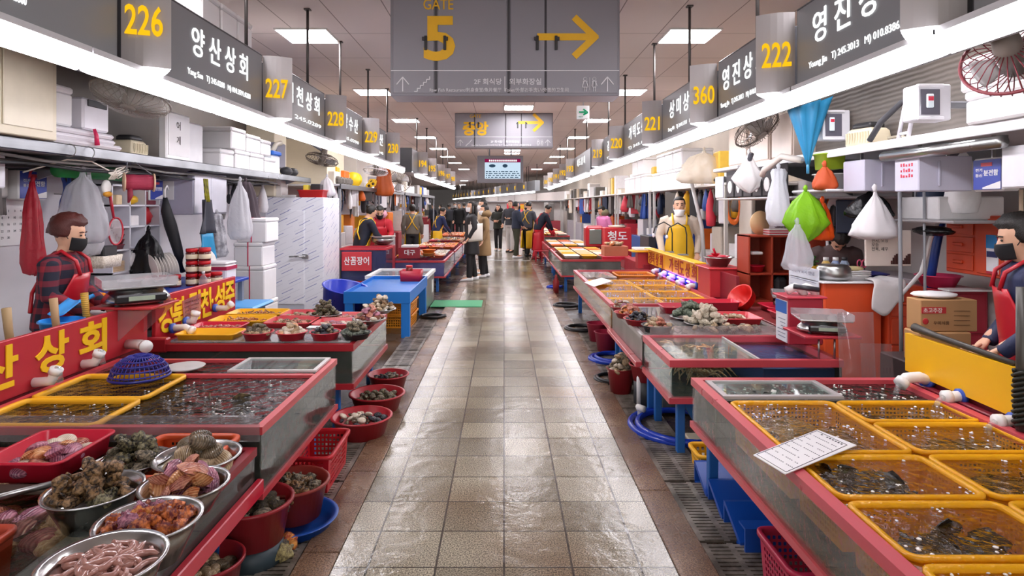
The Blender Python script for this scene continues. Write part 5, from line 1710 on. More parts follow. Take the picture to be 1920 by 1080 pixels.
def elec_box(side, x, y0, y1, z0, z1, label, face=True):
    """electric panel with the blue 분전함 sign on its face"""
    d = FX[side][1]
    t = T('fuse_box', label, 'fuse box', (x - d * .06, (y0 + y1) / 2, z0))
    MB().bx(x - d * .1, x, y0 - .01, y1 + .01, z0 - .01, z1 + .01, .01).build('housing', P('#d9d7d6', .45), t)
    f = MB().bx(x, x + d * .004, y0, y1, z0, z1).build('blue_sign', P('#2a3f9e', .35, var=.04), t)
    rt = FX[side][0]
    w, h = y1 - y0, z1 - z0
    c = lambda u, v: (x + d * .0045, (y0 + u * w) if side == 'L' else (y1 - u * w), z0 + v * h)
    MB().text('분전함', c(.66, .56), rt, UP, w * .52, h * .2, .002, .02).build('lettering', WHT, f)
    MB().text('전기', c(.22, .66), rt, UP, w * .25, h * .11, .002, .01).build('side_lettering', WHT, f)
    MB().text('통신', c(.22, .48), rt, UP, w * .25, h * .11, .002, .01).build('side_lettering', WHT, f)
    MB().box((x + d * .005, c(.5, .84)[1], z0 + .84 * h), (.003, w * .4, h * .12)).build('red_plate', P('#c9414e', .4), f)
    MB().sheet(lambda u, v: (x + d * .0055, c(.35 + .65 * u, 0)[1], z0 + h * (.02 + v * (.05 + .2 * u))), 6, 2).build('white_sweep', WHT, f)
    return t


WB = P('#dcdbe2', .4, var=.05)
BEI = P('#d8cdb4', .45, var=.05)
CLR, WBAG = bagmat('#dcdce2', .55), bagmat('#e4e4e8', .25)


def solid(name, label, cat, m, *a, b=.008, group=None):
    return one(MB().bx(*a, b), name, m, label, cat, group)


# ---- left: loft, shelves
t = T('shelf', 'long stainless shelf over the left seller carrying foam boxes and appliances', 'shelf', (-3.5, 6.6, 1.96))
MB().bx(-3.94, -3.1, 3.2, 9.9, 2.0, 2.03, .004).build('shelf_board', P('#e4e2e2', .4), t)
MB().bx(-3.12, -3.09, 3.2, 9.9, 1.955, 2.035, .006).build('steel_edge', steelmat('#77787a', .3), t)
for y in (3.4, 5.0, 6.5, 8.0, 9.7):
    B = MB()
    B.add([(x, y + dy, z) for dy in (0, .02) for x, z in ((-3.94, 2.0), (-3.2, 2.0), (-3.94, 1.75))], [(0, 2, 1), (3, 4, 5), (0, 1, 4, 3), (1, 2, 5, 4), (2, 0, 3, 5)])
    B.build('bracket', GREY, t)
for y in (3.4, 4.4, 4.6):
    MB().tube(arc((-3.09, y, 1.99), .045, 0, 360, 16, 'xz')[:-1], .004, 6, loop=True).build('ring', STEEL, t)
solid('loft_board', 'grey loft board over the left stall behind the signs', 'board', P('#8b8886', .6), -3.94, -2.3, 3.0, 7.2, 2.93, 2.97)
for k, (y, z, lb) in enumerate(((4.95, 2.98, 'white foam box on the loft behind sign 226, nearest of three'), (5.28, 2.98, 'white foam box on the loft, middle of three, red string'), (5.6, 2.98, 'white foam box on the loft, farthest of three'))):
    foam_box((-2.52, y, z), .36, .3, .3, lb, 'foam boxes on the left loft', 1 if k else None)
t = T('wall_cabinet', 'beige sliding door cabinet on the shelf at the upper left edge', 'cabinet', (-3.4, 3.7, 2.04))
MB().bx(-3.9, -3.02, 3.2, 4.18, 2.036, 2.8, .006).build('cabinet', BEI, t)
for y0, y1 in ((3.25, 3.7), (3.72, 4.13)):
    MB().bx(-3.02, -3.008, y0, y1, 2.09, 2.76, .004).build('door', P('#ddd3bc', .4), t)
t = T('foam_pad', 'wrapped white foam sheets tied with red ribbon on the left shelf', 'pads', (-3.25, 4.65, 2.036))
for k in range(3):
    MB().bx(-3.5, -3.08 - .02 * (k % 2), 4.24, 5.0 - .05 * k, 2.037 + k * .04, 2.075 + k * .04, .016).build('pad', P('#dedade', .5, var=.04), t)
MB().tube([(-3.06, 4.62, 2.17), (-3.05, 4.63, 2.12), (-3.05, 4.64, 2.05)], [.012, .016, .02], 6).build('ribbon', P('#cf2a58', .4), t)
foam_box((-3.24, 4.35, 2.165), .25, .24, .28, 'white foam box with red string beside the beige cabinet', None, 1)
t = T('appliance', 'white boxy appliance with black panel on the wrapped pads', 'appliance', (-3.25, 4.7, 2.16))
MB().bx(-3.4, -3.1, 4.56, 4.86, 2.162, 2.40, .015).build('body', P('#dddae0', .35), t)
MB().bx(-3.1, -3.09, 4.6, 4.82, 2.34, 2.39, .004).build('panel', DARK, t)


def air_pump(x, y, z, label, rz=0):
    t = T('air_pump', label, 'air pump', (0, 0, 0))
    B = MB()
    loop(B, (0, 0, 0), .24, .2, .03, [(0, 0), (.005, .02), (-.01, .11), (-.03, .13)])
    B.build('body', P('#d9cdb0', .5), t)
    for k in range(9):
        MB().bx(-.1 + k * .024, -.09 + k * .024, -.108, -.1, .02, .1).build('rib', P('#c9bd9f', .5), t)
    loop(MB(), (0, 0, .13), .17, .14, .02, [(0, 0), (0, .03), (-.02, .045)]).build('cap', DARK, t)
    MB().tube([(.1, .05, .05), (.2, .08, .06), (.28, .06, .02)], .012, 6).build('tube', P('#bdb6a6', .5), t)
    t.location = (x, y, z)
    t.rotation_euler = (0, 0, rz)
    OFF[t.name_full] = Vector((x, y, z))
    return t


air_pump(-3.26, 5.38, 2.032, 'beige air pump with dark cap on the left shelf', R(90))
t = T('sign_box', 'white upright board with handwritten 어게 on the left shelf', 'board', (-3.15, 5.92, 2.03))
MB().bx(-3.2, -3.12, 5.72, 6.15, 2.032, 2.48, .012).build('panel', P('#ecebeb', .35), t)
MB().bx(-3.12, -3.115, 5.75, 6.12, 2.07, 2.45).build('face', WHT, t)
for s_, z in (('어', 2.36), ('게', 2.22)):
    MB().text(s_, (-3.113, 5.92, z), (0, 1, 0), UP, .07, .08, .001, 0).build('handwriting', DARK, t)
solid('white_board', 'white frame panel leaning beside the handwritten board', 'frame', P('#dcdadc', .4), -3.24, -3.16, 6.2, 6.5, 2.032, 2.44, b=.015)
solid('white_board', 'second white frame leaning behind the first on the left shelf', 'frame', P('#e6e4e6', .4), -3.38, -3.3, 6.3, 6.75, 2.032, 2.42, b=.015)
k = 0
for (y, z, w_, h_, lb) in ((7.0, 2.032, .34, .2, 'lower row, nearest'), (7.42, 2.032, .4, .22, 'lower row, second'), (7.86, 2.032, .4, .22, 'lower row, third'), (8.3, 2.032, .36, .2, 'lower row, farthest'), (7.3, 2.256, .4, .25, 'upper row, nearest'), (7.75, 2.256, .4, .22, 'upper row, middle'), (8.16, 2.256, .3, .2, 'upper row, farthest')):
    foam_box((-3.3, y, z), .34, w_, h_, 'white foam box of the stack on the left shelf, %s' % lb, 'foam boxes on the left shelf')
B = MB().bx(-3.4, -3.2, 8.56, 8.84, 2.032, 2.3, .02)
t = T('storage_box', 'white storage box with blue lid beside the foam boxes on the left shelf', 'box', (-3.3, 8.7, 2.03))
B.build('box', P('#dfe3e8', .4), t)
MB().bx(-3.42, -3.18, 8.54, 8.86, 2.3, 2.36, .015).build('lid', P('#1e66c8', .4), t)
MB().tube([(-3.3, 8.8, 2.36), (-3.3, 8.95, 2.48), (-3.3, 9.15, 2.52)], .035, 10).build('spout', P('#d9d2c2', .4), t)
solid('meter_box', 'grey electric meter box with a window over the left shelf', 'meter', P('#7e7c88', .4), -3.5, -3.3, 9.0, 9.35, 2.15, 2.52, b=.01)
for kk, (y, lb) in enumerate(((9.15, 'left one'), (9.4, 'right one'))):
    one(MB().ball((-3.22, y, 2.1), (.09, .1, .068), 14, 8, fn=lambda d: 1 + .15 * noise.noise(d * 3)), 'bundle', DARK, 'black shiny bundle on the end of the left shelf, ' + lb, 'bundle')
solid('tall_cabinet', 'tall beige cupboard standing behind the shelf end at left', 'cupboard', BEI, -3.93, -3.5, 9.42, 9.95, 1.74, 3.0)


def fan(c, r, tilt, label, cov=True, rz=0, col='#5c5148'):
    """wall fan seen from below with its wire cage"""
    t = T('wall_fan', label, 'fan', (0, 0, 0))
    B = MB()
    for k in range(28):
        a = 2 * pi * k / 28
        B.tube([(r * q * math.cos(a), r * q * math.sin(a), zz) for q, zz in ((.15, .09), (.6, .085), (.95, .04), (1, 0), (.95, -.04), (.6, -.07), (.15, -.08))], .0028, 4)
    B.build('cage', P(col, .4, metal=.5), t)
    MB().tube([(r * 1.01 * math.cos(2 * pi * k / 40), r * 1.01 * math.sin(2 * pi * k / 40), 0) for k in range(40)], .009, 6, loop=True).build('rim', P(col, .4), t)
    for k in range(3):
        a = 2 * pi * k / 3
        MB().sheet(lambda u, v: ((.06 + u * (r - .1)) * math.cos(a + v * .9 - .1 * u), (.06 + u * (r - .1)) * math.sin(a + v * .9 - .1 * u), .03 - .06 * v), 6, 6, .003).build('blade', P('#8f8a88', .3), t)
    MB().lathe([(.05, -.085), (.06, .09), (.05, .2), (.02, .22)], (0, 0, 0), 16).build('motor', P('#6f665e', .4), t)
    if cov:
        MB().ball((0, 0, 0), (r * 1.04, r * 1.04, .11), 28, 10, fn=lambda d: 1 + .05 * noise.noise(d * 6)).build('plastic_cover', bagmat('#d9d5cc', .72), t)
    t.location = c
    t.rotation_euler = (tilt[0], tilt[1], rz)
    OFF[t.name_full] = Vector(c)
    return t


fan((-2.62, 4.35, 2.36), .25, (R(-18), R(8), 0), 'wall fan wrapped in clear plastic under the tube near box 226')
fan((-3.0, 10.2, 2.35), .26, (R(-12), R(10), 0), 'brown wall fan hanging over the left stall beside box 229', False)
one(MB().tube([(-3.0, 10.2, 2.5), (-3.3, 10.1, 2.7), (-3.9, 10.1, 2.7)], .02, 8), 'fan_arm', GREY, 'grey arm holding the brown fan to the left wall', 'bracket')
one(MB().tube([(-2.62, 4.37, 2.55), (-2.9, 4.37, 2.75), (-2.9, 4.37, 2.93)], .02, 8), 'fan_arm', GREY, 'grey arm holding the wrapped fan under the loft', 'bracket')

# services under the shelf
one(MB().tube([(-3.38, 3.3, 1.9), (-3.38, 9.3, 1.9)], .01, 8), 'hanging_rail', STEEL, 'thin steel rail for hanging bags under the left shelf', 'rail')
for y in (3.5, 5.6, 8.9):
    one(MB().tube([(-3.38, y, 1.9), (-3.38, y, 2.0)], .006, 6), 'rail_hook', STEEL, 'short hook holding the left hanging rail, %s' % ('nearest' if y < 4 else 'middle' if y < 6 else 'farthest'), 'hook')
solid('shade_strip', 'dark strip for the shaded recess along the wall under the left shelf', 'shade strip', P('#2e2b2a', .7), -3.94, -3.62, 3.3, 9.3, 1.885, 1.955)  # dark strip stands in for the shade in the recess under the shelf
for k, (x, z, c, lb) in enumerate(((-3.4, 1.93, '#55524f', 'grey'), (-3.32, 1.9, '#232324', 'black'), (-3.25, 1.94, '#7d7a76', 'pale grey'))):
    one(MB().tube([(x + .02 * math.sin(i * 1.3 + k), 3.4 + i * .5, z - .03 * math.sin(i * 1.1 + k) ** 2) for i in range(12)], .012, 6), 'cable', P(c, .5), 'long %s cable sagging under the left shelf' % lb, 'cable')
# ---- left wall things
t = T('calendar', 'white wall calendar showing 11 on the left wall', 'calendar', (-3.93, 4.92, 1.27))
MB().bx(-3.945, -3.93, 4.62, 5.17, 1.28, 1.66).build('page', P('#f1efee', .6, var=.03), t)
B = MB()
rt = (0, 1, 0)
for i in range(30):
    d_, wk = i, (i + 2) // 7
    y = 4.72 + ((i + 2) % 7) * .062
    MB
    B.text(str(i + 1), (-3.929, y, 1.555 - wk * .053), rt, UP, None, .018, .001)
B.text('11', (-3.929, 4.84, 1.625), rt, UP, None, .04, .001)
B.build('numerals', P('#44434a', .6), t)
MB().bx(-3.929, -3.928, 5.08, 5.14, 1.6, 1.64).build('red_mark', P('#d0414a', .5), t)
MB().tube([(-3.925, 4.63 + .01 * math.sin(k * 2.1), 1.66 - k * .012) for k in range(22)], .003, 4).build('cord', GREY, t)
elec_box('L', -3.78, 4.83, 5.11, 1.655, 1.87, 'electric panel with blue 분전함 sign above the calendar on the left wall')
solid('breaker_box', 'grey breaker boxes left of the blue panel sign on the left wall', 'breaker', P('#b4b0ac', .5), -3.94, -3.84, 4.56, 4.8, 1.66, 1.9, b=.012)
solid('narrow_cabinet', 'narrow white cabinet at the left picture edge under the shelf', 'cabinet', P('#e4e3ea', .4), -3.9, -3.5, 4.2, 4.35, 1.72, 1.95, b=.01)
solid('switch_box', 'small white switch box above the wall calendar', 'switch', P('#eceaea', .5), -3.945, -3.9, 4.64, 4.84, 1.665, 1.74, b=.01)
elec_box('L', -3.6, 6.3, 6.52, 1.66, 1.86, 'smaller electric panel with blue sign behind the red thread spool')
hung_bag((-3.35, 4.92, 1.86), .42, .56, CLR, 'large clear plastic bag hanging above the left seller', .5, seed=3)
hung_bag((-3.66, 4.8, 1.78), .2, .72, bagmat('#c22a3c', .05), 'red cloth bag hanging behind the clear bag at left', .4, seed=8)
hung_bag((-3.4, 5.06, 1.85), .24, .66, WBAG, 'white plastic bag hanging right of the large clear bag', .5, seed=13)
t = T('cubby_shelf', 'white pigeonhole shelf unit on the left wall full of small goods', 'shelf unit', (-3.75, 6.07, .96))
Y0, Y1 = 5.68, 6.48
for z in (.96, 1.17, 1.385, 1.59, 1.78):
    MB().bx(-3.94, -3.6, Y0, Y1, z, z + .016).build('shelf_board', WB, t)
for y in (Y0, Y0 + .27, Y0 + .53, Y1 - .016):
    MB().bx(-3.94, -3.6, y, y + .016, .96, 1.796).build('upright', WB, t)
MB().bx(-3.945, -3.935, Y0, Y1, .96, 1.79).build('back', P('#c9c8d2', .5), t)
for j in range(4):
    B = MB()
    loop(B, (-3.72, 5.82, 1.187 + j * .048), .2, .18, .02, [(-.012, 0), (.004, .038), (.01, .04), (.004, .044), (-.03, .046)])
    one(B, 'food_tub', P('#7a2230', .3), 'dark red food tub in the pigeonhole shelf, %s of the stack' % ('lowest', 'second', 'third', 'top')[j], 'tub')
for j in range(7):
    solid('paper_bundle', 'tan paper sheaf at the bottom left of the pigeonhole shelf', 'paper', P('#d3b592', .7), -3.9, -3.63, 5.71, 5.92, .978 + j * .014, .988 + j * .014, b=0, group='tan paper sheaves')
solid('cloth_pile', 'pile of grey and red cloths above the tan paper in the shelf', 'cloth', two('#6f6570', '#b8a9a9', 12, .7), -3.88, -3.64, 5.71, 5.92, 1.078, 1.13, b=.02)
one(MB().lathe([(.04, 0), (.045, .01), (.045, .11), (.03, .13), (.03, .15)], (-3.7, 5.76, 1.606), 16), 'jar', P('#f2efe8', .35), 'white jar in the top left pigeonhole', 'jar')
solid('tin', 'tan tin beside the white jar in the top left pigeonhole', 'tin', P('#e2c9a0', .4), -3.75, -3.65, 5.84, 5.92, 1.606, 1.7)
one(MB().ball((-3.7, 6.08, 1.655), (.09, .1, .05), 14, 8, fn=lambda d: 1 + .2 * noise.noise(d * 4)), 'snack_bag', P('#e0b020', .3), 'yellow snack bag in the top middle pigeonhole', 'bag')
solid('carton', 'maroon and white carton in the top right pigeonhole', 'carton', P('#7a2638', .5), -3.74, -3.62, 6.28, 6.44, 1.606, 1.74)
one(MB().ball((-3.72, 6.34, 1.49), (.1, .1, .1), 16, 10, fn=lambda d: 1 + .25 * noise.noise(d * 3)), 'cloth_bundle', P('#c21a28', .5), 'red cloth stuffed in the right pigeonhole', 'cloth')
solid('tissue_box', 'white tissue box in the middle pigeonhole', 'box', P('#eeeaea', .5), -3.76, -3.62, 6.0, 6.14, 1.4, 1.5)
one(MB().ball((-3.58, 6.08, 1.06), (.11, .13, .12), 18, 12, fn=lambda d: 1 + .12 * noise.noise(d * 6)), 'towel_bundle', P('#f3f2f2', .8), 'bundle of white cloths hanging at the bottom of the pigeonhole shelf', 'cloth')
t = T('swatter', 'red rimmed electric swatter hanging by the pigeonhole shelf', 'swatter', (-3.45, 5.48, 1.3))
pp = [(-3.45, 5.5 + .1 * math.cos(k * pi / 14), 1.37 + .12 * math.sin(k * pi / 14)) for k in range(28)]
MB().tube(pp, .008, 6, loop=True).build('rim', P('#c92c3c', .4), t)
MB().sheet(lambda u, v: (-3.45, 5.5 + .1 * (2 * u - 1) * math.sqrt(max(0, 1 - (2 * v - 1) ** 2)), 1.37 + .12 * (2 * v - 1)), 8, 8, .002).build('net', glass('#e2dcdc', .3), t)
MB().tube([(-3.45, 5.47, 1.48), (-3.45, 5.44, 1.6), (-3.45, 5.42, 1.68)], [.01, .013, .012], 8).build('handle', P('#c92c3c', .4), t)
MB().tube([(-3.45, 5.42, 1.67), (-3.94, 5.42, 1.7)], .005, 6).build('hook', STEEL, t)
t = T('wall_basket', 'small woven white basket holding a black case beside the seller', 'basket', (-3.35, 5.2, 1.08))
loop(MB(), (-3.35, 5.2, 1.08), .14, .26, .02, [(-.01, 0), (.006, .1), (0, .102), (-.014, .006)]).build('basket', two('#cfc3ae', '#f0e8da', 60, .6, .6, 60), t)
MB().bx(-3.39, -3.31, 5.12, 5.3, 1.1, 1.26, .01).build('case', DARK, t)
t = T('thread_spool', 'large spool of dark red cord with blue end label under the left shelf', 'spool', (-3.05, 5.2, 1.72))
ax = Matrix.Translation((-3.02, 5.12, 1.79)) @ Matrix.Rotation(R(38), 4, 'Z') @ Matrix.Rotation(pi / 2, 4, 'Y')
MB().lathe([(.062, -.1), (.066, -.05), (.062, 0), (.066, .05), (.062, .1)], (0, 0, 0), 24, M=ax).build('cord', bands('#7d1c34', '#b83a56', 40, 'Z', .6), t)
for z in (-.112, .1):
    MB().lathe([(.075, 0), (.078, .006), (.075, .012)], (0, 0, z), 24, M=ax).build('flange', P('#dcb99a', .5), t)
MB().lathe([(.001, .1125), (.055, .1135)], (0, 0, 0), 24, M=ax).build('blue_label', P('#2c49b4', .4), t)
MB().tube([(-3.06, 5.06, 1.75), (-3.05, 5.05, 1.68), (-3.06, 5.04, 1.62)], [.02, .024, .008], 6).build('loose_end', P('#8d2238', .6), t)
MB().tube([(-3.1, 5.06, 1.86), (-3.1, 5.1, 1.96)], .003, 4).build('hanging_cord', GREY, t)
MB().tube([(-2.95, 5.18, 1.86), (-3.08, 5.16, 1.96)], .003, 4).build('hanging_cord', GREY, t)
one(MB().tube([(-3.5, 4.85, 1.88), (-3.5, 5.75, 1.88)], [.06, .06], 16), 'green_roll', P('#1f7a3a', .5), 'roll of green netting lying under the left shelf', 'roll')
t = T('power_adapter', 'white plug adapter with coiled cable hanging under the left shelf', 'adapter', (-3.2, 4.98, 1.7))
MB().ball((-3.2, 4.98, 1.745), (.03, .05, .06), 12, 9).build('body', P('#efece8', .4), t)
MB().ball((-3.19, 4.98, 1.69), (.03, .045, .025), 10, 6).build('amber_base', P('#d6952c', .3), t)
B = MB()
for k in range(4):
    B.tube([(-3.18, 4.98 + .02 * k, 1.81), (-3.17, 5.06 + .02 * k, 1.9 - .012 * k), (-3.17, 5.2 + .01 * k, 1.93 - .015 * k), (-3.17, 5.08, 1.88 - .02 * k), (-3.18, 4.98, 1.86)], .006, 6)
B.tube([(-3.18, 4.98, 1.88), (-3.2, 4.8, 1.94), (-3.25, 4.6, 1.94), (-3.5, 4.5, 1.84)], .006, 6)
B.build('cable', P('#e6dcd0', .4), t)
# table with jars behind the place name board
t = T('back_table', 'blue topped table behind the place name board at left', 'table', (-3.2, 6.0, 0))
MB().bx(-3.65, -2.72, 5.3, 6.6, .81, .84, .005).build('table_top', P('#2347a8', .4), t)
for x in (-3.6, -2.8):
    for y in (5.35, 6.5):
        MB().bx(x, x + .05, y, y + .05, 0, .81).build('leg', GREY, t)
jar = T('sauce_jar', 'red lidded jar of dark sauce, stacked on the blue topped table', 'jar', (0, 0, 0), 'stacked sauce jars')
MB().lathe([(.05, 0), (.054, .01), (.054, .075), (.048, .085)], (0, 0, 0), 18).build('jar_body', P('#5a1a12', .15, coat=.5), jar)
MB().lathe([(.0545, .02), (.055, .021), (.055, .062), (.0545, .063)], (0, 0, 0), 18, cap=False).build('paper_band', P('#e6d6b6', .6), jar)
MB().lathe([(.05, .084), (.054, .088), (.054, .112), (.05, .116)], (0, 0, 0), 18).build('lid', JL, jar)
first = True
for j, q in enumerate(((-2.95, 5.85), (-2.84, 5.87), (-2.9, 6.0), (-3.0, 6.02), (-3.06, 5.75), (-2.79, 6.0))):
    for L in range(3 if j < 3 else 1):
        loc = (q[0], q[1], .84 + L * .118)
        if first:
            jar.location, first = loc, False
        else:
            dup(jar, loc)
foam_box((-2.98, 6.4, .84), .32, .24, .18, 'white foam box with a crimson printed band behind the sauce jars', None, None, .03, 1)
tray((-3.25, 5.75, .84), .26, .32, .09, P('#a01a28', .35), 'dark red basket beside the sauce jars on the back table', name='basket', cat='basket')
t = T('bottle', 'small clear bottle with white cap in front of the sauce jars', 'bottle', (-2.78, 5.72, .84))
MB().lathe([(.03, 0), (.035, .01), (.035, .08), (.012, .12), (.012, .13)], (-2.78, 5.72, .84), 14).build('bottle', glass('#e8d8dc', .2), t)
MB().lathe([(.014, .128), (.014, .15)], (-2.78, 5.72, .84), 10).build('cap', WHT, t)
pl = MB().lathe([(.06, 0), (.15, .02), (.155, .022), (.15, .026), (.055, .006)], (0, 0, 0), 28)
pme = mesh(pl, 'plate', P('#e9e4de', .3, var=.04))
for k in range(8):
    put(pme, 'plate', 'white plate standing in the row of plates on the back table', 'plate', 'row of standing plates', (-3.42 + .01 * k, 5.95 + .035 * k, .98), (0, R(80), R(55)), .95)
put(pme, 'plate', 'large white plate standing right of the black umbrella', 'plate', None, (-3.2, 6.5, 1.0), (R(72), 0, R(35)), 1.05)
hung_bag((-3.45, 6.0, 1.35), .34, .5, bagmat('#17171a', .05), 'black plastic bag hanging before the pigeonhole shelf', .5, seed=21)
t = T('umbrella', 'folded black umbrella hanging beside the pigeonhole shelf', 'umbrella', (-3.42, 6.35, .9))
MB().tube([(-3.45, 6.3, 1.68), (-3.45, 6.32, 1.55), (-3.43, 6.36, 1.4), (-3.4, 6.44, 1.15), (-3.38, 6.52, .9)], [.02, .05, .06, .05, .03], 10).build('canopy', P('#1c1c20', .6), t)
MB().tube([(-3.45, 6.3, 1.66), (-3.45, 6.29, 1.76), (-3.45, 6.33, 1.8), (-3.45, 6.36, 1.76)], .01, 8).build('handle', P('#e8e6e6', .4), t)
t = T('wall_cabinet', 'pale two door cabinet hanging under the left shelf', 'cabinet', (-3.6, 7.0, 1.5))
MB().bx(-3.93, -3.32, 6.6, 7.4, 1.5, 1.955, .005).build('cabinet', P('#b4b2c4', .4), t)
for a, b in ((6.62, 6.99), (7.0, 7.38)):
    MB().bx(-3.32, -3.308, a, b, 1.515, 1.945, .004).build('door', P('#e8e7f0', .35), t)
MB().bx(-3.7, -3.52, 6.592, 6.599, 1.66, 1.86).build('note_sheet', WHT, t)
t = T('hanging_apron', 'dark grey and blue work apron hanging by striped straps', 'apron', (-3.16, 6.6, 1.02))
def ap(u, v, w0, w1, z0, z1): return (-3.16 + .03 * math.sin(u * 9 + v * 2), 6.6 + (u - .5) * (w0 + (w1 - w0) * v), z0 + (z1 - z0) * v)
MB().sheet(lambda u, v: ap(u, v, .37, .34, 1.02, 1.3), 14, 6, .01).build('blue_skirt', P('#3a9ac9', .4), t)
MB().sheet(lambda u, v: ap(u, v, .34, .18, 1.3, 1.66), 14, 8, .012).build('bib', P('#44464f', .6), t)
B = MB()
for k in range(3):
    B.tube([(-3.15, 6.54 + k * .035, 1.64), (-3.15, 6.52 + k * .03, 1.75), (-3.15, 6.5 + k * .03, 1.88)], .012, 6)
B.build('strap', bands('#d8cf2a', '#1e1e1e', 30, 'Y', .6), t)
hung_bag((-2.98, 6.98, 1.87), .27, .66, WBAG, 'white plastic bag hanging in front of the pale cabinet', .5, seed=31)
hung_bag((-3.1, 7.42, 1.88), .36, .62, P('#453a40', .8), 'dark coat hanging beside the film covered cold room', .5, name='hanging_coat', cat='coat', seed=37, top=.05)
hung_bag((-3.3, 7.1, 1.5), .26, .5, two('#8c8a90', '#d8d8dc', 10, .5), 'grey and white backpack hanging behind the foam boxes', .5, name='backpack', cat='backpack', seed=41, top=.05)
# seller's counter things
t = T('counter', 'low counter behind the near left board', 'counter', (-2.8, 3.4, 0))
MB().bx(-2.74, -2.535, 2.6, 3.95, .74, .77, .004).build('counter_top', P('#8a1f2a', .4), t)
MB().bx(-2.73, -2.54, 2.62, 3.93, 0, .74).build('base', P('#5e1820', .5), t)
basin((-2.66, 3.72, .77), .115, .14, P('#2f8fe0', .35), 'light blue plastic basin behind the red stall board')
t = T('scoop', 'light blue plastic scoop lying over the basin', 'scoop', (-2.7, 3.8, .9))
MB().sheet(lambda u, v: (-2.76 + .1 * u, 3.74 + .18 * v, .93 + .07 * v + .06 * (u - .5) ** 2), 6, 6, .006).build('blade', P('#45a0ea', .35), t)
MB().tube([(-2.68, 3.9, .99), (-2.64, 3.98, 1.02)], .014, 8).build('handle', P('#45a0ea', .35), t)
for k, (x, y, lb, mm) in enumerate(((-2.6, 3.28, 'short wooden tool handle nearest on the left counter', P('#a58a62', .6)), (-2.6, 3.62, 'wooden tool handle leaning at the light blue basin', P('#b08f68', .6)), (-2.57, 3.84, 'tool handle with yellow grip at the end of the left board', bands('#d8a82a', '#7a5a34', 25, 'Z', .5)))):
    one(MB().tube([(x, y, .775), (x - .01, y - .02, .93), (x - .015, y - .03, 1.06)], [.018, .02, .022], 8), 'tool_handle', mm, lb, 'tool')
one(MB().tube([(-2.56, 2.86, .775), (-2.57, 2.84, 1.0), (-2.6, 2.82, 1.1), (-2.68, 2.82, 1.12)], .018, 8), 'cane_handle', P('#7a5a3c', .6), 'curved cane handle at the left picture edge', 'tool')
tray((-3.05, 4.62, .84), .3, .22, .08, P('#c8402c', .4), 'red orange bowl holding tangerines behind the scale', name='fruit_bowl', cat='bowl')
solid('side_table', 'small white table behind the red scale shelf', 'table', P('#d8d4d4', .5), -3.25, -2.7, 4.42, 4.95, 0, .84)
tang = mesh(MB().ball((0, 0, 0), (.042, .042, .034), 14, 9), 'tangerine', P('#f08a12', .4, bump=.1, bs=200))
for k in range(9):
    put(tang, 'tangerine', 'orange tangerine in the red orange bowl', 'tangerine', 'tangerines in the bowl', (-3.135 + .085 * (k % 3), 4.56 + .065 * (k // 3), .905 + (.02 if k == 4 else 0)))
solid('white_cloth', 'folded white cloth beside the frying pan handle at left', 'cloth', WHT, -2.85, -2.72, 4.44, 4.5, .84, .87, b=.02)
t = T('silver_pot', 'round silver pot lid leaning near the place name board', 'pot lid', (-2.62, 4.52, .62))
MB().ball((-2.62, 4.62, .84), (.05, .17, .17), 20, 10).build('lid', STEEL, t)
one(MB().lathe([(.1, 0), (.1, .68)], (-2.66, 4.6, 0), 14), 'pedestal', P('#5a5a5e', .5), 'grey pedestal under the silver pot lid', 'pedestal')
# things on the cold room
t = T('control_unit', 'white control box with green and red lights on the cold room', 'control box', (-3.6, 9.7, 1.72))
MB().bx(-3.72, -3.42, 9.5, 9.8, 1.722, 1.99, .01).build('housing', P('#dcd6d2', .4), t)
MB().bx(-3.62, -3.53, 9.494, 9.5, 1.89, 1.92).build('red_display', emis('#d01a2c', .4, 'lit_red'), t)
MB().ball((-3.66, 9.495, 1.95), (.02, .006, .02), 8, 6).build('green_lamp', emis('#2ad08a', .5, 'lit_green_lamp'), t)
MB().ball((-3.56, 9.495, 1.8), (.025, .012, .025), 10, 6).build('knob', DARK, t)
tray((-2.97, 9.65, 1.722), .4, .34, .11, P('#d3201f', .35), 'bright red tray of odds and ends on the cold room', name='tray', taper=.03)
solid('radio', 'black radio like box in the red tray on the cold room', 'radio', DARK, -3.0, -2.85, 9.6, 9.78, 1.76, 1.93)
solid('yellow_packet', 'yellow packet in the red tray on the cold room', 'packet', P('#e8dc50', .5), -3.12, -3.04, 9.6, 9.7, 1.76, 1.92)
hung_bag((-2.82, 9.85, 2.05), .26, .31, WBAG, 'white plastic bag knotted on the corner of the cold room', 1, seed=51)
solid('white_box', 'flat white tray box on the left half of the cold room', 'box', P('#e0dcda', .4), -3.42, -3.2, 9.5, 9.75, 1.722, 1.76)

# ---- right: back wall of the near stall
OR_ = P('#d24a26', .4, var=.1)
BRN = P('#a8412a', .45, var=.12)


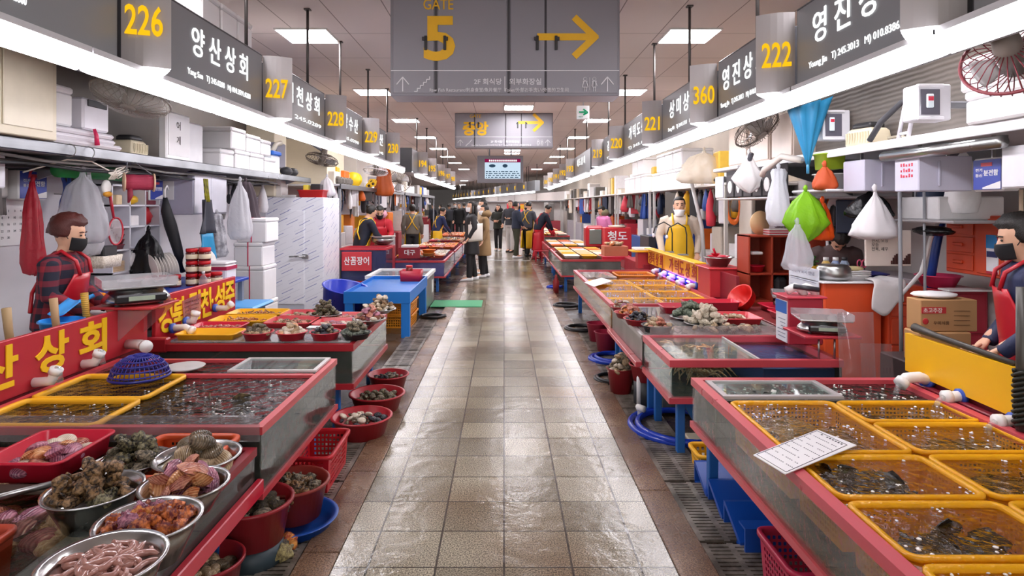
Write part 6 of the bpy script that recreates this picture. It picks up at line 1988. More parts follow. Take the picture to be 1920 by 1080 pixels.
def drawers(x0, x1, y0, y1, z0, z1, n, face, label, m=OR_, name='drawer_cabinet', split=None):
    """cabinet with n drawers on the face looking at the aisle ('x') or at the camera ('y')"""
    t = T(name, label, 'cabinet', ((x0 + x1) / 2, (y0 + y1) / 2, z0))
    MB().bx(x0, x1, y0, y1, z0, z1, .006).build('cabinet', m, t)
    h = (z1 - z0 - .04) / n
    for k in range(n):
        a, b = z0 + .02 + k * h + .008, z0 + .02 + (k + 1) * h - .008
        if face == 'x':
            yb = y1 if not split else y1
            ya = y0 if not split else y0 + (y1 - y0) * split
            d = MB().bx(x0 - .012, x0, ya + .02, yb - .02, a, b, .004).build('drawer', m, t)
            MB().bx(x0 - .03, x0 - .012, (ya + yb) / 2 - .045, (ya + yb) / 2 + .045, (a + b) / 2 - .012, (a + b) / 2 + .012, .005).build('handle', m, d)
        else:
            d = MB().bx(x0 + .02, x1 - .02, y0 - .012, y0, a, b, .004).build('drawer', m, t)
            MB().bx((x0 + x1) / 2 - .05, (x0 + x1) / 2 + .05, y0 - .03, y0 - .012, (a + b) / 2 - .012, (a + b) / 2 + .012, .005).build('handle', m, d)
    return t


dc = drawers(3.3, 3.62, 4.05, 4.62, 1.11, 1.53, 3, 'x', 'orange three drawer cabinet on the right wall', split=.48)
MB().bx(3.288, 3.3, 4.07, 4.31, 1.13, 1.51, .004).build('door', OR_, dc)
t = T('poster', 'small blue white and red poster on the orange wall cabinet', 'poster', (3.285, 4.19, 1.2))
MB().bx(3.282, 3.287, 4.11, 4.21, 1.14, 1.4).build('sheet', P('#eef0f4', .5, var=.03), t)
MB().bx(3.2795, 3.282, 4.11, 4.21, 1.31, 1.4).build('blue_header', P('#2d8fd6', .5), t)
MB().bx(3.2795, 3.282, 4.115, 4.205, 1.25, 1.29).build('navy_figures', P('#28386e', .5), t)
MB().bx(3.2795, 3.282, 4.11, 4.21, 1.14, 1.155).build('red_footer', P('#c02c44', .5), t)
t = T('hanging_phone', 'red handset and tan cord hanging by the orange wall cabinet', 'phone', (3.25, 4.02, 1.1))
MB().bx(3.2, 3.27, 3.96, 4.03, 1.3, 1.44, .015).build('handset', P('#b81f34', .35), t)
B = MB()
B.tube([(3.24, 3.99, 1.3), (3.24, 3.98, 1.15), (3.25, 4.0, 1.07), (3.26, 3.93, 1.06), (3.26, 3.9, 1.2), (3.26, 3.9, 1.7)], .012, 8)
B.build('cord', P('#e2c8ac', .5), t)
# purple grey cabinets under the right shelf
LIL = P('#c9c7d8', .4, var=.05)
for (x0, x1, y0, y1, z0, z1, lb) in ((2.6, 2.94, 3.88, 4.12, 1.69, 1.91, 'pale lilac box hanging under the right shelf with a red stamp'), (2.62, 2.9, 4.5, 4.78, 1.705, 1.935, 'pale lilac box hanging farther along the right shelf')):
    t = T('hanging_box', lb, 'box', ((x0 + x1) / 2, (y0 + y1) / 2, z0))
    MB().bx(x0, x1, y0, y1, z0, z1, .006).build('box', LIL, t)
    MB().bx(x0 + .12, x0 + .135, y0 - .012, y0, z0 + .03, z1 - .03, .003).build('handle_bar', P('#b9b7c8', .4), t)
    if 'stamp' in lb:
        B = MB()
        for k in range(3):
            for j in range(5):
                B.bx(x0 - .003, x0, (y0 + y1) / 2 - .065 + .027 * j, (y0 + y1) / 2 - .065 + .027 * j + U(.008, .022), z1 - .06 - .035 * k, z1 - .06 - .035 * k + U(.012, .026))
        B.build('red_stamp', P('#d8304a', .5), t)
t = T('shelf', 'long white shelf with boxes along the upper right stall', 'shelf', (3.1, 4.5, 1.99))
MB().bx(2.56, 3.61, 2.6, 6.6, 2.0, 2.03, .004).build('shelf_board', P('#e2e0e2', .4), t)
MB().bx(2.55, 2.565, 2.6, 6.6, 1.975, 2.035, .004).build('front_edge', P('#d9d8da', .35), t)
for y in (2.8, 4.3, 5.4, 6.4):
    B = MB()
    B.add([(x, y + dy, z) for dy in (0, .02) for x, z in ((3.61, 2.0), (2.7, 2.0), (3.61, 1.7))], [(0, 1, 2), (3, 5, 4), (0, 3, 4, 1), (1, 4, 5, 2), (2, 5, 3, 0)])
    B.build('bracket', GREY, t)
for y in (4.0, 4.65):
    for x in (2.68, 2.86):
        MB().bx(x, x + .02, y - .005, y + .005, 1.91, 2.0).build('hanger_strap', STEEL, t)
one(MB().tube([(2.58, 3.2, 1.93), (2.58, 4.2, 1.93)], .035, 14), 'duct_pipe', STEEL, 'shiny metal pipe running under the right shelf', 'pipe')
t = elec_box('R', 2.75, 3.42, 3.62, 1.69, 1.86, 'electric panel with blue 분전함 sign under the right shelf')
for x in (2.78, 2.85):
    MB().bx(x, x + .02, 3.52, 3.53, 1.86, 2.0).build('strap', STEEL, t)
solid('metal_cabinet', 'pale metal cabinet at the right picture edge above the seller', 'cabinet', P('#dddce0', .4), 2.65, 3.0, 3.0, 3.3, 1.69, 1.91)
for k, (z, y) in enumerate(((2.035, 3.2), (2.216, 3.24))):
    foam_box((2.66, y - .03, z), .3, .4, .178, 'big white foam box on the upper right shelf, %s' % ('lower one', 'upper one')[k], 'foam boxes upper right')


def meter(x0, x1, y, z0, z1, label):
    t = T('electric_meter', label, 'electric meter', ((x0 + x1) / 2, y + .07, z0))
    MB().bx(x0, x1, y, y + .14, z0, z1, .008).build('housing', P('#d4d3d8', .4), t)
    MB().bx(x0 + .015, x1 - .07, y - .004, y, z0 + .03, z1 - .03, .002).build('window', P('#5c5a66', .15, coat=.5), t)
    MB().bx(x0 + .045, x0 + .085, y - .02, y - .004, z0 + .07, z1 - .06, .004).build('meter_unit', P('#e2eef2', .4), t)
    MB().bx(x0 + .05, x0 + .08, y - .022, y - .02, z1 - .1, z1 - .075).build('red_tag', P('#d0304a', .4), t)
    for q in (z0, z1 - .02):
        MB().bx(x0 - .005, x1 - .05, y - .012, y, q, q + .02, .004).build('bar', P('#e6e5ea', .4), t)
    return t


meter(2.42, 2.62, 3.62, 2.1, 2.31, 'grey electric meter box with window hanging under the second right sign, nearer')
meter(2.58, 2.8, 5.0, 2.13, 2.37, 'grey electric meter box behind the blue umbrella')
solid('corrugated_sheet', 'corrugated grey sheet carrying the meters in the upper right stall', 'sheet', bands('#5c564f', '#746c64', 9, 'Z', .5), 2.82, 2.86, 2.6, 6.3, 2.036, 2.9, b=0)
solid('meter_bracket', 'thin bracket joining the near meter to the corrugated panel', 'bracket', GREY, 2.6, 2.83, 3.68, 3.72, 2.18, 2.22)
air_pump(2.68, 4.55, 2.032, 'beige air pump with dark cap on the right shelf', R(-75))
t = T('frame_rack', 'leaning clear plastic frame on the right shelf beside the meter', 'frame', (2.62, 4.0, 2.03))
for y in (3.98, 4.08):
    MB().tube([(2.6, y, 2.035), (2.68, y + .02, 2.38)], .014, 6).build('rail', P('#cfccd2', .3), t)
for q in (.1, .5, .9):
    MB().tube([(2.6 + .08 * q, 3.98 + .02 * q, 2.035 + .345 * q), (2.6 + .08 * q, 4.08 + .02 * q, 2.035 + .345 * q)], .01, 6).build('rung', P('#cfccd2', .3), t)
one(MB().tube([(2.6, 4.4, 2.06), (2.62, 4.3, 2.18), (2.7, 4.2, 2.3), (2.82, 4.1, 2.3)], .02, 10), 'hose', P('#3f3f44', .5), 'dark grey hose bending up from the right shelf', 'hose')
fan((2.42, 2.95, 2.3), .2, (R(35), R(-55), 0), 'red rimmed wall fan at the top right picture edge', False, 0, '#7a3038')
one(MB().tube([(2.47, 2.97, 2.33), (2.65, 3.0, 2.5), (2.83, 3.0, 2.5)], .018, 8), 'fan_arm', GREY, 'grey arm holding the red rimmed fan', 'bracket')
fan((2.37, 5.8, 2.31), .22, (R(-30), R(-28), R(10)), 'brown wall fan hanging above the white bag on the right', False)
one(MB().tube([(2.42, 5.82, 2.45), (2.6, 5.9, 2.55), (2.83, 5.9, 2.6)], .018, 8), 'fan_arm', GREY, 'grey arm holding the brown fan on the right', 'bracket')
# umbrella
t = T('umbrella', 'folded bright blue umbrella hanging upside down on the right', 'umbrella', (2.48, 5.05, 1.86))
B = MB()
rs = []
for u in range(9):
    q = u / 8
    r_ = .145 * (q ** 1.1) + .012
    rs.append([(2.48 + r_ * (1 + .22 * math.cos(8 * a)) * math.cos(a), 5.05 + r_ * (1 + .22 * math.cos(8 * a)) * math.sin(a), 1.93 + .52 * q + .02 * math.cos(8 * a) * q) for a in [2 * pi * k / 32 for k in range(32)]])
B.rings(rs)
B.build('canopy', P('#2a86b4', .4, var=.12), t)
MB().tube([(2.48, 5.05, 1.86), (2.48, 5.05, 1.96)], .012, 8).build('tip', P('#4a9ac8', .3), t)
MB().tube([(2.48, 5.05, 2.44), (2.48, 5.05, 2.56), (2.5, 5.05, 2.6), (2.56, 5.05, 2.6), (2.84, 5.05, 2.6)], .008, 8).build('shaft', STEEL, t)
# beige cupboards and hanging goods
for k, (y0, y1, lb) in enumerate(((5.6, 6.05, 'beige upper cupboard with a side shadow, nearest of three on the right'), (6.1, 6.6, 'beige upper cupboard in the middle of three on the right'), (6.65, 7.2, 'beige upper cupboard farthest of three on the right'))):
    t = T('upper_cupboard', lb, 'cupboard', (2.85, (y0 + y1) / 2, 2.035))
    MB().bx(2.62, 3.2, y0, y1, 2.04, 2.48, .006).build('cupboard', P('#b9a799', .45), t)
    MB().bx(2.608, 2.62, y0 + .02, y1 - .02, 2.06, 2.46, .004).build('door', P('#c4b3a5', .4), t)
solid('shelf', 'grey lower shelf under the beige cupboards with black fabric pockets', 'shelf', P('#cfcdd0', .4), 2.5, 3.6, 5.4, 7.3, 1.66, 1.68)
solid('upper_shelf_board', 'grey shelf carrying the beige cupboards', 'shelf', P('#b9b6b6', .4), 2.5, 3.6, 6.62, 7.4, 1.99, 2.03)
t = T('pocket_organizer', 'dark fabric pocket organizer with white print on the right shelf', 'organizer', (2.5, 6.3, 1.68))
MB().bx(2.515, 2.53, 5.5, 7.0, 1.685, 1.98, .003).build('cloth', P('#3a3638', .8), t)
for k in range(6):
    o = MB().bx(2.497, 2.515, 5.54 + k * .24, 5.74 + k * .24, 1.69, 1.93, .006).build('pocket', P('#423e40', .8), t)
    MB().ball((2.496, 5.64 + k * .24, 1.8), (.003, .05 + .02 * (k % 2), .07), 10, 6).build('white_print', P('#dcdad8', .7), o)
solid('white_board', 'blank pale board beside the dark fabric pockets', 'board', P('#dfe1ea', .4), 2.49, 2.51, 7.05, 7.3, 1.685, 1.93)
hung_bag((2.4, 6.05, 2.1), .36, .38, P('#eceae8', .5, bump=.2, bs=20), 'white cloth bag with dark tie hanging before the fabric pockets', .25, seed=61, shape=[(.02, 0), (.026, -.06), (.2, -.3), (.46, -.62), (.3, -.85), (.04, -1)])
one(MB().tube([(2.4, 6.0, 2.1), (2.4, 6.14, 1.95), (2.42, 6.2, 1.78)], [.025, .022, .012], 8), 'dark_tie', P('#45434a', .7), 'dark twisted cloth tied on the white hanging bag', 'cloth')
one(MB().tube([(2.4, 6.05, 2.12), (2.4, 6.0, 2.3)], .004, 5), 'string', GREY, 'thin string holding the white cloth bag', 'string')
one(MB().tube([(2.5, 5.2, 1.98), (2.45, 5.45, 2.03), (2.42, 5.75, 1.93), (2.42, 5.8, 1.88)], .028, 12), 'white_pipe', P('#d6ccc2', .4), 'bent off white pipe under the right cupboards', 'pipe')
one(MB().tube([(2.62, 5.2, 1.98), (2.5, 5.2, 1.98)], .012, 8), 'pipe_bracket', GREY, 'grey bracket holding the bent off white pipe', 'bracket')
hung_bag((2.42, 5.45, 1.92), .22, .5, bagmat('#e8eaf0', .25), 'white plastic bag roll hanging on the right', .6, seed=71, top=.05)
hung_bag((2.4, 4.92, 1.71), .37, .4, bagmat('#8ecb28', .05), 'bright green plastic bag hanging on the right', .3, seed=75, shape=[(.02, 0), (.026, -.03), (.25, -.2), (.5, -.62), (.28, -.86), (.04, -1)], fold=.2)
hung_bag((2.55, 4.95, 1.62), .18, .3, bagmat('#e85a1c', .1), 'orange plastic bag hanging behind the green bag', .5, seed=77)
hung_bag((2.3, 4.85, 1.45), .24, .36, CLR, 'clear plastic bags hanging below the green bag', .5, seed=79)
for k, (z0, m_, lb) in enumerate(((1.73, P('#d8d6d6', .4), 'grey lidded basket on the right shelf end'), (1.89, P('#a5c32a', .4), 'lime green basket stacked over the grey one'))):
    tray((2.62, 4.98, z0), .18, .2, .12, m_, lb, name='basket', cat='basket', taper=.012)
solid('shelf', 'short shelf under the grey and lime baskets', 'shelf', P('#cfcdd0', .4), 2.5, 3.6, 4.8, 5.38, 1.705, 1.728)
hung_bag((2.52, 4.86, 1.9), .2, .18, P('#b84a1c', .6), 'orange brown cloth hanging by the lime basket', .5, name='hanging_cloth', cat='cloth', seed=81)
hung_bag((2.64, 4.4, 1.7), .35, .34, P('#dcd8da', .6, var=.06), 'white apron with pink pattern hanging under the lilac boxes', .35, name='hanging_apron', cat='apron', seed=83, shape=[(.03, 0), (.05, -.1), (.2, -.3), (.42, -.7), (.5, -.92), (.3, -1)])
hung_bag((2.75, 4.65, 1.7), .36, .2, bagmat('#19191b', .03), 'black plastic bag hanging beside the white apron', .5, seed=85)
solid('drawer_box', 'white plastic drawer box under the lilac box with a stamp', 'drawer box', P('#e4e2e2', .4), 2.95, 3.4, 4.2, 4.6, 1.5, 1.66)
solid('shelf', 'narrow shelf under the white plastic drawer box', 'shelf', P('#a8a4a6', .4), 2.9, 3.6, 4.0, 4.7, 1.48, 1.5)
one(MB().ball((3.02, 4.35, 1.42), (.1, .16, .035), 18, 10, fn=lambda d: 1 + .2 * noise.noise(d * 5)), 'black_bundle', bagmat('#1c1c1e', .02), 'black plastic bundle lying below the white drawer box', 'bundle')
drawers(3.28, 3.6, 6.55, 6.9, 1.12, 1.52, 3, 'y', 'red plastic drawer cabinet behind the person with black hair', P('#b81c2c', .35))
solid('side_counter', 'grey counter along the right wall before the person with black hair', 'counter', P('#9a9296', .5), 3.3, 3.61, 4.97, 5.7, 0, 1.0)
solid('side_counter', 'pale counter carrying the red drawer cabinet at the right wall', 'counter', P('#c4bcb8', .5), 3.22, 3.61, 6.5, 6.54 + .4, 0, 1.115)
for k, x in enumerate((2.78, 2.95)):
    one(MB().tube([(x, 4.32, .0), (x - .02, 4.32, 1.98)], .009 if k else .013, 10), 'upright_pipe', GREY, 'thin grey upright pipe before the white sign board, %s one' % ('left', 'right')[k], 'pipe')
one(MB().tube([(3.25, 4.75, .9), (3.3, 4.72, 1.3), (3.38, 4.72, 1.68)], .03, 10), 'blue_pipe', P('#1f3f8c', .4), 'blue pipe leaning at the left of the orange wall cabinet', 'pipe')
one(MB().tube([(2.95, 4.6, .93), (3.1, 4.6, 1.1), (3.2, 4.64, 1.35), (3.28, 4.66, 1.5)], .014, 8), 'white_hose', WHT, 'white hose curving up to the orange wall cabinet', 'hose')
t = T('note_board', 'pale board with handwriting and a dark city outline hanging on the right', 'board', (2.85, 4.5, 1.2))
B = MB()
MB().bx(2.62, 2.95, 4.48, 4.5, 1.16, 1.42, .004).build('panel', P('#e2d4ca', .6), t)
B.text('소시지\n한치, 오징\n모듬\n전복, 새우', (2.72, 4.477, 1.33), RIGHT, UP, .12, .12, .001, 0)
B.build('handwriting', P('#3a3436', .6), t)
B = MB()
for k in range(12):
    B.bx(2.8 + k * .012, 2.809 + k * .012, 4.474, 4.478, 1.175, 1.2 + .05 * abs(math.sin(k * 2.7)))
B.build('city_outline', P('#4a2420', .6), t)
MB().bx(2.77, 2.79, 4.46, 4.5, 1.4, 1.45, .005).build('purple_clip', P('#a02c98', .4), t)
# orange counters
oc = T('orange_counter', 'large orange counter cabinet with papers on the right', 'counter', (2.68, 5.0, 0))
MB().bx(2.46, 2.9, 4.75, 5.25, 0, 1.0, .008).build('cabinet', P('#d9522a', .4, var=.08), oc)
MB().bx(2.44, 2.92, 4.73, 5.27, 1.0, 1.012, .003).build('top_sheet', P('#e4e2e6', .45), oc)
o = MB().bx(2.44, 2.448, 4.8, 5.3, .72, 1.1, .002).build('notice_sheet', P('#d3dbe4', .5), oc)
B = MB()
B.text('원산지 표시 안내', (2.437, 5.05, 1.06), (0, -1, 0), UP, .38, .03, .001)
for j in range(5):
    B.bx(2.437, 2.44, 4.84, 5.26, .99 - j * .05, .994 - j * .05)
B.build('print', P('#7a8090', .6), o)
drawers(2.93, 3.2, 4.72, 5.1, .3, .98, 3, 'y', 'orange drawer unit right of the large orange counter', OR_)
solid('plinth', 'dark red plinth under the orange drawer unit', 'plinth', P('#6a1c28', .5), 2.93, 3.2, 4.74, 5.1, 0, .3)
drawers(3.22, 3.6, 4.6, 4.94, 0, .97, 3, 'y', 'crimson drawer cabinet under the pink bowl at the right wall', P('#a01f34', .4))
basin((3.34, 4.76, .975), .15, .09, P('#d8406c', .35), 'pink plastic bowl on the crimson cabinet', base=.7)
solid('papers', 'loose white papers on the crimson cabinet', 'paper', WHT, 3.24, 3.58, 4.5, 4.62, .972, .985, b=0)
t = T('towel', 'white towel draped over the corner of the orange counter', 'towel', (3.0, 4.7, .8))
MB().sheet(lambda u, v: (2.8 + .24 * u + .02 * math.sin(v * 5), 4.95 - .26 * min(v, .6) / .6 - .01 * v, 1.022 - (max(0, v - .55) * .46) * (1 + .25 * math.sin(u * 5)) + .01 * math.sin(u * 9)), 18, 18, .008).build('cloth', P('#f1efef', .9), t)
pot = T('potted_plant', 'small green plant in a yellow pot on the orange counter', 'plant', (2.56, 5.15, 1.012))
MB().lathe([(.045, 0), (.055, .09), (.058, .09), (.05, .08)], (2.56, 5.15, 1.012), 20).build('pot', P('#efb61c', .4), pot)
B = MB()
for k in range(40):
    a, e = U(0, 6.28), U(.3, 1.5)
    p = Vector((2.56, 5.15, 1.09)) + Vector((math.cos(a) * math.cos(e), math.sin(a) * math.cos(e), math.sin(e))) * U(.03, .085)
    B.ball(p, (.018, .014, .01), 6, 4, M=None)
B.build('leaves', P('#2f5a26', .5, var=.3), pot)
one(MB().lathe([(.1, 0), (.13, .03), (.12, .1), (.1, .12)], (2.6, 4.88, 1.012), 24), 'steel_pot', STEEL, 'grey pot on the orange counter before the yellow plant pot', 'pot')
for k, (x, y, m_, lb) in enumerate(((2.68, 5.15, P('#d8b460', .4), 'tan capped bottle among the bottles on the orange counter'), (2.76, 5.15, P('#8a9ac0', .4), 'pale blue bottle on the orange counter'), (2.84, 5.16, P('#9fb0c8', .3), 'grey blue flask with dark lid on the orange counter'))):
    t = T('bottle', lb, 'bottle', (x, y, 1.012))
    MB().lathe([(.032, 0), (.036, .01), (.036, .1), (.02, .13)], (x, y, 1.012), 16).build('bottle', m_, t)
    MB().lathe([(.022, .128), (.022, .155)], (x, y, 1.012), 12).build('cap', DARK if k == 2 else WHT, t)
for j in range(3):
    tray((2.76, 4.9, 1.013 + .014 * j), .2, .16, .04, WHT, 'white foam food tray on the orange counter, %s of the stack' % ('bottom', 'middle', 'top')[j], taper=.02)
one(MB().ball((2.76, 4.9, 1.1), (.09, .05, .02), 12, 6), 'gimbap_pack', P('#e8d8a0', .5), 'yellow wrapped food pack on the white foam trays', 'food pack')
t = T('scissors', 'pink handled scissors standing in the dark blue basket', 'scissors', (2.95, 5.1, 1.0))
for s_ in (-1, 1):
    MB().tube([(2.95 + s_ * .02 + .018 * math.cos(k * pi / 8), 5.1, 1.12 + .03 * math.sin(k * pi / 8)) for k in range(16)], .006, 6, loop=True).build('handle', P('#e0587a', .4), t)
MB().tube([(2.95, 5.1, 1.1), (2.96, 5.1, 1.02)], .006, 6).build('blade', STEEL, t)
tray((2.98, 5.08, .984), .24, .22, .06, P('#242a6a', .4), 'dark blue basket on the orange drawer unit', name='basket', cat='basket')
# cardboard boxes
CARD = P('#b98d5e', .7, var=.08)
t = T('cardboard_box', 'brown cardboard box printed 초고추장 before the orange drawers', 'carton', (2.8, 4.05, .8))
MB().bx(2.64, 3.0, 3.92, 4.06, .8, 1.0, .004).build('carton', CARD, t)
MB().bx(2.645, 2.8, 3.917, 3.92, .915, .955).build('red_band', P('#c23034', .6), t)
B = MB()
B.text('초고추장', (2.715, 3.916, .935), RIGHT, UP, .12, .03, .001, .01)
B.build('lettering', P('#f4e8dc', .6), t)
B = MB()
B.text('우미식품', (2.77, 3.918, .855), RIGHT, UP, .1, .022, .001, .005)
for j in range(4):
    B.bx(2.85, 2.95, 3.916, 3.919, .84 + .03 * j, .842 + .03 * j)
B.build('print', P('#5a3c26', .6), t)
MB().ball((2.67, 3.918, .865), (.02, .003, .02), 10, 6).build('emblem', P('#c23034', .6), t)
solid('cardboard_box', 'plain cardboard box under the printed carton', 'carton', CARD, 2.62, 2.95, 3.9, 4.06, .6, .798)
solid('crate_stand', 'dark crate under the cardboard boxes', 'crate', P('#3a2c2c', .6), 2.58, 2.95, 3.9, 4.25, 0, .598)
t = T('cloth', 'folded white cloth on the printed cardboard box', 'cloth', (2.8, 4.0, 1.0))
MB().ball((2.8, 4.03, 1.02), (.14, .1, .022), 20, 8, fn=lambda d: 1 + .12 * noise.noise(d * 3)).build('cloth', P('#f0eeee', .9), t)
# red bowl shelf etc at the brown cabinet
t = T('brown_cabinet', 'open brown red cabinet with shelves behind the long right tank', 'cabinet', (2.7, 5.9, 0))
for x in (2.45, 2.68, 2.9):
    MB().bx(x, x + .02, 6.2, 6.5, .62, 1.3, .003).build('upright', BRN, t)
for z in (.62, .9, 1.28):
    MB().bx(2.45, 2.92, 6.2, 6.5, z, z + .02, .003).build('shelf_board', BRN, t)
MB().bx(2.45, 2.92, 6.49, 6.505, .62, 1.3).build('back', P('#8a3322', .5), t)
MB().bx(2.9, 3.4, 6.2, 6.22, .62, 1.28).build('side_panel', BRN, t)
MB().bx(2.45, 2.92, 6.18, 6.52, .0, .62).build('base', P('#8a3020', .45), t)
basin((2.57, 6.33, .925), .09, .06, CRIM, 'red bowl in the open brown cabinet')
solid('white_box', 'white box in the open brown cabinet', 'box', WHT, 2.5, 2.62, 6.25, 6.4, 1.1, 1.13)
solid('black_bag', 'black bag hanging in the right half of the brown cabinet', 'bag', DARK, 2.72, 2.86, 6.2, 6.4, .645, .88, b=.04)
one(MB().lathe([(.0, 0), (.12, 0), (.125, .012), (.0, .02)], (0, 0, 0), 26), 'chopping_board', P('#e2bc8c', .5), 'round wooden board standing on the brown cabinet', 'board')
o = bpy.data.objects['chopping_board']
o.location, o.rotation_euler = (2.62, 6.35, 1.42), (R(90), 0, R(20))
for j in range(5):
    solid('magazine', 'magazine in the flat pile on the brown cabinet', 'magazine', P(('#d8d4d0', '#c23a48')[j % 2], .5), 2.66, 2.92, 6.2, 6.45, 1.302 + j * .012, 1.313 + j * .012, b=0, group='magazines on the brown cabinet')

# ================================================================ PEOPLE
SKIN = P('#d8a98c', .5, var=.06)


def plaid():
    n = NT('plaid_cloth')
    s = n.n('ShaderNodeSeparateXYZ', {0: n.co()}).outputs
    a = n.math('ADD', s[0], s[1])
    f1 = n.math('LESS_THAN', n.math('FRACT', n.math('MULTIPLY', a, 11)), .4)
    f2 = n.math('LESS_THAN', n.math('FRACT', n.math('MULTIPLY', s[2], 11)), .4)
    c = n.mix(n.math('MULTIPLY', n.math('ADD', f1, f2), .5), lin('#17172a'), lin('#8e1f2e'))
    return n.done(n.prin(c, .8))


def person(label, loc, rz, h=1.65, top=None, bottom=None, shoe=None, hair='short', hairm=None, coat=None, apron=None, mask=None, lean=0.0, arms=None,
           yaw=0.0, pitch=0.0, stride=0.0, near=False, wide=1.0, face=True, skin=None, chin_mask=False, apron_hem=.5, wrap=False, gloves=None, hood=None, bag=None, perm=False):
    s = h / 1.65
    t = T('person', label, 'person', (0, 0, 0))
    PZ = .92

    def L(p):
        x, y, z = p
        if z > PZ:
            y, z = y * math.cos(lean) + (z - PZ) * math.sin(lean), PZ + (z - PZ) * math.cos(lean) - y * math.sin(lean)
        return (x * s, y * s, z * s)
    HM = Matrix.Translation((0, .01, 1.44)) @ Matrix.Rotation(yaw, 4, 'Z') @ Matrix.Rotation(-pitch, 4, 'X') @ Matrix.Translation((0, -.01, -1.44))
    Hd = lambda p: L(HM @ Vector(p))
    vs = .009 if near else .015
    k = 16 if near else 10
    skin = skin or SKIN

    def el(z, rx, ry, yo=0, n=20):
        return [L((rx * wide * math.cos(2 * pi * i / n), yo + ry * math.sin(2 * pi * i / n), z)) for i in range(n)]
    arms = arms or (((-.25, -.02, 1.1), (-.25, .08, .86)), ((.25, -.02, 1.1), (.25, .08, .86)))
    feet = ((-.09, stride * .5, 0), (.09, -stride * .5, 0))
    # body: one fused surface
    B = MB()
    B.rings([el(z, a, b) for z, a, b in ((.84, .13, .1), (.95, .155, .105), (1.08, .13, .092), (1.22, .155, .1), (1.33, .17, .09), (1.385, .1, .065))])
    B.tube([L((0, -.01, 1.36)), L((0, 0, 1.42)), Hd((0, .01, 1.5))], [.06 * s, .05 * s, .05 * s], 10)
    rs = []
    for z, rx, f_, b_ in ((1.425, .03, .075, .0), (1.445, .048, .092, .045), (1.48, .062, .097, .075), (1.53, .071, .097, .09), (1.58, .075, .094, .095), (1.62, .066, .078, .082), (1.645, .04, .05, .05), (1.652, .015, .02, .02)):
        rs.append([Hd((rx * math.cos(a), .0 + (f_ if math.sin(a) > 0 else b_) * math.sin(a), z)) for a in [2 * pi * i / k for i in range(k)]])
    B.rings(rs)
    B.tube([Hd((0, .09, 1.55)), Hd((0, .105, 1.525)), Hd((0, .112, 1.512)), Hd((0, .09, 1.505))], [.008 * s, .012 * s, .016 * s, .01 * s], 8)
    for sx in (-1, 1):
        B.ball(Hd((sx * .077, -.005, 1.535)), (.012 * s, .022 * s, .032 * s), 8, 6)
        fx, fy, fz = feet[0 if sx < 0 else 1]
        B.tube([L((sx * .08, 0, .9)), L((sx * .088, fy * .5 + .015, .48)), L((fx, fy - .01, .09))], [.08 * s, .052 * s, .036 * s], 10)
        B.ball((fx * s, (fy + .05) * s, .045 * s), (.042 * s, .12 * s, .04 * s), 10, 7)
        e, w = arms[0 if sx < 0 else 1]
        B.tube([L((sx * .16 * wide, 0, 1.345)), L(e), L(w)], [.05 * s, .04 * s, .03 * s], 10)
        d = (Vector(L(w)) - Vector(L(e))).normalized()
        pc = Vector(L(w)) + d * .05 * s
        B.tube([Vector(L(w)), pc, pc + d * .045 * s], [.026 * s, .038 * s, .034 * s], 10, flat=.55)
    body = vox(B, None, None, None, vs, 3)
    for sx in (-1, 1):
        e, w = arms[0 if sx < 0 else 1]
        d = (Vector(L(w)) - Vector(L(e))).normalized()
        side = d.cross(Vector((0, 1, 0)) if abs(d.y) < .8 else Vector((0, 0, 1))).normalized()
        nn = side.cross(d)
        if nn.y < 0: nn = -nn
        tip = Vector(L(w)) + d * .09 * s
        for i in range(4):
            a = tip + side * (i - 1.5) * .019 * s
            ln = (.075, .085, .08, .062)[i] * s
            body.tube([a - d * .02 * s, a + d * ln * .45 + nn * .012 * s, a + d * ln * .8 + nn * .035 * s, a + d * ln * .85 + nn * .06 * s], [.0095 * s, .009 * s, .008 * s, .006 * s], 6)
        b0 = Vector(L(w)) + d * .035 * s + side * .03 * s * (1 if sx > 0 else -1)
        body.tube([b0, b0 + d * .03 * s + nn * .02 * s + side * .012 * s * (1 if sx > 0 else -1), b0 + d * .055 * s + nn * .035 * s], [.012 * s, .011 * s, .007 * s], 6)
    body.build('body', skin, t)
    # upper clothing
    hem = coat if coat else .84
    B = MB()
    prof = [(1.41, .065, .06), (1.375, .12, .085), (1.33, .19, .115), (1.22, .185, .13), (1.08, .168, .125), (.95, .182, .135), (.86, .185, .14)]
    if coat:
        z = .86
        while z > coat:
            z = max(coat, z - .12)
            prof.append((z, .19 + (.86 - z) * .06, .145 + (.86 - z) * .08))
    B.rings([el(z, a, b) for z, a, b in prof if z >= hem - .001])
    for sx in (-1, 1):
        e, w = arms[0 if sx < 0 else 1]
        ee, ww = Vector(e), Vector(w)
        B.tube([L((sx * .13 * wide, 0, 1.35)), L((sx * .185 * wide, 0, 1.33)), L(tuple(ee)), L(tuple(ww + (ww - ee) * .0))], [.06 * s, .072 * s, .058 * s, .043 * s], 12)
    vox(B, 'coat' if coat else 'shirt', top, t, vs * 1.1, 4)
    # trousers
    B = MB()
    B.rings([el(z, a, b) for z, a, b in ((.96, .165, .12), (.88, .17, .125), (.8, .16, .12))])
    for sx in (-1, 1):
        fx, fy, fz = feet[0 if sx < 0 else 1]
        B.tube([L((sx * .08, 0, .88)), L((sx * .092, fy * .5 + .015, .48)), L((fx, fy - .01, .07))], [.095 * s, .072 * s, .062 * s], 12)
    vox(B, 'trousers', bottom or P('#1c1c20', .8), t, vs * 1.3, 3)
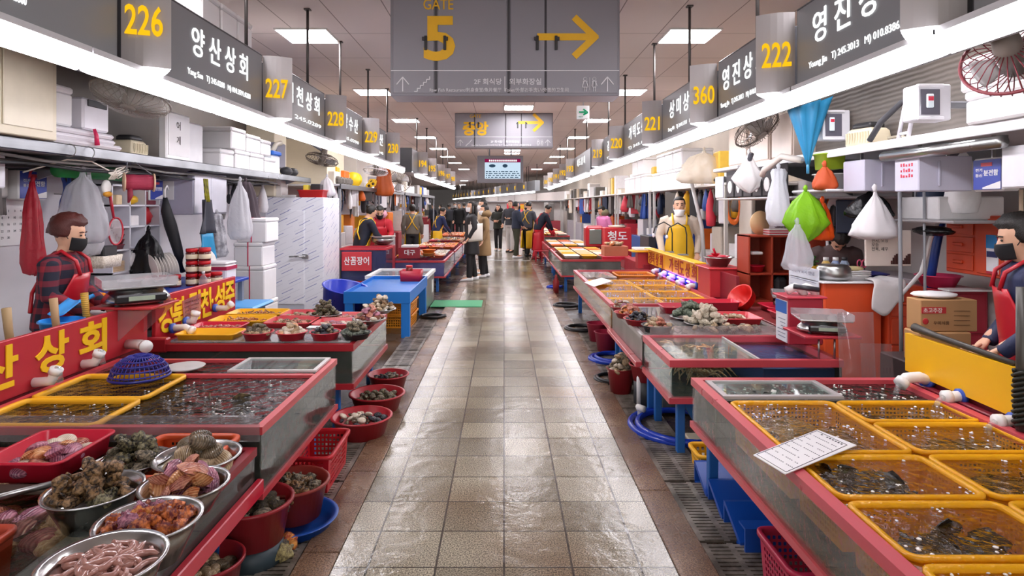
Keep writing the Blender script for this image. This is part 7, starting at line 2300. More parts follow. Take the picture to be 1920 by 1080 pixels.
    for sx in (-1, 1):
        fx, fy, fz = feet[0 if sx < 0 else 1]
        B = MB()
        rs = []
        for y, wd, hh in ((-.1, .03, .07), (-.06, .042, .085), (.02, .045, .075), (.1, .048, .055), (.15, .04, .04), (.175, .015, .02)):
            rs.append([((fx + wd * math.cos(a)) * s, (fy + .01 + y) * s, max(0, hh * .5 + hh * .55 * math.sin(a)) * s) for a in [2 * pi * i / 10 for i in range(10)]])
        B.rings(rs)
        B.build('shoe', shoe or P('#26262a', .6), t)
    # hair
    hm = hairm or P('#17130f', .45, var=.3, bump=.4, bs=200)

    fl = hair == 'fluffy'

    def hf(d):
        q = (1.09 + .1 * perm if fl else 1) + .03 * noise.noise(d * 9) + (.14 * noise.noise(d * 7) if perm else 0)
        if d.y > .1 and d.z < .42 + .15 * abs(d.x):
            q *= (.7 if fl else .78) if d.y > .25 else .9
        if hair in ('short', 'fluffy') and d.z < -.45:
            q *= .75
        return q
    B = MB().ball((0, -.012, 1.565), (.09, .112, .108), 26, 16, fn=hf)
    if hair == 'long':
        B.ball((0, -.075, 1.4), (.095, .05, .2), 16, 12)
        for sx in (-1, 1):
            B.tube([(sx * .08, .0, 1.56), (sx * .092, .0, 1.44), (sx * .085, .01, 1.3)], [.022, .03, .015], 8)
    if hair == 'bob':
        B.ball((0, -.04, 1.5), (.1, .085, .1), 16, 10, fn=lambda d: .72 if d.y > .3 else 1)
    if hair == 'bun':
        B.ball((0, -.11, 1.6), .045, 12, 8)
    B.v = [Hd(p) for p in B.v]
    B.build('hair', hm, t)
    if face:
        for sx in (-1, 1):
            MB().ball(Hd((sx * .03, .089, 1.546)), (.015 * s, .006 * s, .006 * s), 8, 6).build('eye', P('#191412', .25), t)
            MB().tube([Hd((sx * .014, .096, 1.568)), Hd((sx * .032, .095, 1.573)), Hd((sx * .05, .083, 1.567))], .004 * s, 5).build('eyebrow', hm, t)
        if not mask or chin_mask:
            MB().tube([Hd((-.022, .094, 1.478)), Hd((0, .1, 1.476)), Hd((.022, .094, 1.478))], .006 * s, 6).build('mouth', P('#a05a50', .5), t)
    if mask:
        dz = -.045 if chin_mask else 0
        B = MB().sheet(lambda u, v: Hd((.084 * math.sin((u - .5) * 2.3) * (.72 + .28 * v), .01 + .1 * math.cos((u - .5) * 2.3) * (.93 + .1 * v) + .018 * (1 - abs(u - .5) * 2) * math.sin(v * pi * .9 + .2), 1.432 + dz + .095 * v)), 14, 8, .004)
        B.build('face_mask', mask, t)
        for sx in (-1, 1):
            MB().tube([Hd((sx * .08, .035, 1.51 + dz)), Hd((sx * .083, .005, 1.545 + dz * .5)), Hd((sx * .085, -.02, 1.55))], .0025 * s, 4).build('ear_loop', mask, t)
    if apron:
        tw = .2
        def apf(u, v):
            a = (u - .5) * R((320 if wrap and v < .55 else 150) if v < .6 else 150 - 200 * (v - .6))
            z = apron_hem + (1.27 - apron_hem) * v
            f = 1 + .35 * max(0, .55 - v)
            return L(((.19 * f) * math.sin(a) * wide + .012 * math.sin(u * 14) * (1 - v), .155 * f * math.cos(a) + .012 * math.cos(u * 11) * (1 - v), z))
        MB().sheet(apf, 18, 14, .008).build('apron', apron, t)
        for sx in (-1, 1):
            MB().tube([L((sx * .085, .155, 1.26)), L((sx * .1, .12, 1.36)), L((sx * .1, .02, 1.42)), L((sx * .06, -.11, 1.33)), L((-sx * .06, -.145, 1.1)), L((-sx * .15, -.1, .98))], .013 * s, 6).build('apron_strap', apron, t)
    if gloves:
        for sx in (0, 1):
            e, w = arms[sx]
            d = (Vector(L(w)) - Vector(L(e)))
            MB().tube([Vector(L(w)) - d * .35, Vector(L(w)), Vector(L(w)) + d.normalized() * .09 * s], [.055 * s, .045 * s, .05 * s], 10).build('glove', gloves, t)
    if hood:
        MB().ball(Hd((0, -.05, 1.46)), (.16 * s, .13 * s, .1 * s), 18, 10, fn=lambda d: 1 + .15 * noise.noise(d * 8)).build('hood', hood, t)
    t.location = loc
    t.rotation_euler = (0, 0, rz)
    OFF[t.name_full] = Vector(loc)
    return t


NAVY, BLK, TAN = P('#1d2540', .75), P('#1b1b1e', .7), P('#9a7d58', .8)
MASKW, MASKB = P('#f0f0f2', .8), P('#17171a', .8)
YAP, RAP = P('#e8b81c', .4), P('#b51c2a', .3)
BROWNH = P('#4a1a14', .45, var=.35, bump=.4, bs=200)
WSH = P('#eeeef0', .5)
person('seller in dark red plaid shirt, red apron and black mask standing at the left stall', (-2.97, 4.1, 0), R(-78), 1.52, plaid(), BLK, None, 'fluffy', BROWNH, None, RAP, MASKB, .12,
       (((-.25, .05, 1.12), (-.16, .26, 1.0)), ((.25, .05, 1.12), (.16, .26, 1.0))), 0, .12, 0, True, 1.12, perm=True)
person('seller in navy padded jacket and black mask at the right picture edge', (2.83, 3.28, 0), R(64), 1.53, P('#20294a', .6, bump=.3, bs=30), BLK, None, 'fluffy', None, None, RAP, MASKB, .12,
       (((-.27, .0, 1.1), (-.16, .2, .92)), ((.27, .0, 1.1), (.14, .2, .92))), 0, .1, 0, True, 1.2, perm=True)
person('man in beige jacket and yellow apron with a white mask under his chin', (2.62, 9.25, 0), R(168), 1.71, P('#d6c8b8', .75), BLK, None, 'short', None, None, YAP, MASKW, 0,
       (((-.28, -.02, 1.1), (-.24, .1, .86)), ((.28, -.02, 1.1), (.24, .1, .86))), 0, 0, 0, True, 1.1, chin_mask=True, apron_hem=.35)
person('person with black hair bowed low behind the orange counter', (3.13, 5.9, 0), R(165), 1.47, P('#5a4a4a', .8), BLK, None, 'fluffy', None, None, None, None, .35, None, 0, .85, 0, False, perm=True)
w1 = person('woman in long black coat with white tote bag and white mask on the walkway', (-.68, 13.0, .02), R(104), 1.66, P('#232325', .6), BLK, WSH, 'long', None, .55, None, MASKW, 0,
            (((-.24, -.02, 1.1), (-.2, .1, .9)), ((.24, -.02, 1.1), (.2, .1, .9))), .1, 0, .16)
t = T('tote_bag', 'white cloth tote bag hanging from the shoulder of the woman in black', 'bag', (-.6, 12.78, .9))
MB().sheet(lambda u, v: (-.74 + .3 * u, 12.79 - .05 * math.sin(v * pi) * math.sin(u * pi), .84 + .36 * v + .03 * u), 8, 8, .03).build('bag_body', P('#e6e2d8', .8), t)
for a, b in ((-.7, -.66), (-.5, -.62)):
    MB().tube([(a, 12.8, 1.2), (b, 12.84, 1.38), (-.66, 12.9, 1.41)], .01, 6).build('strap', P('#dedad0', .8), t)
person('woman in tan trench coat with long dark hair and white mask on the walkway', (-.44, 13.6, .02), R(104), 1.58, TAN, BLK, WSH, 'long', None, .5, None, MASKW, 0, None, .2, 0, .12, hood=P('#8f7552', .8))
person('tall woman with white mask half hidden behind the trench coat', (-.5, 14.4, .02), R(112), 1.7, P('#b8a384', .8), BLK, WSH, 'long', None, .6, None, MASKW, 0, None, .3, 0, .0)
person('woman in dark olive coat with a fur hood standing far on the walkway', (-.2, 21.6, .02), R(160), 1.6, P('#262a22', .8), BLK, WSH, 'long', None, .78, None, None, 0, (((-.24, .03, 1.12), (-.08, .2, 1.08)), ((.24, .03, 1.12), (.08, .2, 1.08))), 0, 0, .1, hood=P('#1d1a17', .9))
person('man in dark grey sweater and pale trousers on the far walkway', (.22, 21.0, .02), R(150), 1.74, P('#34363c', .8), P('#c4c0bc', .8), None, 'short', BROWNH, None, None, None, 0, (((-.26, .02, 1.1), (-.1, .24, 1.08)), ((.26, .02, 1.1), (.22, .12, .9))), .2, .1, .12)
person('man in navy jacket and olive trousers standing left of the yellow apron', (.37, 18.6, .02), R(-70), 1.68, P('#232c3e', .8), P('#3b3d2c', .8), WSH, 'short', None, None, None, MASKB, 0, (((-.25, .02, 1.1), (-.15, .16, .95)), ((.25, .02, 1.1), (.2, .14, .95))), 0, 0, .12)
person('worker in grey top and long yellow apron bending at the right tanks', (.72, 19.2, .02), R(-40), 1.68, P('#4a4d54', .8), BLK, None, 'short', None, None, YAP, MASKB, .12, (((-.25, .08, 1.1), (-.14, .3, 1.0)), ((.25, .08, 1.1), (.14, .3, 1.0))), 0, .15, .2, apron_hem=.25, wrap=True)
person('worker in navy sweater and red waterproof trousers leaning over the right tank', (1.0, 18.2, .02), R(-80), 1.66, P('#1a1f30', .8), P('#c2202c', .4), P('#7a1a1e', .5), 'short', None, None, P('#c2202c', .4), None, .5, (((-.22, .22, 1.15), (-.12, .45, 1.0)), ((.22, .22, 1.15), (.12, .45, 1.0))), 0, .1, .25, wide=1.1, gloves=P('#d82a3a', .4), apron_hem=.25, wrap=True)
person('person with tan scarf and black mask behind the yellow apron worker', (.78, 21.5, .02), R(175), 1.62, P('#b09a82', .8), BLK, None, 'bun', None, None, None, MASKB)
person('seller in navy sweater and yellow apron bending at the left scale', (-2.62, 11.3, 0), R(-55), 1.62, P('#171c2c', .8), BLK, None, 'bun', None, None, YAP, None, .3, (((-.23, .16, 1.15), (-.12, .42, 1.05)), ((.23, .16, 1.15), (.12, .42, 1.05))), 0, .3, 0, gloves=P('#c83048', .4), apron_hem=.4, wrap=True)
person('seller in red jacket with pink scarf working at the left scale', (-2.42, 12.0, 0), R(-165), 1.6, P('#c01f30', .7), BLK, None, 'short', None, None, P('#c01f30', .4), MASKB, .22, (((-.23, .12, 1.12), (-.1, .36, 1.02)), ((.23, .12, 1.12), (.1, .36, 1.02))), 0, .3, 0, hood=P('#dba0b0', .8))
person('seller in grey shirt with crossed yellow straps seen from behind at left', (-2.4, 16.2, 0), R(5), 1.62, P('#6a665c', .8), BLK, None, 'bun', None, None, YAP, None, .0, None, 0, 0, 0, face=False)
person('seller in navy shirt and yellow apron bending over the far left tank', (-2.0, 18.3, 0), R(-60), 1.56, P('#27335c', .8), BLK, None, 'short', None, None, YAP, None, .35, (((-.22, .16, 1.12), (-.12, .42, 1.0)), ((.22, .16, 1.12), (.12, .42, 1.0))), 0, .1, 0, wrap=True)
person('seller in pink top and khaki vest behind the right tanks', (2.55, 15.6, 0), R(120), 1.58, P('#d07aa8', .8), BLK, None, 'short', None, None, None, None, .15, None, 0, .3, 0, hood=P('#7a7458', .9))
for i, (px, y, hh, c, rz_, lb) in enumerate(((842, 30, 1.66, '#2a2a30', 20, 'person in dark jacket, leftmost of the crowd in the far hall'), (853, 33, 1.72, '#17171a', 190, 'person in black coat with back bag in the far crowd'), (861, 29, 1.7, '#141416', 170, 'person in long black coat in the middle of the far crowd'), (870, 31, 1.72, '#1a1a20', 30, 'tall person in black at the right of the far crowd'), (812, 34, 1.64, '#30303a', 150, 'person in grey near the left wall end of the far hall'), (826, 36, 1.62, '#22222a', 100, 'person in dark clothes deep in the far hall'), (880, 38, 1.68, '#3a3040', 180, 'person in dark purple deep behind the far crowd'))):
    person(lb, (X(px, y), y, 0), R(rz_), hh, P(c, .8), BLK, None, 'short', None, .7 if i in (1, 2) else None, None, MASKW if i % 2 else None, 0, None, 0, 0, .12)

# ================================================================ FARTHER STALLS
PURP = water('#c9c4f0', '#6a68b0', .25, .5, 14)  # purple lamp glow put into the water tint


def trays_on(x0, x1, y0, y1, z, nx, ny, cols, lab, grp):
    w, d = (x1 - x0) / nx, (y1 - y0) / ny
    cache = {}
    for i in range(nx):
        for j in range(ny):
            c = rnd.choice(cols)
            x, y = x0 + (i + .5) * w, y0 + (j + .5) * d
            if c not in cache:
                cache[c] = tray((x, y, z), w * .84, d * .84, .045, P(c, .4), lab, grp, taper=.01, rim=.01)
            else:
                o = cache[c].copy()
                COL.objects.link(o)
                o.location = (x, y, z)


# left: eel tank with board, chest freezer
te = tank('small red framed eel tank with a red signboard on the left', -2.75, -1.98, 10.4, 11.0, .3, .88, 'L', PURP, rail=RED, front=GLASSS, near=GLASSS)
t = T('sign_board', 'red signboard with white letters reading 산꼼장어 before the eel tank', 'sign board', (-2.45, 10.36, .5))
MB().bx(-2.72, -2.22, 10.36, 10.385, .5, .82, .004).build('board', P('#c8363e', .4), t)
B = MB()
for k, s_ in enumerate('산꼼장어'):
    B.text(s_, (-2.63 + .108 * k, 10.357, .67), RIGHT, UP, .095, .14, .004, .025)
B.build('lettering', WHT, t)
fz = T('chest_freezer', 'grey sided chest with white rim beside the blue table', 'freezer', (-1.6, 9.9, 0))
MB().bx(-2.05, -1.16, 9.22, 10.28, .02, .5, .006).build('cabinet', steelmat('#a9aaa8', .35), fz)
ring4(MB(), -2.07, -1.14, 9.2, 10.3, .5, .55, .05).build('rim', WHT, fz)
MB().bx(-2.02, -1.19, 9.25, 10.25, .505, .53).build('lid', glass('#dfe6ea', .25), fz)
MB().bx(-1.157, -1.154, 9.9, 10.1, .2, .4).build('label_sheet', WHT, fz)
one(MB().bx(-1.15, -.35, 9.6, 10.25, .021, .03), 'green_mat', P('#3f9c6a', .6), 'green mat lying across the edge of the walkway', 'mat')
hose((-1.0, 8.75, 0), .17, P('#1d2022', .4), 'black hose ring on the floor by the chest freezer', 2, .018)
LT = [(11.4, 13.6), (13.9, 16.2), (16.5, 19.0), (19.4, 22.5)]
for k, (a, b) in enumerate(LT):
    tank('red railed tank with water tinted like purple light, %s on the far left' % ORD[k], -2.15, -1.1, a, b, .26, .58, 'L', PURP, rail=P('#b8323c', .4), near=glass('#c9c8ee', .12), front=glass('#c9c8d8', .12))
    trays_on(-2.1, -1.15, a + .5, b - .1, .585, 3, 3 + k % 2, ('#e8731c', '#f0a81c', '#c8343c', '#e8e4e0', '#d8602c'), 'shallow tray laid on the %s far left tank' % ORD[k], 'trays on the %s far left tank' % ORD[k])
    heap_stuff([clam, oyster, worms[0]], 'shellfish_heap', (CLAMW, CLAMR, ROCK, CLAMO)[k], 'small shellfish spread in the trays of the %s far left tank' % ORD[k], 'shellfish', (-1.6, (a + b) / 2 + .2, .6), .42, (b - a) * .36, 90, .09)
basin((-1.45, 11.9, .63), .13, .06, P('#e89a3a', .4), 'orange round basket stack on the first far left tank')
basin((-1.45, 11.9, .69), .13, .06, P('#e07a2a', .4), 'upper orange basket of the stack on the first far left tank')
t = T('pedestal_scale', 'metal bowl scale on the left counter between two sellers', 'scale', (-2.2, 11.25, .6))
MB().bx(-2.4, -2.0, 11.1, 11.38, .3, .88, .01).build('stand', P('#a8303a', .4), t)
MB().lathe([(.09, 0), (.19, .06), (.2, .11), (.14, .13)], (-2.2, 11.24, .885), 24).build('bowl', STEEL, t)
MB().lathe([(.12, .12), (.23, .15), (.235, .16), (.1, .14)], (-2.2, 11.24, .885), 24).build('pan', P('#cfcac4', .4), t)
t = T('sign_board', 'dark red plate reading 대구 under the scale at left', 'sign board', (-1.75, 11.45, .7))
MB().bx(-1.95, -1.55, 11.42, 11.44, .62, .82, .003).build('board', P('#8e1c2c', .4), t)
MB().text('대구', (-1.74, 11.418, .73), RIGHT, UP, .2, .1, .003, .015).build('lettering', WHT, t)
MB().bx(-1.9, -1.6, 11.42, 11.7, .82, .86, .006).build('tray_top', WHT, t)
# shelf and wall goods left middle and far
for k, (a, b) in enumerate(((10.4, 13.5), (13.7, 17.0), (17.2, 20.5), (20.7, 24.5))):
    t = T('shelf', 'wall shelf over the %s stall beyond the cold room' % ORD[k], 'shelf', (-3.3, (a + b) / 2, 1.9))
    MB().bx(-3.94, -2.75, a, b, 1.93, 1.96, .004).build('shelf_board', P('#cfcdce', .4), t)
    MB().bx(-2.77, -2.74, a, b, 1.88, 1.965, .004).build('steel_edge', P('#3a3a3c', .4), t)
    for y in (a + .05, b - .09):
        MB().bx(-2.8, -2.76, y, y + .04, 0, 1.93).build('post', GREY, t)
solid('tall_cabinet', 'beige tall cabinet standing on the shelf beyond the cold room', 'cabinet', BEI, -3.9, -3.0, 10.5, 11.6, 1.96, 2.75)
solid('tall_cabinet', 'pale grey ribbed cabinet on the shelf before box 230', 'cabinet', P('#c9c2b8', .5), -3.9, -2.95, 12.4, 13.4, 1.96, 2.85)
for k in range(5):
    one(MB().bx(-2.98 + .0, -2.8, 10.6 + k * .2, 10.72 + k * .2, 1.96, 2.1, .04), 'shoe_pair', P('#5a544c', .6), 'grey shoe or tool lying on the dark shelf edge beyond the cold room', 'shoe', 'grey things on the dark shelf edge')


def reel(c, r, m, label, axis='Y'):
    M = Matrix.Translation(c) @ Matrix.Rotation(pi / 2, 4, 'X' if axis == 'Y' else 'Y')
    t = T('cable_reel', label, 'reel', c)
    MB().lathe([(r * .6, -.08), (r * .65, 0), (r * .6, .08)], (0, 0, 0), 18, M=M).build('core', DARK, t)
    for z in (-.1, .08):
        MB().lathe([(r, 0), (r, .02)], (0, 0, z), 20, M=M).build('flange', m, t)
    return t


reel((-2.9, 11.95, 2.1), .14, P('#e8c01c', .4), 'yellow cable reel on the shelf beyond the cold room')
t = T('sunflowers', 'bunch of artificial sunflowers on the far left shelf', 'flowers', (-2.8, 13.0, 1.96))
for k in range(5):
    c = Vector((-2.8 + .06 * math.cos(k * 1.3), 12.95 + .05 * k, 2.05 + .05 * math.sin(k * 2)))
    M = Matrix.Translation(c) @ Matrix.Rotation(R(70), 4, 'X')
    B = MB()
    for q in range(10):
        B.ball((.05 * math.cos(q * .628), .05 * math.sin(q * .628), 0), (.025, .02, .008), 6, 4, M=M)
    o = B.build('petals', P('#f0c018', .5), t)
    MB().ball((0, 0, 0), (.03, .03, .012), 8, 5, M=M).build('flower_heart', P('#3a2414', .7), o)
hung_bag((-2.6, 13.4, 2.55), .4, .75, P('#b8561e', .5), 'orange brown work bag hanging at the end of the near left row', .5, name='work_bag', seed=91, top=.06)
fan((-2.6, 15.4, 2.2), .28, (R(75), 0, R(-15)), 'grey wall fan below the first far left tubes', False)
one(MB().tube([(-2.6, 15.45, 2.2), (-2.9, 15.6, 2.2), (-3.95, 15.6, 2.25)], .02, 8), 'fan_arm', GREY, 'grey arm of the far left wall fan', 'bracket')
fan((-2.55, 12.3, 2.28), .24, (R(-10), R(6), 0), 'white rimmed wall fan under box 230', False, 0, '#d8d6d8')
one(MB().tube([(-2.55, 12.32, 2.45), (-2.9, 12.35, 2.6), (-3.0, 12.5, 2.7)], .02, 8), 'fan_arm', GREY, 'grey arm of the white rimmed fan', 'bracket')
COLS = ['#e2e0e2', '#c9c6ca', '#3a3a3e', '#c03040', '#e0a820', '#2d4f9a', '#e06a1c', '#8f8a86', '#d9cfc0', '#b0aeb6', '#e8e6e8', '#dcdadc', '#f0eeee']
bxm = MB().bx(-.5, .5, -.5, .5, 0, 1, .04)
box_me = mesh(bxm, 'storage_box', WHT)
bag_mb = MB().lathe([(.05, 0), (.4, .02), (.5, .2), (.42, .55), (.2, .85), (.08, .95), (.12, 1)], (0, 0, 0), 14, cap=True)
bag_mb.v = [(x * (1 + .2 * noise.noise(Vector((x * 3, y * 3, z * 3)))), y * (1 + .2 * noise.noise(Vector((x * 3, y * 3, z * 3 + 9)))), z) for x, y, z in bag_mb.v]
bag_me = mesh(bag_mb, 'hanging_bag', WHT)
coil_me = mesh(MB().tube([(.5 * math.cos(k * pi / 8), .12 * math.sin(k), .5 + .5 * math.sin(k * pi / 8)) for k in range(16)], .09, 6, loop=True), 'hanging_coil', WHT)
tool_me = mesh(MB().tube([(0, 0, 1), (0, 0, .4)], .12, 6).ball((0, 0, .22), (.5, .3, .24), 10, 7), 'hanging_tool', WHT)
cloth_me = mesh(MB().sheet(lambda u, v: ((u - .5) * (1 - .5 * v), .15 * math.sin(u * 12) * (1 - v * .6), v), 14, 6, .04), 'hanging_cloth', WHT)


def clutter(side, xb, y0, y1, z, n, where, hang=True, smax=.34, cols=None, deep=.3):
    """small goods: boxes standing on the shelf and bags hanging below it"""
    cols = cols or (COLS + ['#2a2a2e', '#4a4644', '#5c564f', '#8a1f2c', '#23304a', '#1f1f22', '#6e6a66'] if hang else COLS)
    d = FX[side][1]
    step = (y1 - y0) / n
    for k in range(n):
        y = y0 + step * (k + .5)
        if not hang:
            h_, w_ = U(.12, smax), min(step * .46, U(.12, .3))
            put(box_me, 'storage_box', 'package standing on %s' % where, 'box', 'packages on ' + where, (xb - d * U(.02, .1) - d * deep / 2, y, z), (0, 0, U(-.1, .1)), (deep * U(.6, 1), w_ * 1.6, h_), P(rnd.choice(cols), .5))
        else:
            h_ = U(.22, .55)
            me_ = rnd.choice((bag_me, bag_me, cloth_me, cloth_me, coil_me, tool_me, box_me))
            wx = U(.1, .24) * (.5 if me_ in (tool_me,) else 1)
            put(me_, {'storage_box': 'hanging_pack'}.get(me_.name, me_.name), 'small goods hanging under %s' % where, 'hanging goods', 'goods hanging under ' + where, (xb - d * U(0, .3), y + U(-.08, .08), z - h_), (0, 0, U(0, 6)), (wx, wx * U(.6, 1), h_), P(rnd.choice(cols), .5))


for k, (a, b) in enumerate(((10.4, 13.5), (13.7, 17.0), (17.2, 20.5), (20.7, 24.5))):
    w_ = 'the %s wall shelf beyond the cold room' % ORD[k]
    clutter('L', -2.85, a + .1, b - .1, 1.96, 7, w_, False)
    clutter('L', -2.85, a + .1, b - .1, 1.92, 22, w_, True)
    solid('wall_counter', 'low counter with goods under the %s far left shelf' % ORD[k], 'counter', P(('#d8d4d4', '#b0aab0', '#9a3038', '#c8c4c4')[k], .5), -3.9, -2.95, a + .1, b - .2, 0, .85)
    for j in range(5):
        put(box_me, 'storage_box', 'package on the low counter under the %s far left shelf' % ORD[k], 'box', 'packages on the %s far left counter' % ORD[k], (-3.25 + U(-.15, .15), a + .4 + j * .55, .85), (0, 0, U(-.2, .2)), (U(.3, .5), U(.3, .5), U(.25, .6)), P(('#e8a31c', '#e2e0e0', '#dcdadc', '#e07a1c', '#8c8a8c')[j], .5))
t = T('yellow_bin', 'large yellow crate on the wall side behind the two left sellers', 'crate', (-3.15, 11.2, 1.0))
MB().bx(-3.5, -2.98, 10.75, 11.5, 1.1, 1.42, .01).build('crate', YEL, t)
MB().bx(-3.5, -2.96, 10.7, 11.55, .85, 1.1, .01).build('stand', WHT, t)

# right: tank R5 onward
RT = [(11.4, 14.2), (14.5, 17.2), (20.2, 23), (23.5, 26.5)]
for k, (a, b) in enumerate(RT):
    tank('red railed tank covered with trays, %s on the far right' % ORD[k], 1.06, 2.15, a, b, .28, .6, 'R', WATERC, rail=P('#c03a42', .4), near=glass('#c9ccc6', .2), front=glass('#cfd0ca', .2))
    trays_on(1.12, 2.1, a + .15, b - .1, .605, 3, 5, ('#f2e6da', '#f2b01c', '#e8731c', '#e8e0dc', '#f0d0a0'), 'shallow tray laid on the %s far right tank' % ORD[k], 'trays on the %s far right tank' % ORD[k])
t = T('red_stool', 'small red stool beside the first far right tank', 'stool', (.98, 17.4, 0))
MB().bx(.86, 1.1, 17.3, 17.55, .3, .33, .004).build('seat', CRIM, t)
for x in (.88, 1.05):
    for y in (17.32, 17.5):
        MB().bx(x, x + .03, y, y + .03, .0, .3).build('leg', CRIM, t)
one(MB().lathe([(.05, 0), (.06, .2), (.02, .3), (.02, .33)], (.95, 11.3, 0), 14), 'red_cap_bottle', P('#8a2024', .4), 'dark red bottle standing on the floor before the first far right tank', 'bottle')
hose((.98, 11.9, 0), .14, HB, 'small blue hose coil on the floor at the far right tanks', 2, .02)
hose((1.0, 9.75, 0), .2, P('#202124', .4), 'black hose coil between the long right tank and the next', 2, .018)
solid('side_stall', 'dark red wooden stall side beyond the yellow boards', 'counter', P('#a02832', .4), 2.2, 2.6, 9.75, 11.3, 0, .66)
t = T('brick_crate', 'wooden crate of shells on the first far right tank', 'crate', (2.0, 11.6, .6))
MB().bx(1.86, 2.3, 11.45, 11.85, .66, .84, .004).build('crate', P('#b8684a', .5), t)
MB().bx(1.82, 2.34, 11.4, 11.9, .6, .66, .004).build('base', CRIM, t)
heap([clam], [CLAMT, CLAMO], 'clam', 'round brown shell on top of the wooden crate at the right', 'clam', 'shells on the wooden crate', (2.08, 11.65, .85), .15, 14, .12, 1)
t = T('sign_board', 'red box with white letters reading 청도 behind the far right tanks', 'sign board', (2.3, 13.2, .6))
MB().bx(2.16, 2.72, 13.2, 13.6, .6, 1.12, .01).build('box', P('#c0242e', .4), t)
MB().text('청도', (2.42, 13.197, .95), RIGHT, UP, .42, .2, .004, .02).build('lettering', WHT, t)
MB().lathe([(.0, 0), (.16, 0), (.2, .04), (.0, .05)], (2.45, 13.4, 1.12), 18).build('bowl', P('#e6dcc8', .5), t)
t = T('red_machine', 'rounded red machine with a glass door behind the far right tanks', 'machine', (1.98, 14.3, .6))
MB().bx(1.9, 2.32, 14.35, 14.8, .605, 1.12, .05).build('body', P('#b8222e', .35), t)
MB().bx(1.98, 2.26, 14.335, 14.352, .7, 1.04, .02).build('window', P('#6f7f78', .15, coat=.6), t)
solid('blue_counter', 'deep blue counter behind the man in yellow apron', 'counter', P('#1d4a92', .45), 2.7, 3.55, 10.6, 11.6, 0, 1.05)
solid('black_board', 'black panel standing before the deep blue counter', 'board', DARK, 2.55, 2.68, 10.9, 11.6, .6, 1.05)
solid('cutting_board', 'tan wooden chopping board standing on the blue counter', 'board', P('#b07a34', .6), 2.9, 3.2, 10.75, 10.8, 1.05, 1.34)
basin((3.4, 10.9, 1.05), .16, .07, CRIM, 'red basin on the right end of the blue counter')
t = T('desk_scale', 'white flat scale on a yellow shelf before the yellow boards', 'scale', (2.15, 9.9, .8))
MB().bx(2.02, 2.4, 9.72, 10.05, .86, .885, .004).build('shelf', YB, t)
MB().bx(2.06, 2.36, 9.76, 10.0, .885, .93, .01).build('body', WHT, t)
MB().bx(2.12, 2.32, 9.8, 9.98, .6, .86).build('stand', P('#c23a40', .4), t)
for k, x in enumerate((2.42, 2.48)):
    t = T('gooseneck_lamp', 'black gooseneck tube with a white head, %s of two over the yellow boards' % ('left', 'right')[k], 'gooseneck', (x, 8.9 - k * .5, .9))
    y = 8.9 - k * .5
    MB().tube([(x, y, .935), (x, y, 1.2), (x - .02, y, 1.3), (x - .12, y, 1.36), (x - .24, y, 1.3), (x - .27, y, 1.2)], .009, 8).build('neck', DARK, t)
    MB().ball((x - .27, y, 1.17), (.022, .022, .03), 10, 7).build('head', WHT, t)
    MB().bx(x - .12, x + .02, y - .02, y + .02, .92, .94).build('clamp', GREY, t)
# right middle wall: shelves
for k, (a, b, z) in enumerate(((7.6, 11.4, 1.85), (11.6, 15.0, 1.85), (15.2, 19.0, 1.85), (19.2, 24.0, 1.85), (24.2, 30, 1.85))):
    t = T('shelf', 'wall shelf over the %s right stall beyond the beige cupboards' % ORD[k], 'shelf', (3.2, (a + b) / 2, z - .05))
    MB().bx(2.72, 3.61, a, b, z, z + .03, .004).build('shelf_board', P('#d4cfc8', .4), t)
    for y in (a + .05, b - .1):
        MB().bx(2.73, 2.77, y, y + .04, 0, z).build('post', P('#b8b4ae', .4), t)
    w_ = 'the %s right wall shelf beyond the beige cupboards' % ORD[k]
    clutter('R', 2.82, a + .2, b - .2, z - .02, 26, w_, True)
    clutter('R', 2.8, a + .2, b - .2, z + .03, 9, w_.replace(' beyond the beige cupboards', ''), False, .5, ['#e6e4e2', '#dcd8d2', '#e6e4e2', '#cfc6b8', '#b9a78e', '#5a5650', '#d9b040', '#e2e0e2'], .5)
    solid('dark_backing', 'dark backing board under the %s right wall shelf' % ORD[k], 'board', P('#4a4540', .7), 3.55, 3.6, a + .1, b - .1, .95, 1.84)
    solid('wall_counter', 'low counter along the wall in the %s right stall' % ORD[k], 'counter', P(('#d8d4d0', '#3a5a9a', '#b8303a', '#c8c4c4', '#b0aab0')[k], .5), 3.05, 3.6, a + .2, b - .2, 0, .9)
    for j in range(6):
        put(box_me, 'storage_box', 'package on the wall counter of the %s right stall' % ORD[k], 'box', 'packages on the %s right wall counter' % ORD[k], (3.3 + U(-.08, .08), a + .4 + j * .5, .9), (0, 0, U(-.2, .2)), (U(.3, .45), U(.2, .4), U(.15, .5)), P(rnd.choice(COLS), .5))
for k, (y, z, lb) in enumerate(((8.2, 1.88, 'lower row nearest'), (8.75, 1.88, 'lower row second'), (9.3, 1.88, 'lower row third'), (9.85, 1.88, 'lower row farthest'), (8.4, 2.195, 'upper row nearest'), (8.95, 2.195, 'upper row middle'), (9.5, 2.195, 'upper row farthest'))):
    foam_box((3.05, y + 1.6, z), .5, .5, .31, 'large white foam box on the shelf right of box 220, %s' % lb, 'foam boxes right of box 220')
for k in range(6):
    foam_box((2.95, 12.2 + k * .55 - (2.2 if k > 3 else 0) + (0 if k < 4 else .3), 1.88 + (.34 if k > 3 else 0)), .4, .45, .33, 'white foam box of the stack under the end of the near right signs, %s' % ORD[k], 'foam boxes under box 219')
hung_bag((2.75, 8.5, 2.35), .7, .45, bagmat('#d8ccb8', .4), 'crumpled clear plastic wrap over a fan under the right tubes', .7, seed=101)
one(MB().ball((2.9, 8.1, 1.93), (.16, .1, .05), 12, 7), 'shoe_pair', DARK, 'black shoes on the shelf behind the man in yellow apron', 'shoes')
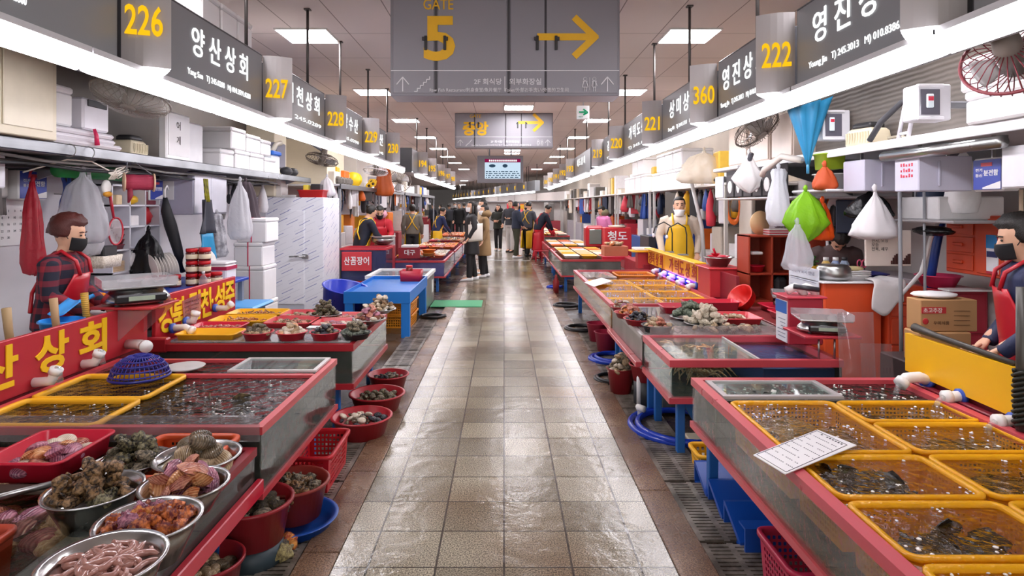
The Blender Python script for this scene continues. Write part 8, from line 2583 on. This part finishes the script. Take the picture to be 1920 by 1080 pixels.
solid('yellow_glove', 'yellow rubber gloves standing on the shelf behind the man', 'gloves', P('#e0b41c', .5), 2.85, 2.95, 8.35, 8.5, 1.88, 2.1, b=.03)
one(MB().tube([(2.62, 8.85, 2.2), (2.75, 8.6, 1.3), (2.8, 8.5, .05)], .028, 10), 'leaning_pole', P('#a9a6a4', .4), 'grey pole leaning behind the man in yellow apron', 'pole')
solid('grey_door', 'tall grey panel beside the dark doorway on the right', 'board', P('#bdb4a8', .5), 3.0, 3.05, 7.5, 7.9, 0, 1.84)
solid('dark_curtain', 'dark green curtain in the doorway behind the red wooden box', 'curtain', P('#2c3a36', .8), 3.2, 3.24, 6.8, 7.45, 0, 1.65)
solid('white_fridge', 'white counter behind the red wooden box on the right', 'counter', P('#e8e2d8', .45), 2.95, 3.6, 6.55, 7.3, 0, .95)
solid('grey_appliance', 'upright grey appliance on the white counter', 'appliance', P('#a8a6b0', .4), 3.0, 3.2, 6.85, 7.1, .95, 1.5)
hose((3.3, 9.3, 1.1), .12, P('#a8a29c', .4), 'grey hose coil hung on the wall counter beyond the man in yellow apron', 3, .02)
# central blocks beyond the far hall opening
for k, (x, y) in enumerate(((-4.5, 40), (-7, 46), (-10, 52), (-3, 47), (-5.5, 56))):
    solid('far_stall', 'low stall counter in the far hall, %s' % ORD[k], 'stall', P(('#b83a44', '#c8b8a8', '#b0606a', '#9a98a8', '#c8a060')[k], .5), x - 1.2, x + 1.2, y, y + 3, 0, .8)
    clutter('L', x + .8, y, y + 3, .8, 8, 'the %s far hall stall' % ORD[k], False, .4)
pp = [(2.4, 30 + i * .9) for i in range(9)]
for k in range(3):
    a = 30.5 + k * 8
    t = T('shelf', 'goods rack behind the crossing signs, %s' % ORD[k], 'rack', (2.2 - k * 1.6, a, 0))
    MB().bx(1.2 - k * 2.6, 3.4 - k * 2.0, a, a + .4, 1.8, 1.84).build('shelf_board', GREY, t)
    MB().bx(1.2 - k * 2.6, 3.4 - k * 2.0, a + .35, a + .4, 0, 1.8).build('back', P('#d0ccc8', .6), t)

clutter('L', -3.5, 7.4, 9.3, 1.9, 9, 'the left shelf behind the foam box stack', True)
clutter('L', -3.7, 4.3, 5.6, 1.9, 5, 'the left shelf behind the clear bags', True)
clutter('R', 3.0, 5.5, 7.2, 1.65, 12, 'the shelf with dark fabric pockets', True)
clutter('R', 3.0, 4.2, 4.75, 1.98, 4, 'the right shelf behind the lilac boxes', True)
# goods and stalls under the crossing row of signs
for k in range(60):
    q = p0 + dirv * (k * .42 + U(0, .2)) - nrm * U(.4, 1.2)
    z = .85
    hh = U(.25, 1.0)
    put(rnd.choice((box_me, cloth_me, bag_me)), 'far_goods', 'small colourful goods under the row of signs crossing the far hall', 'goods', 'goods under the crossing signs', (q.x, q.y, z), (0, 0, U(0, 6)), (U(.2, .5), U(.2, .4), hh), P(rnd.choice(COLS + ['#e06a1c', '#c03040', '#d9c060', '#f0e6da']), .5))
for k in range(4):
    a, b = p0 + dirv * (k * 6.2) - nrm * .3, p0 + dirv * (k * 6.2 + 6) - nrm * .3
    c4 = [a, b, b - nrm * 1.0, a - nrm * 1.0]
    one(MB().prism([(v.x, v.y) for v in c4], 0, .85), 'far_counter', P(('#a8404a', '#c8b8a8', '#8a8c98', '#b06a50')[k], .5), 'long low counter under the crossing signs, %s' % ORD[k], 'counter')
    c4 = [a - nrm * 1.3, b - nrm * 1.3, b - nrm * 1.35, a - nrm * 1.35]
    one(MB().prism([(v.x, v.y) for v in c4], 0, 2.3), 'far_partition', P('#cfc8c0', .6), 'pale partition behind the counters of the crossing row, %s' % ORD[k], 'partition')
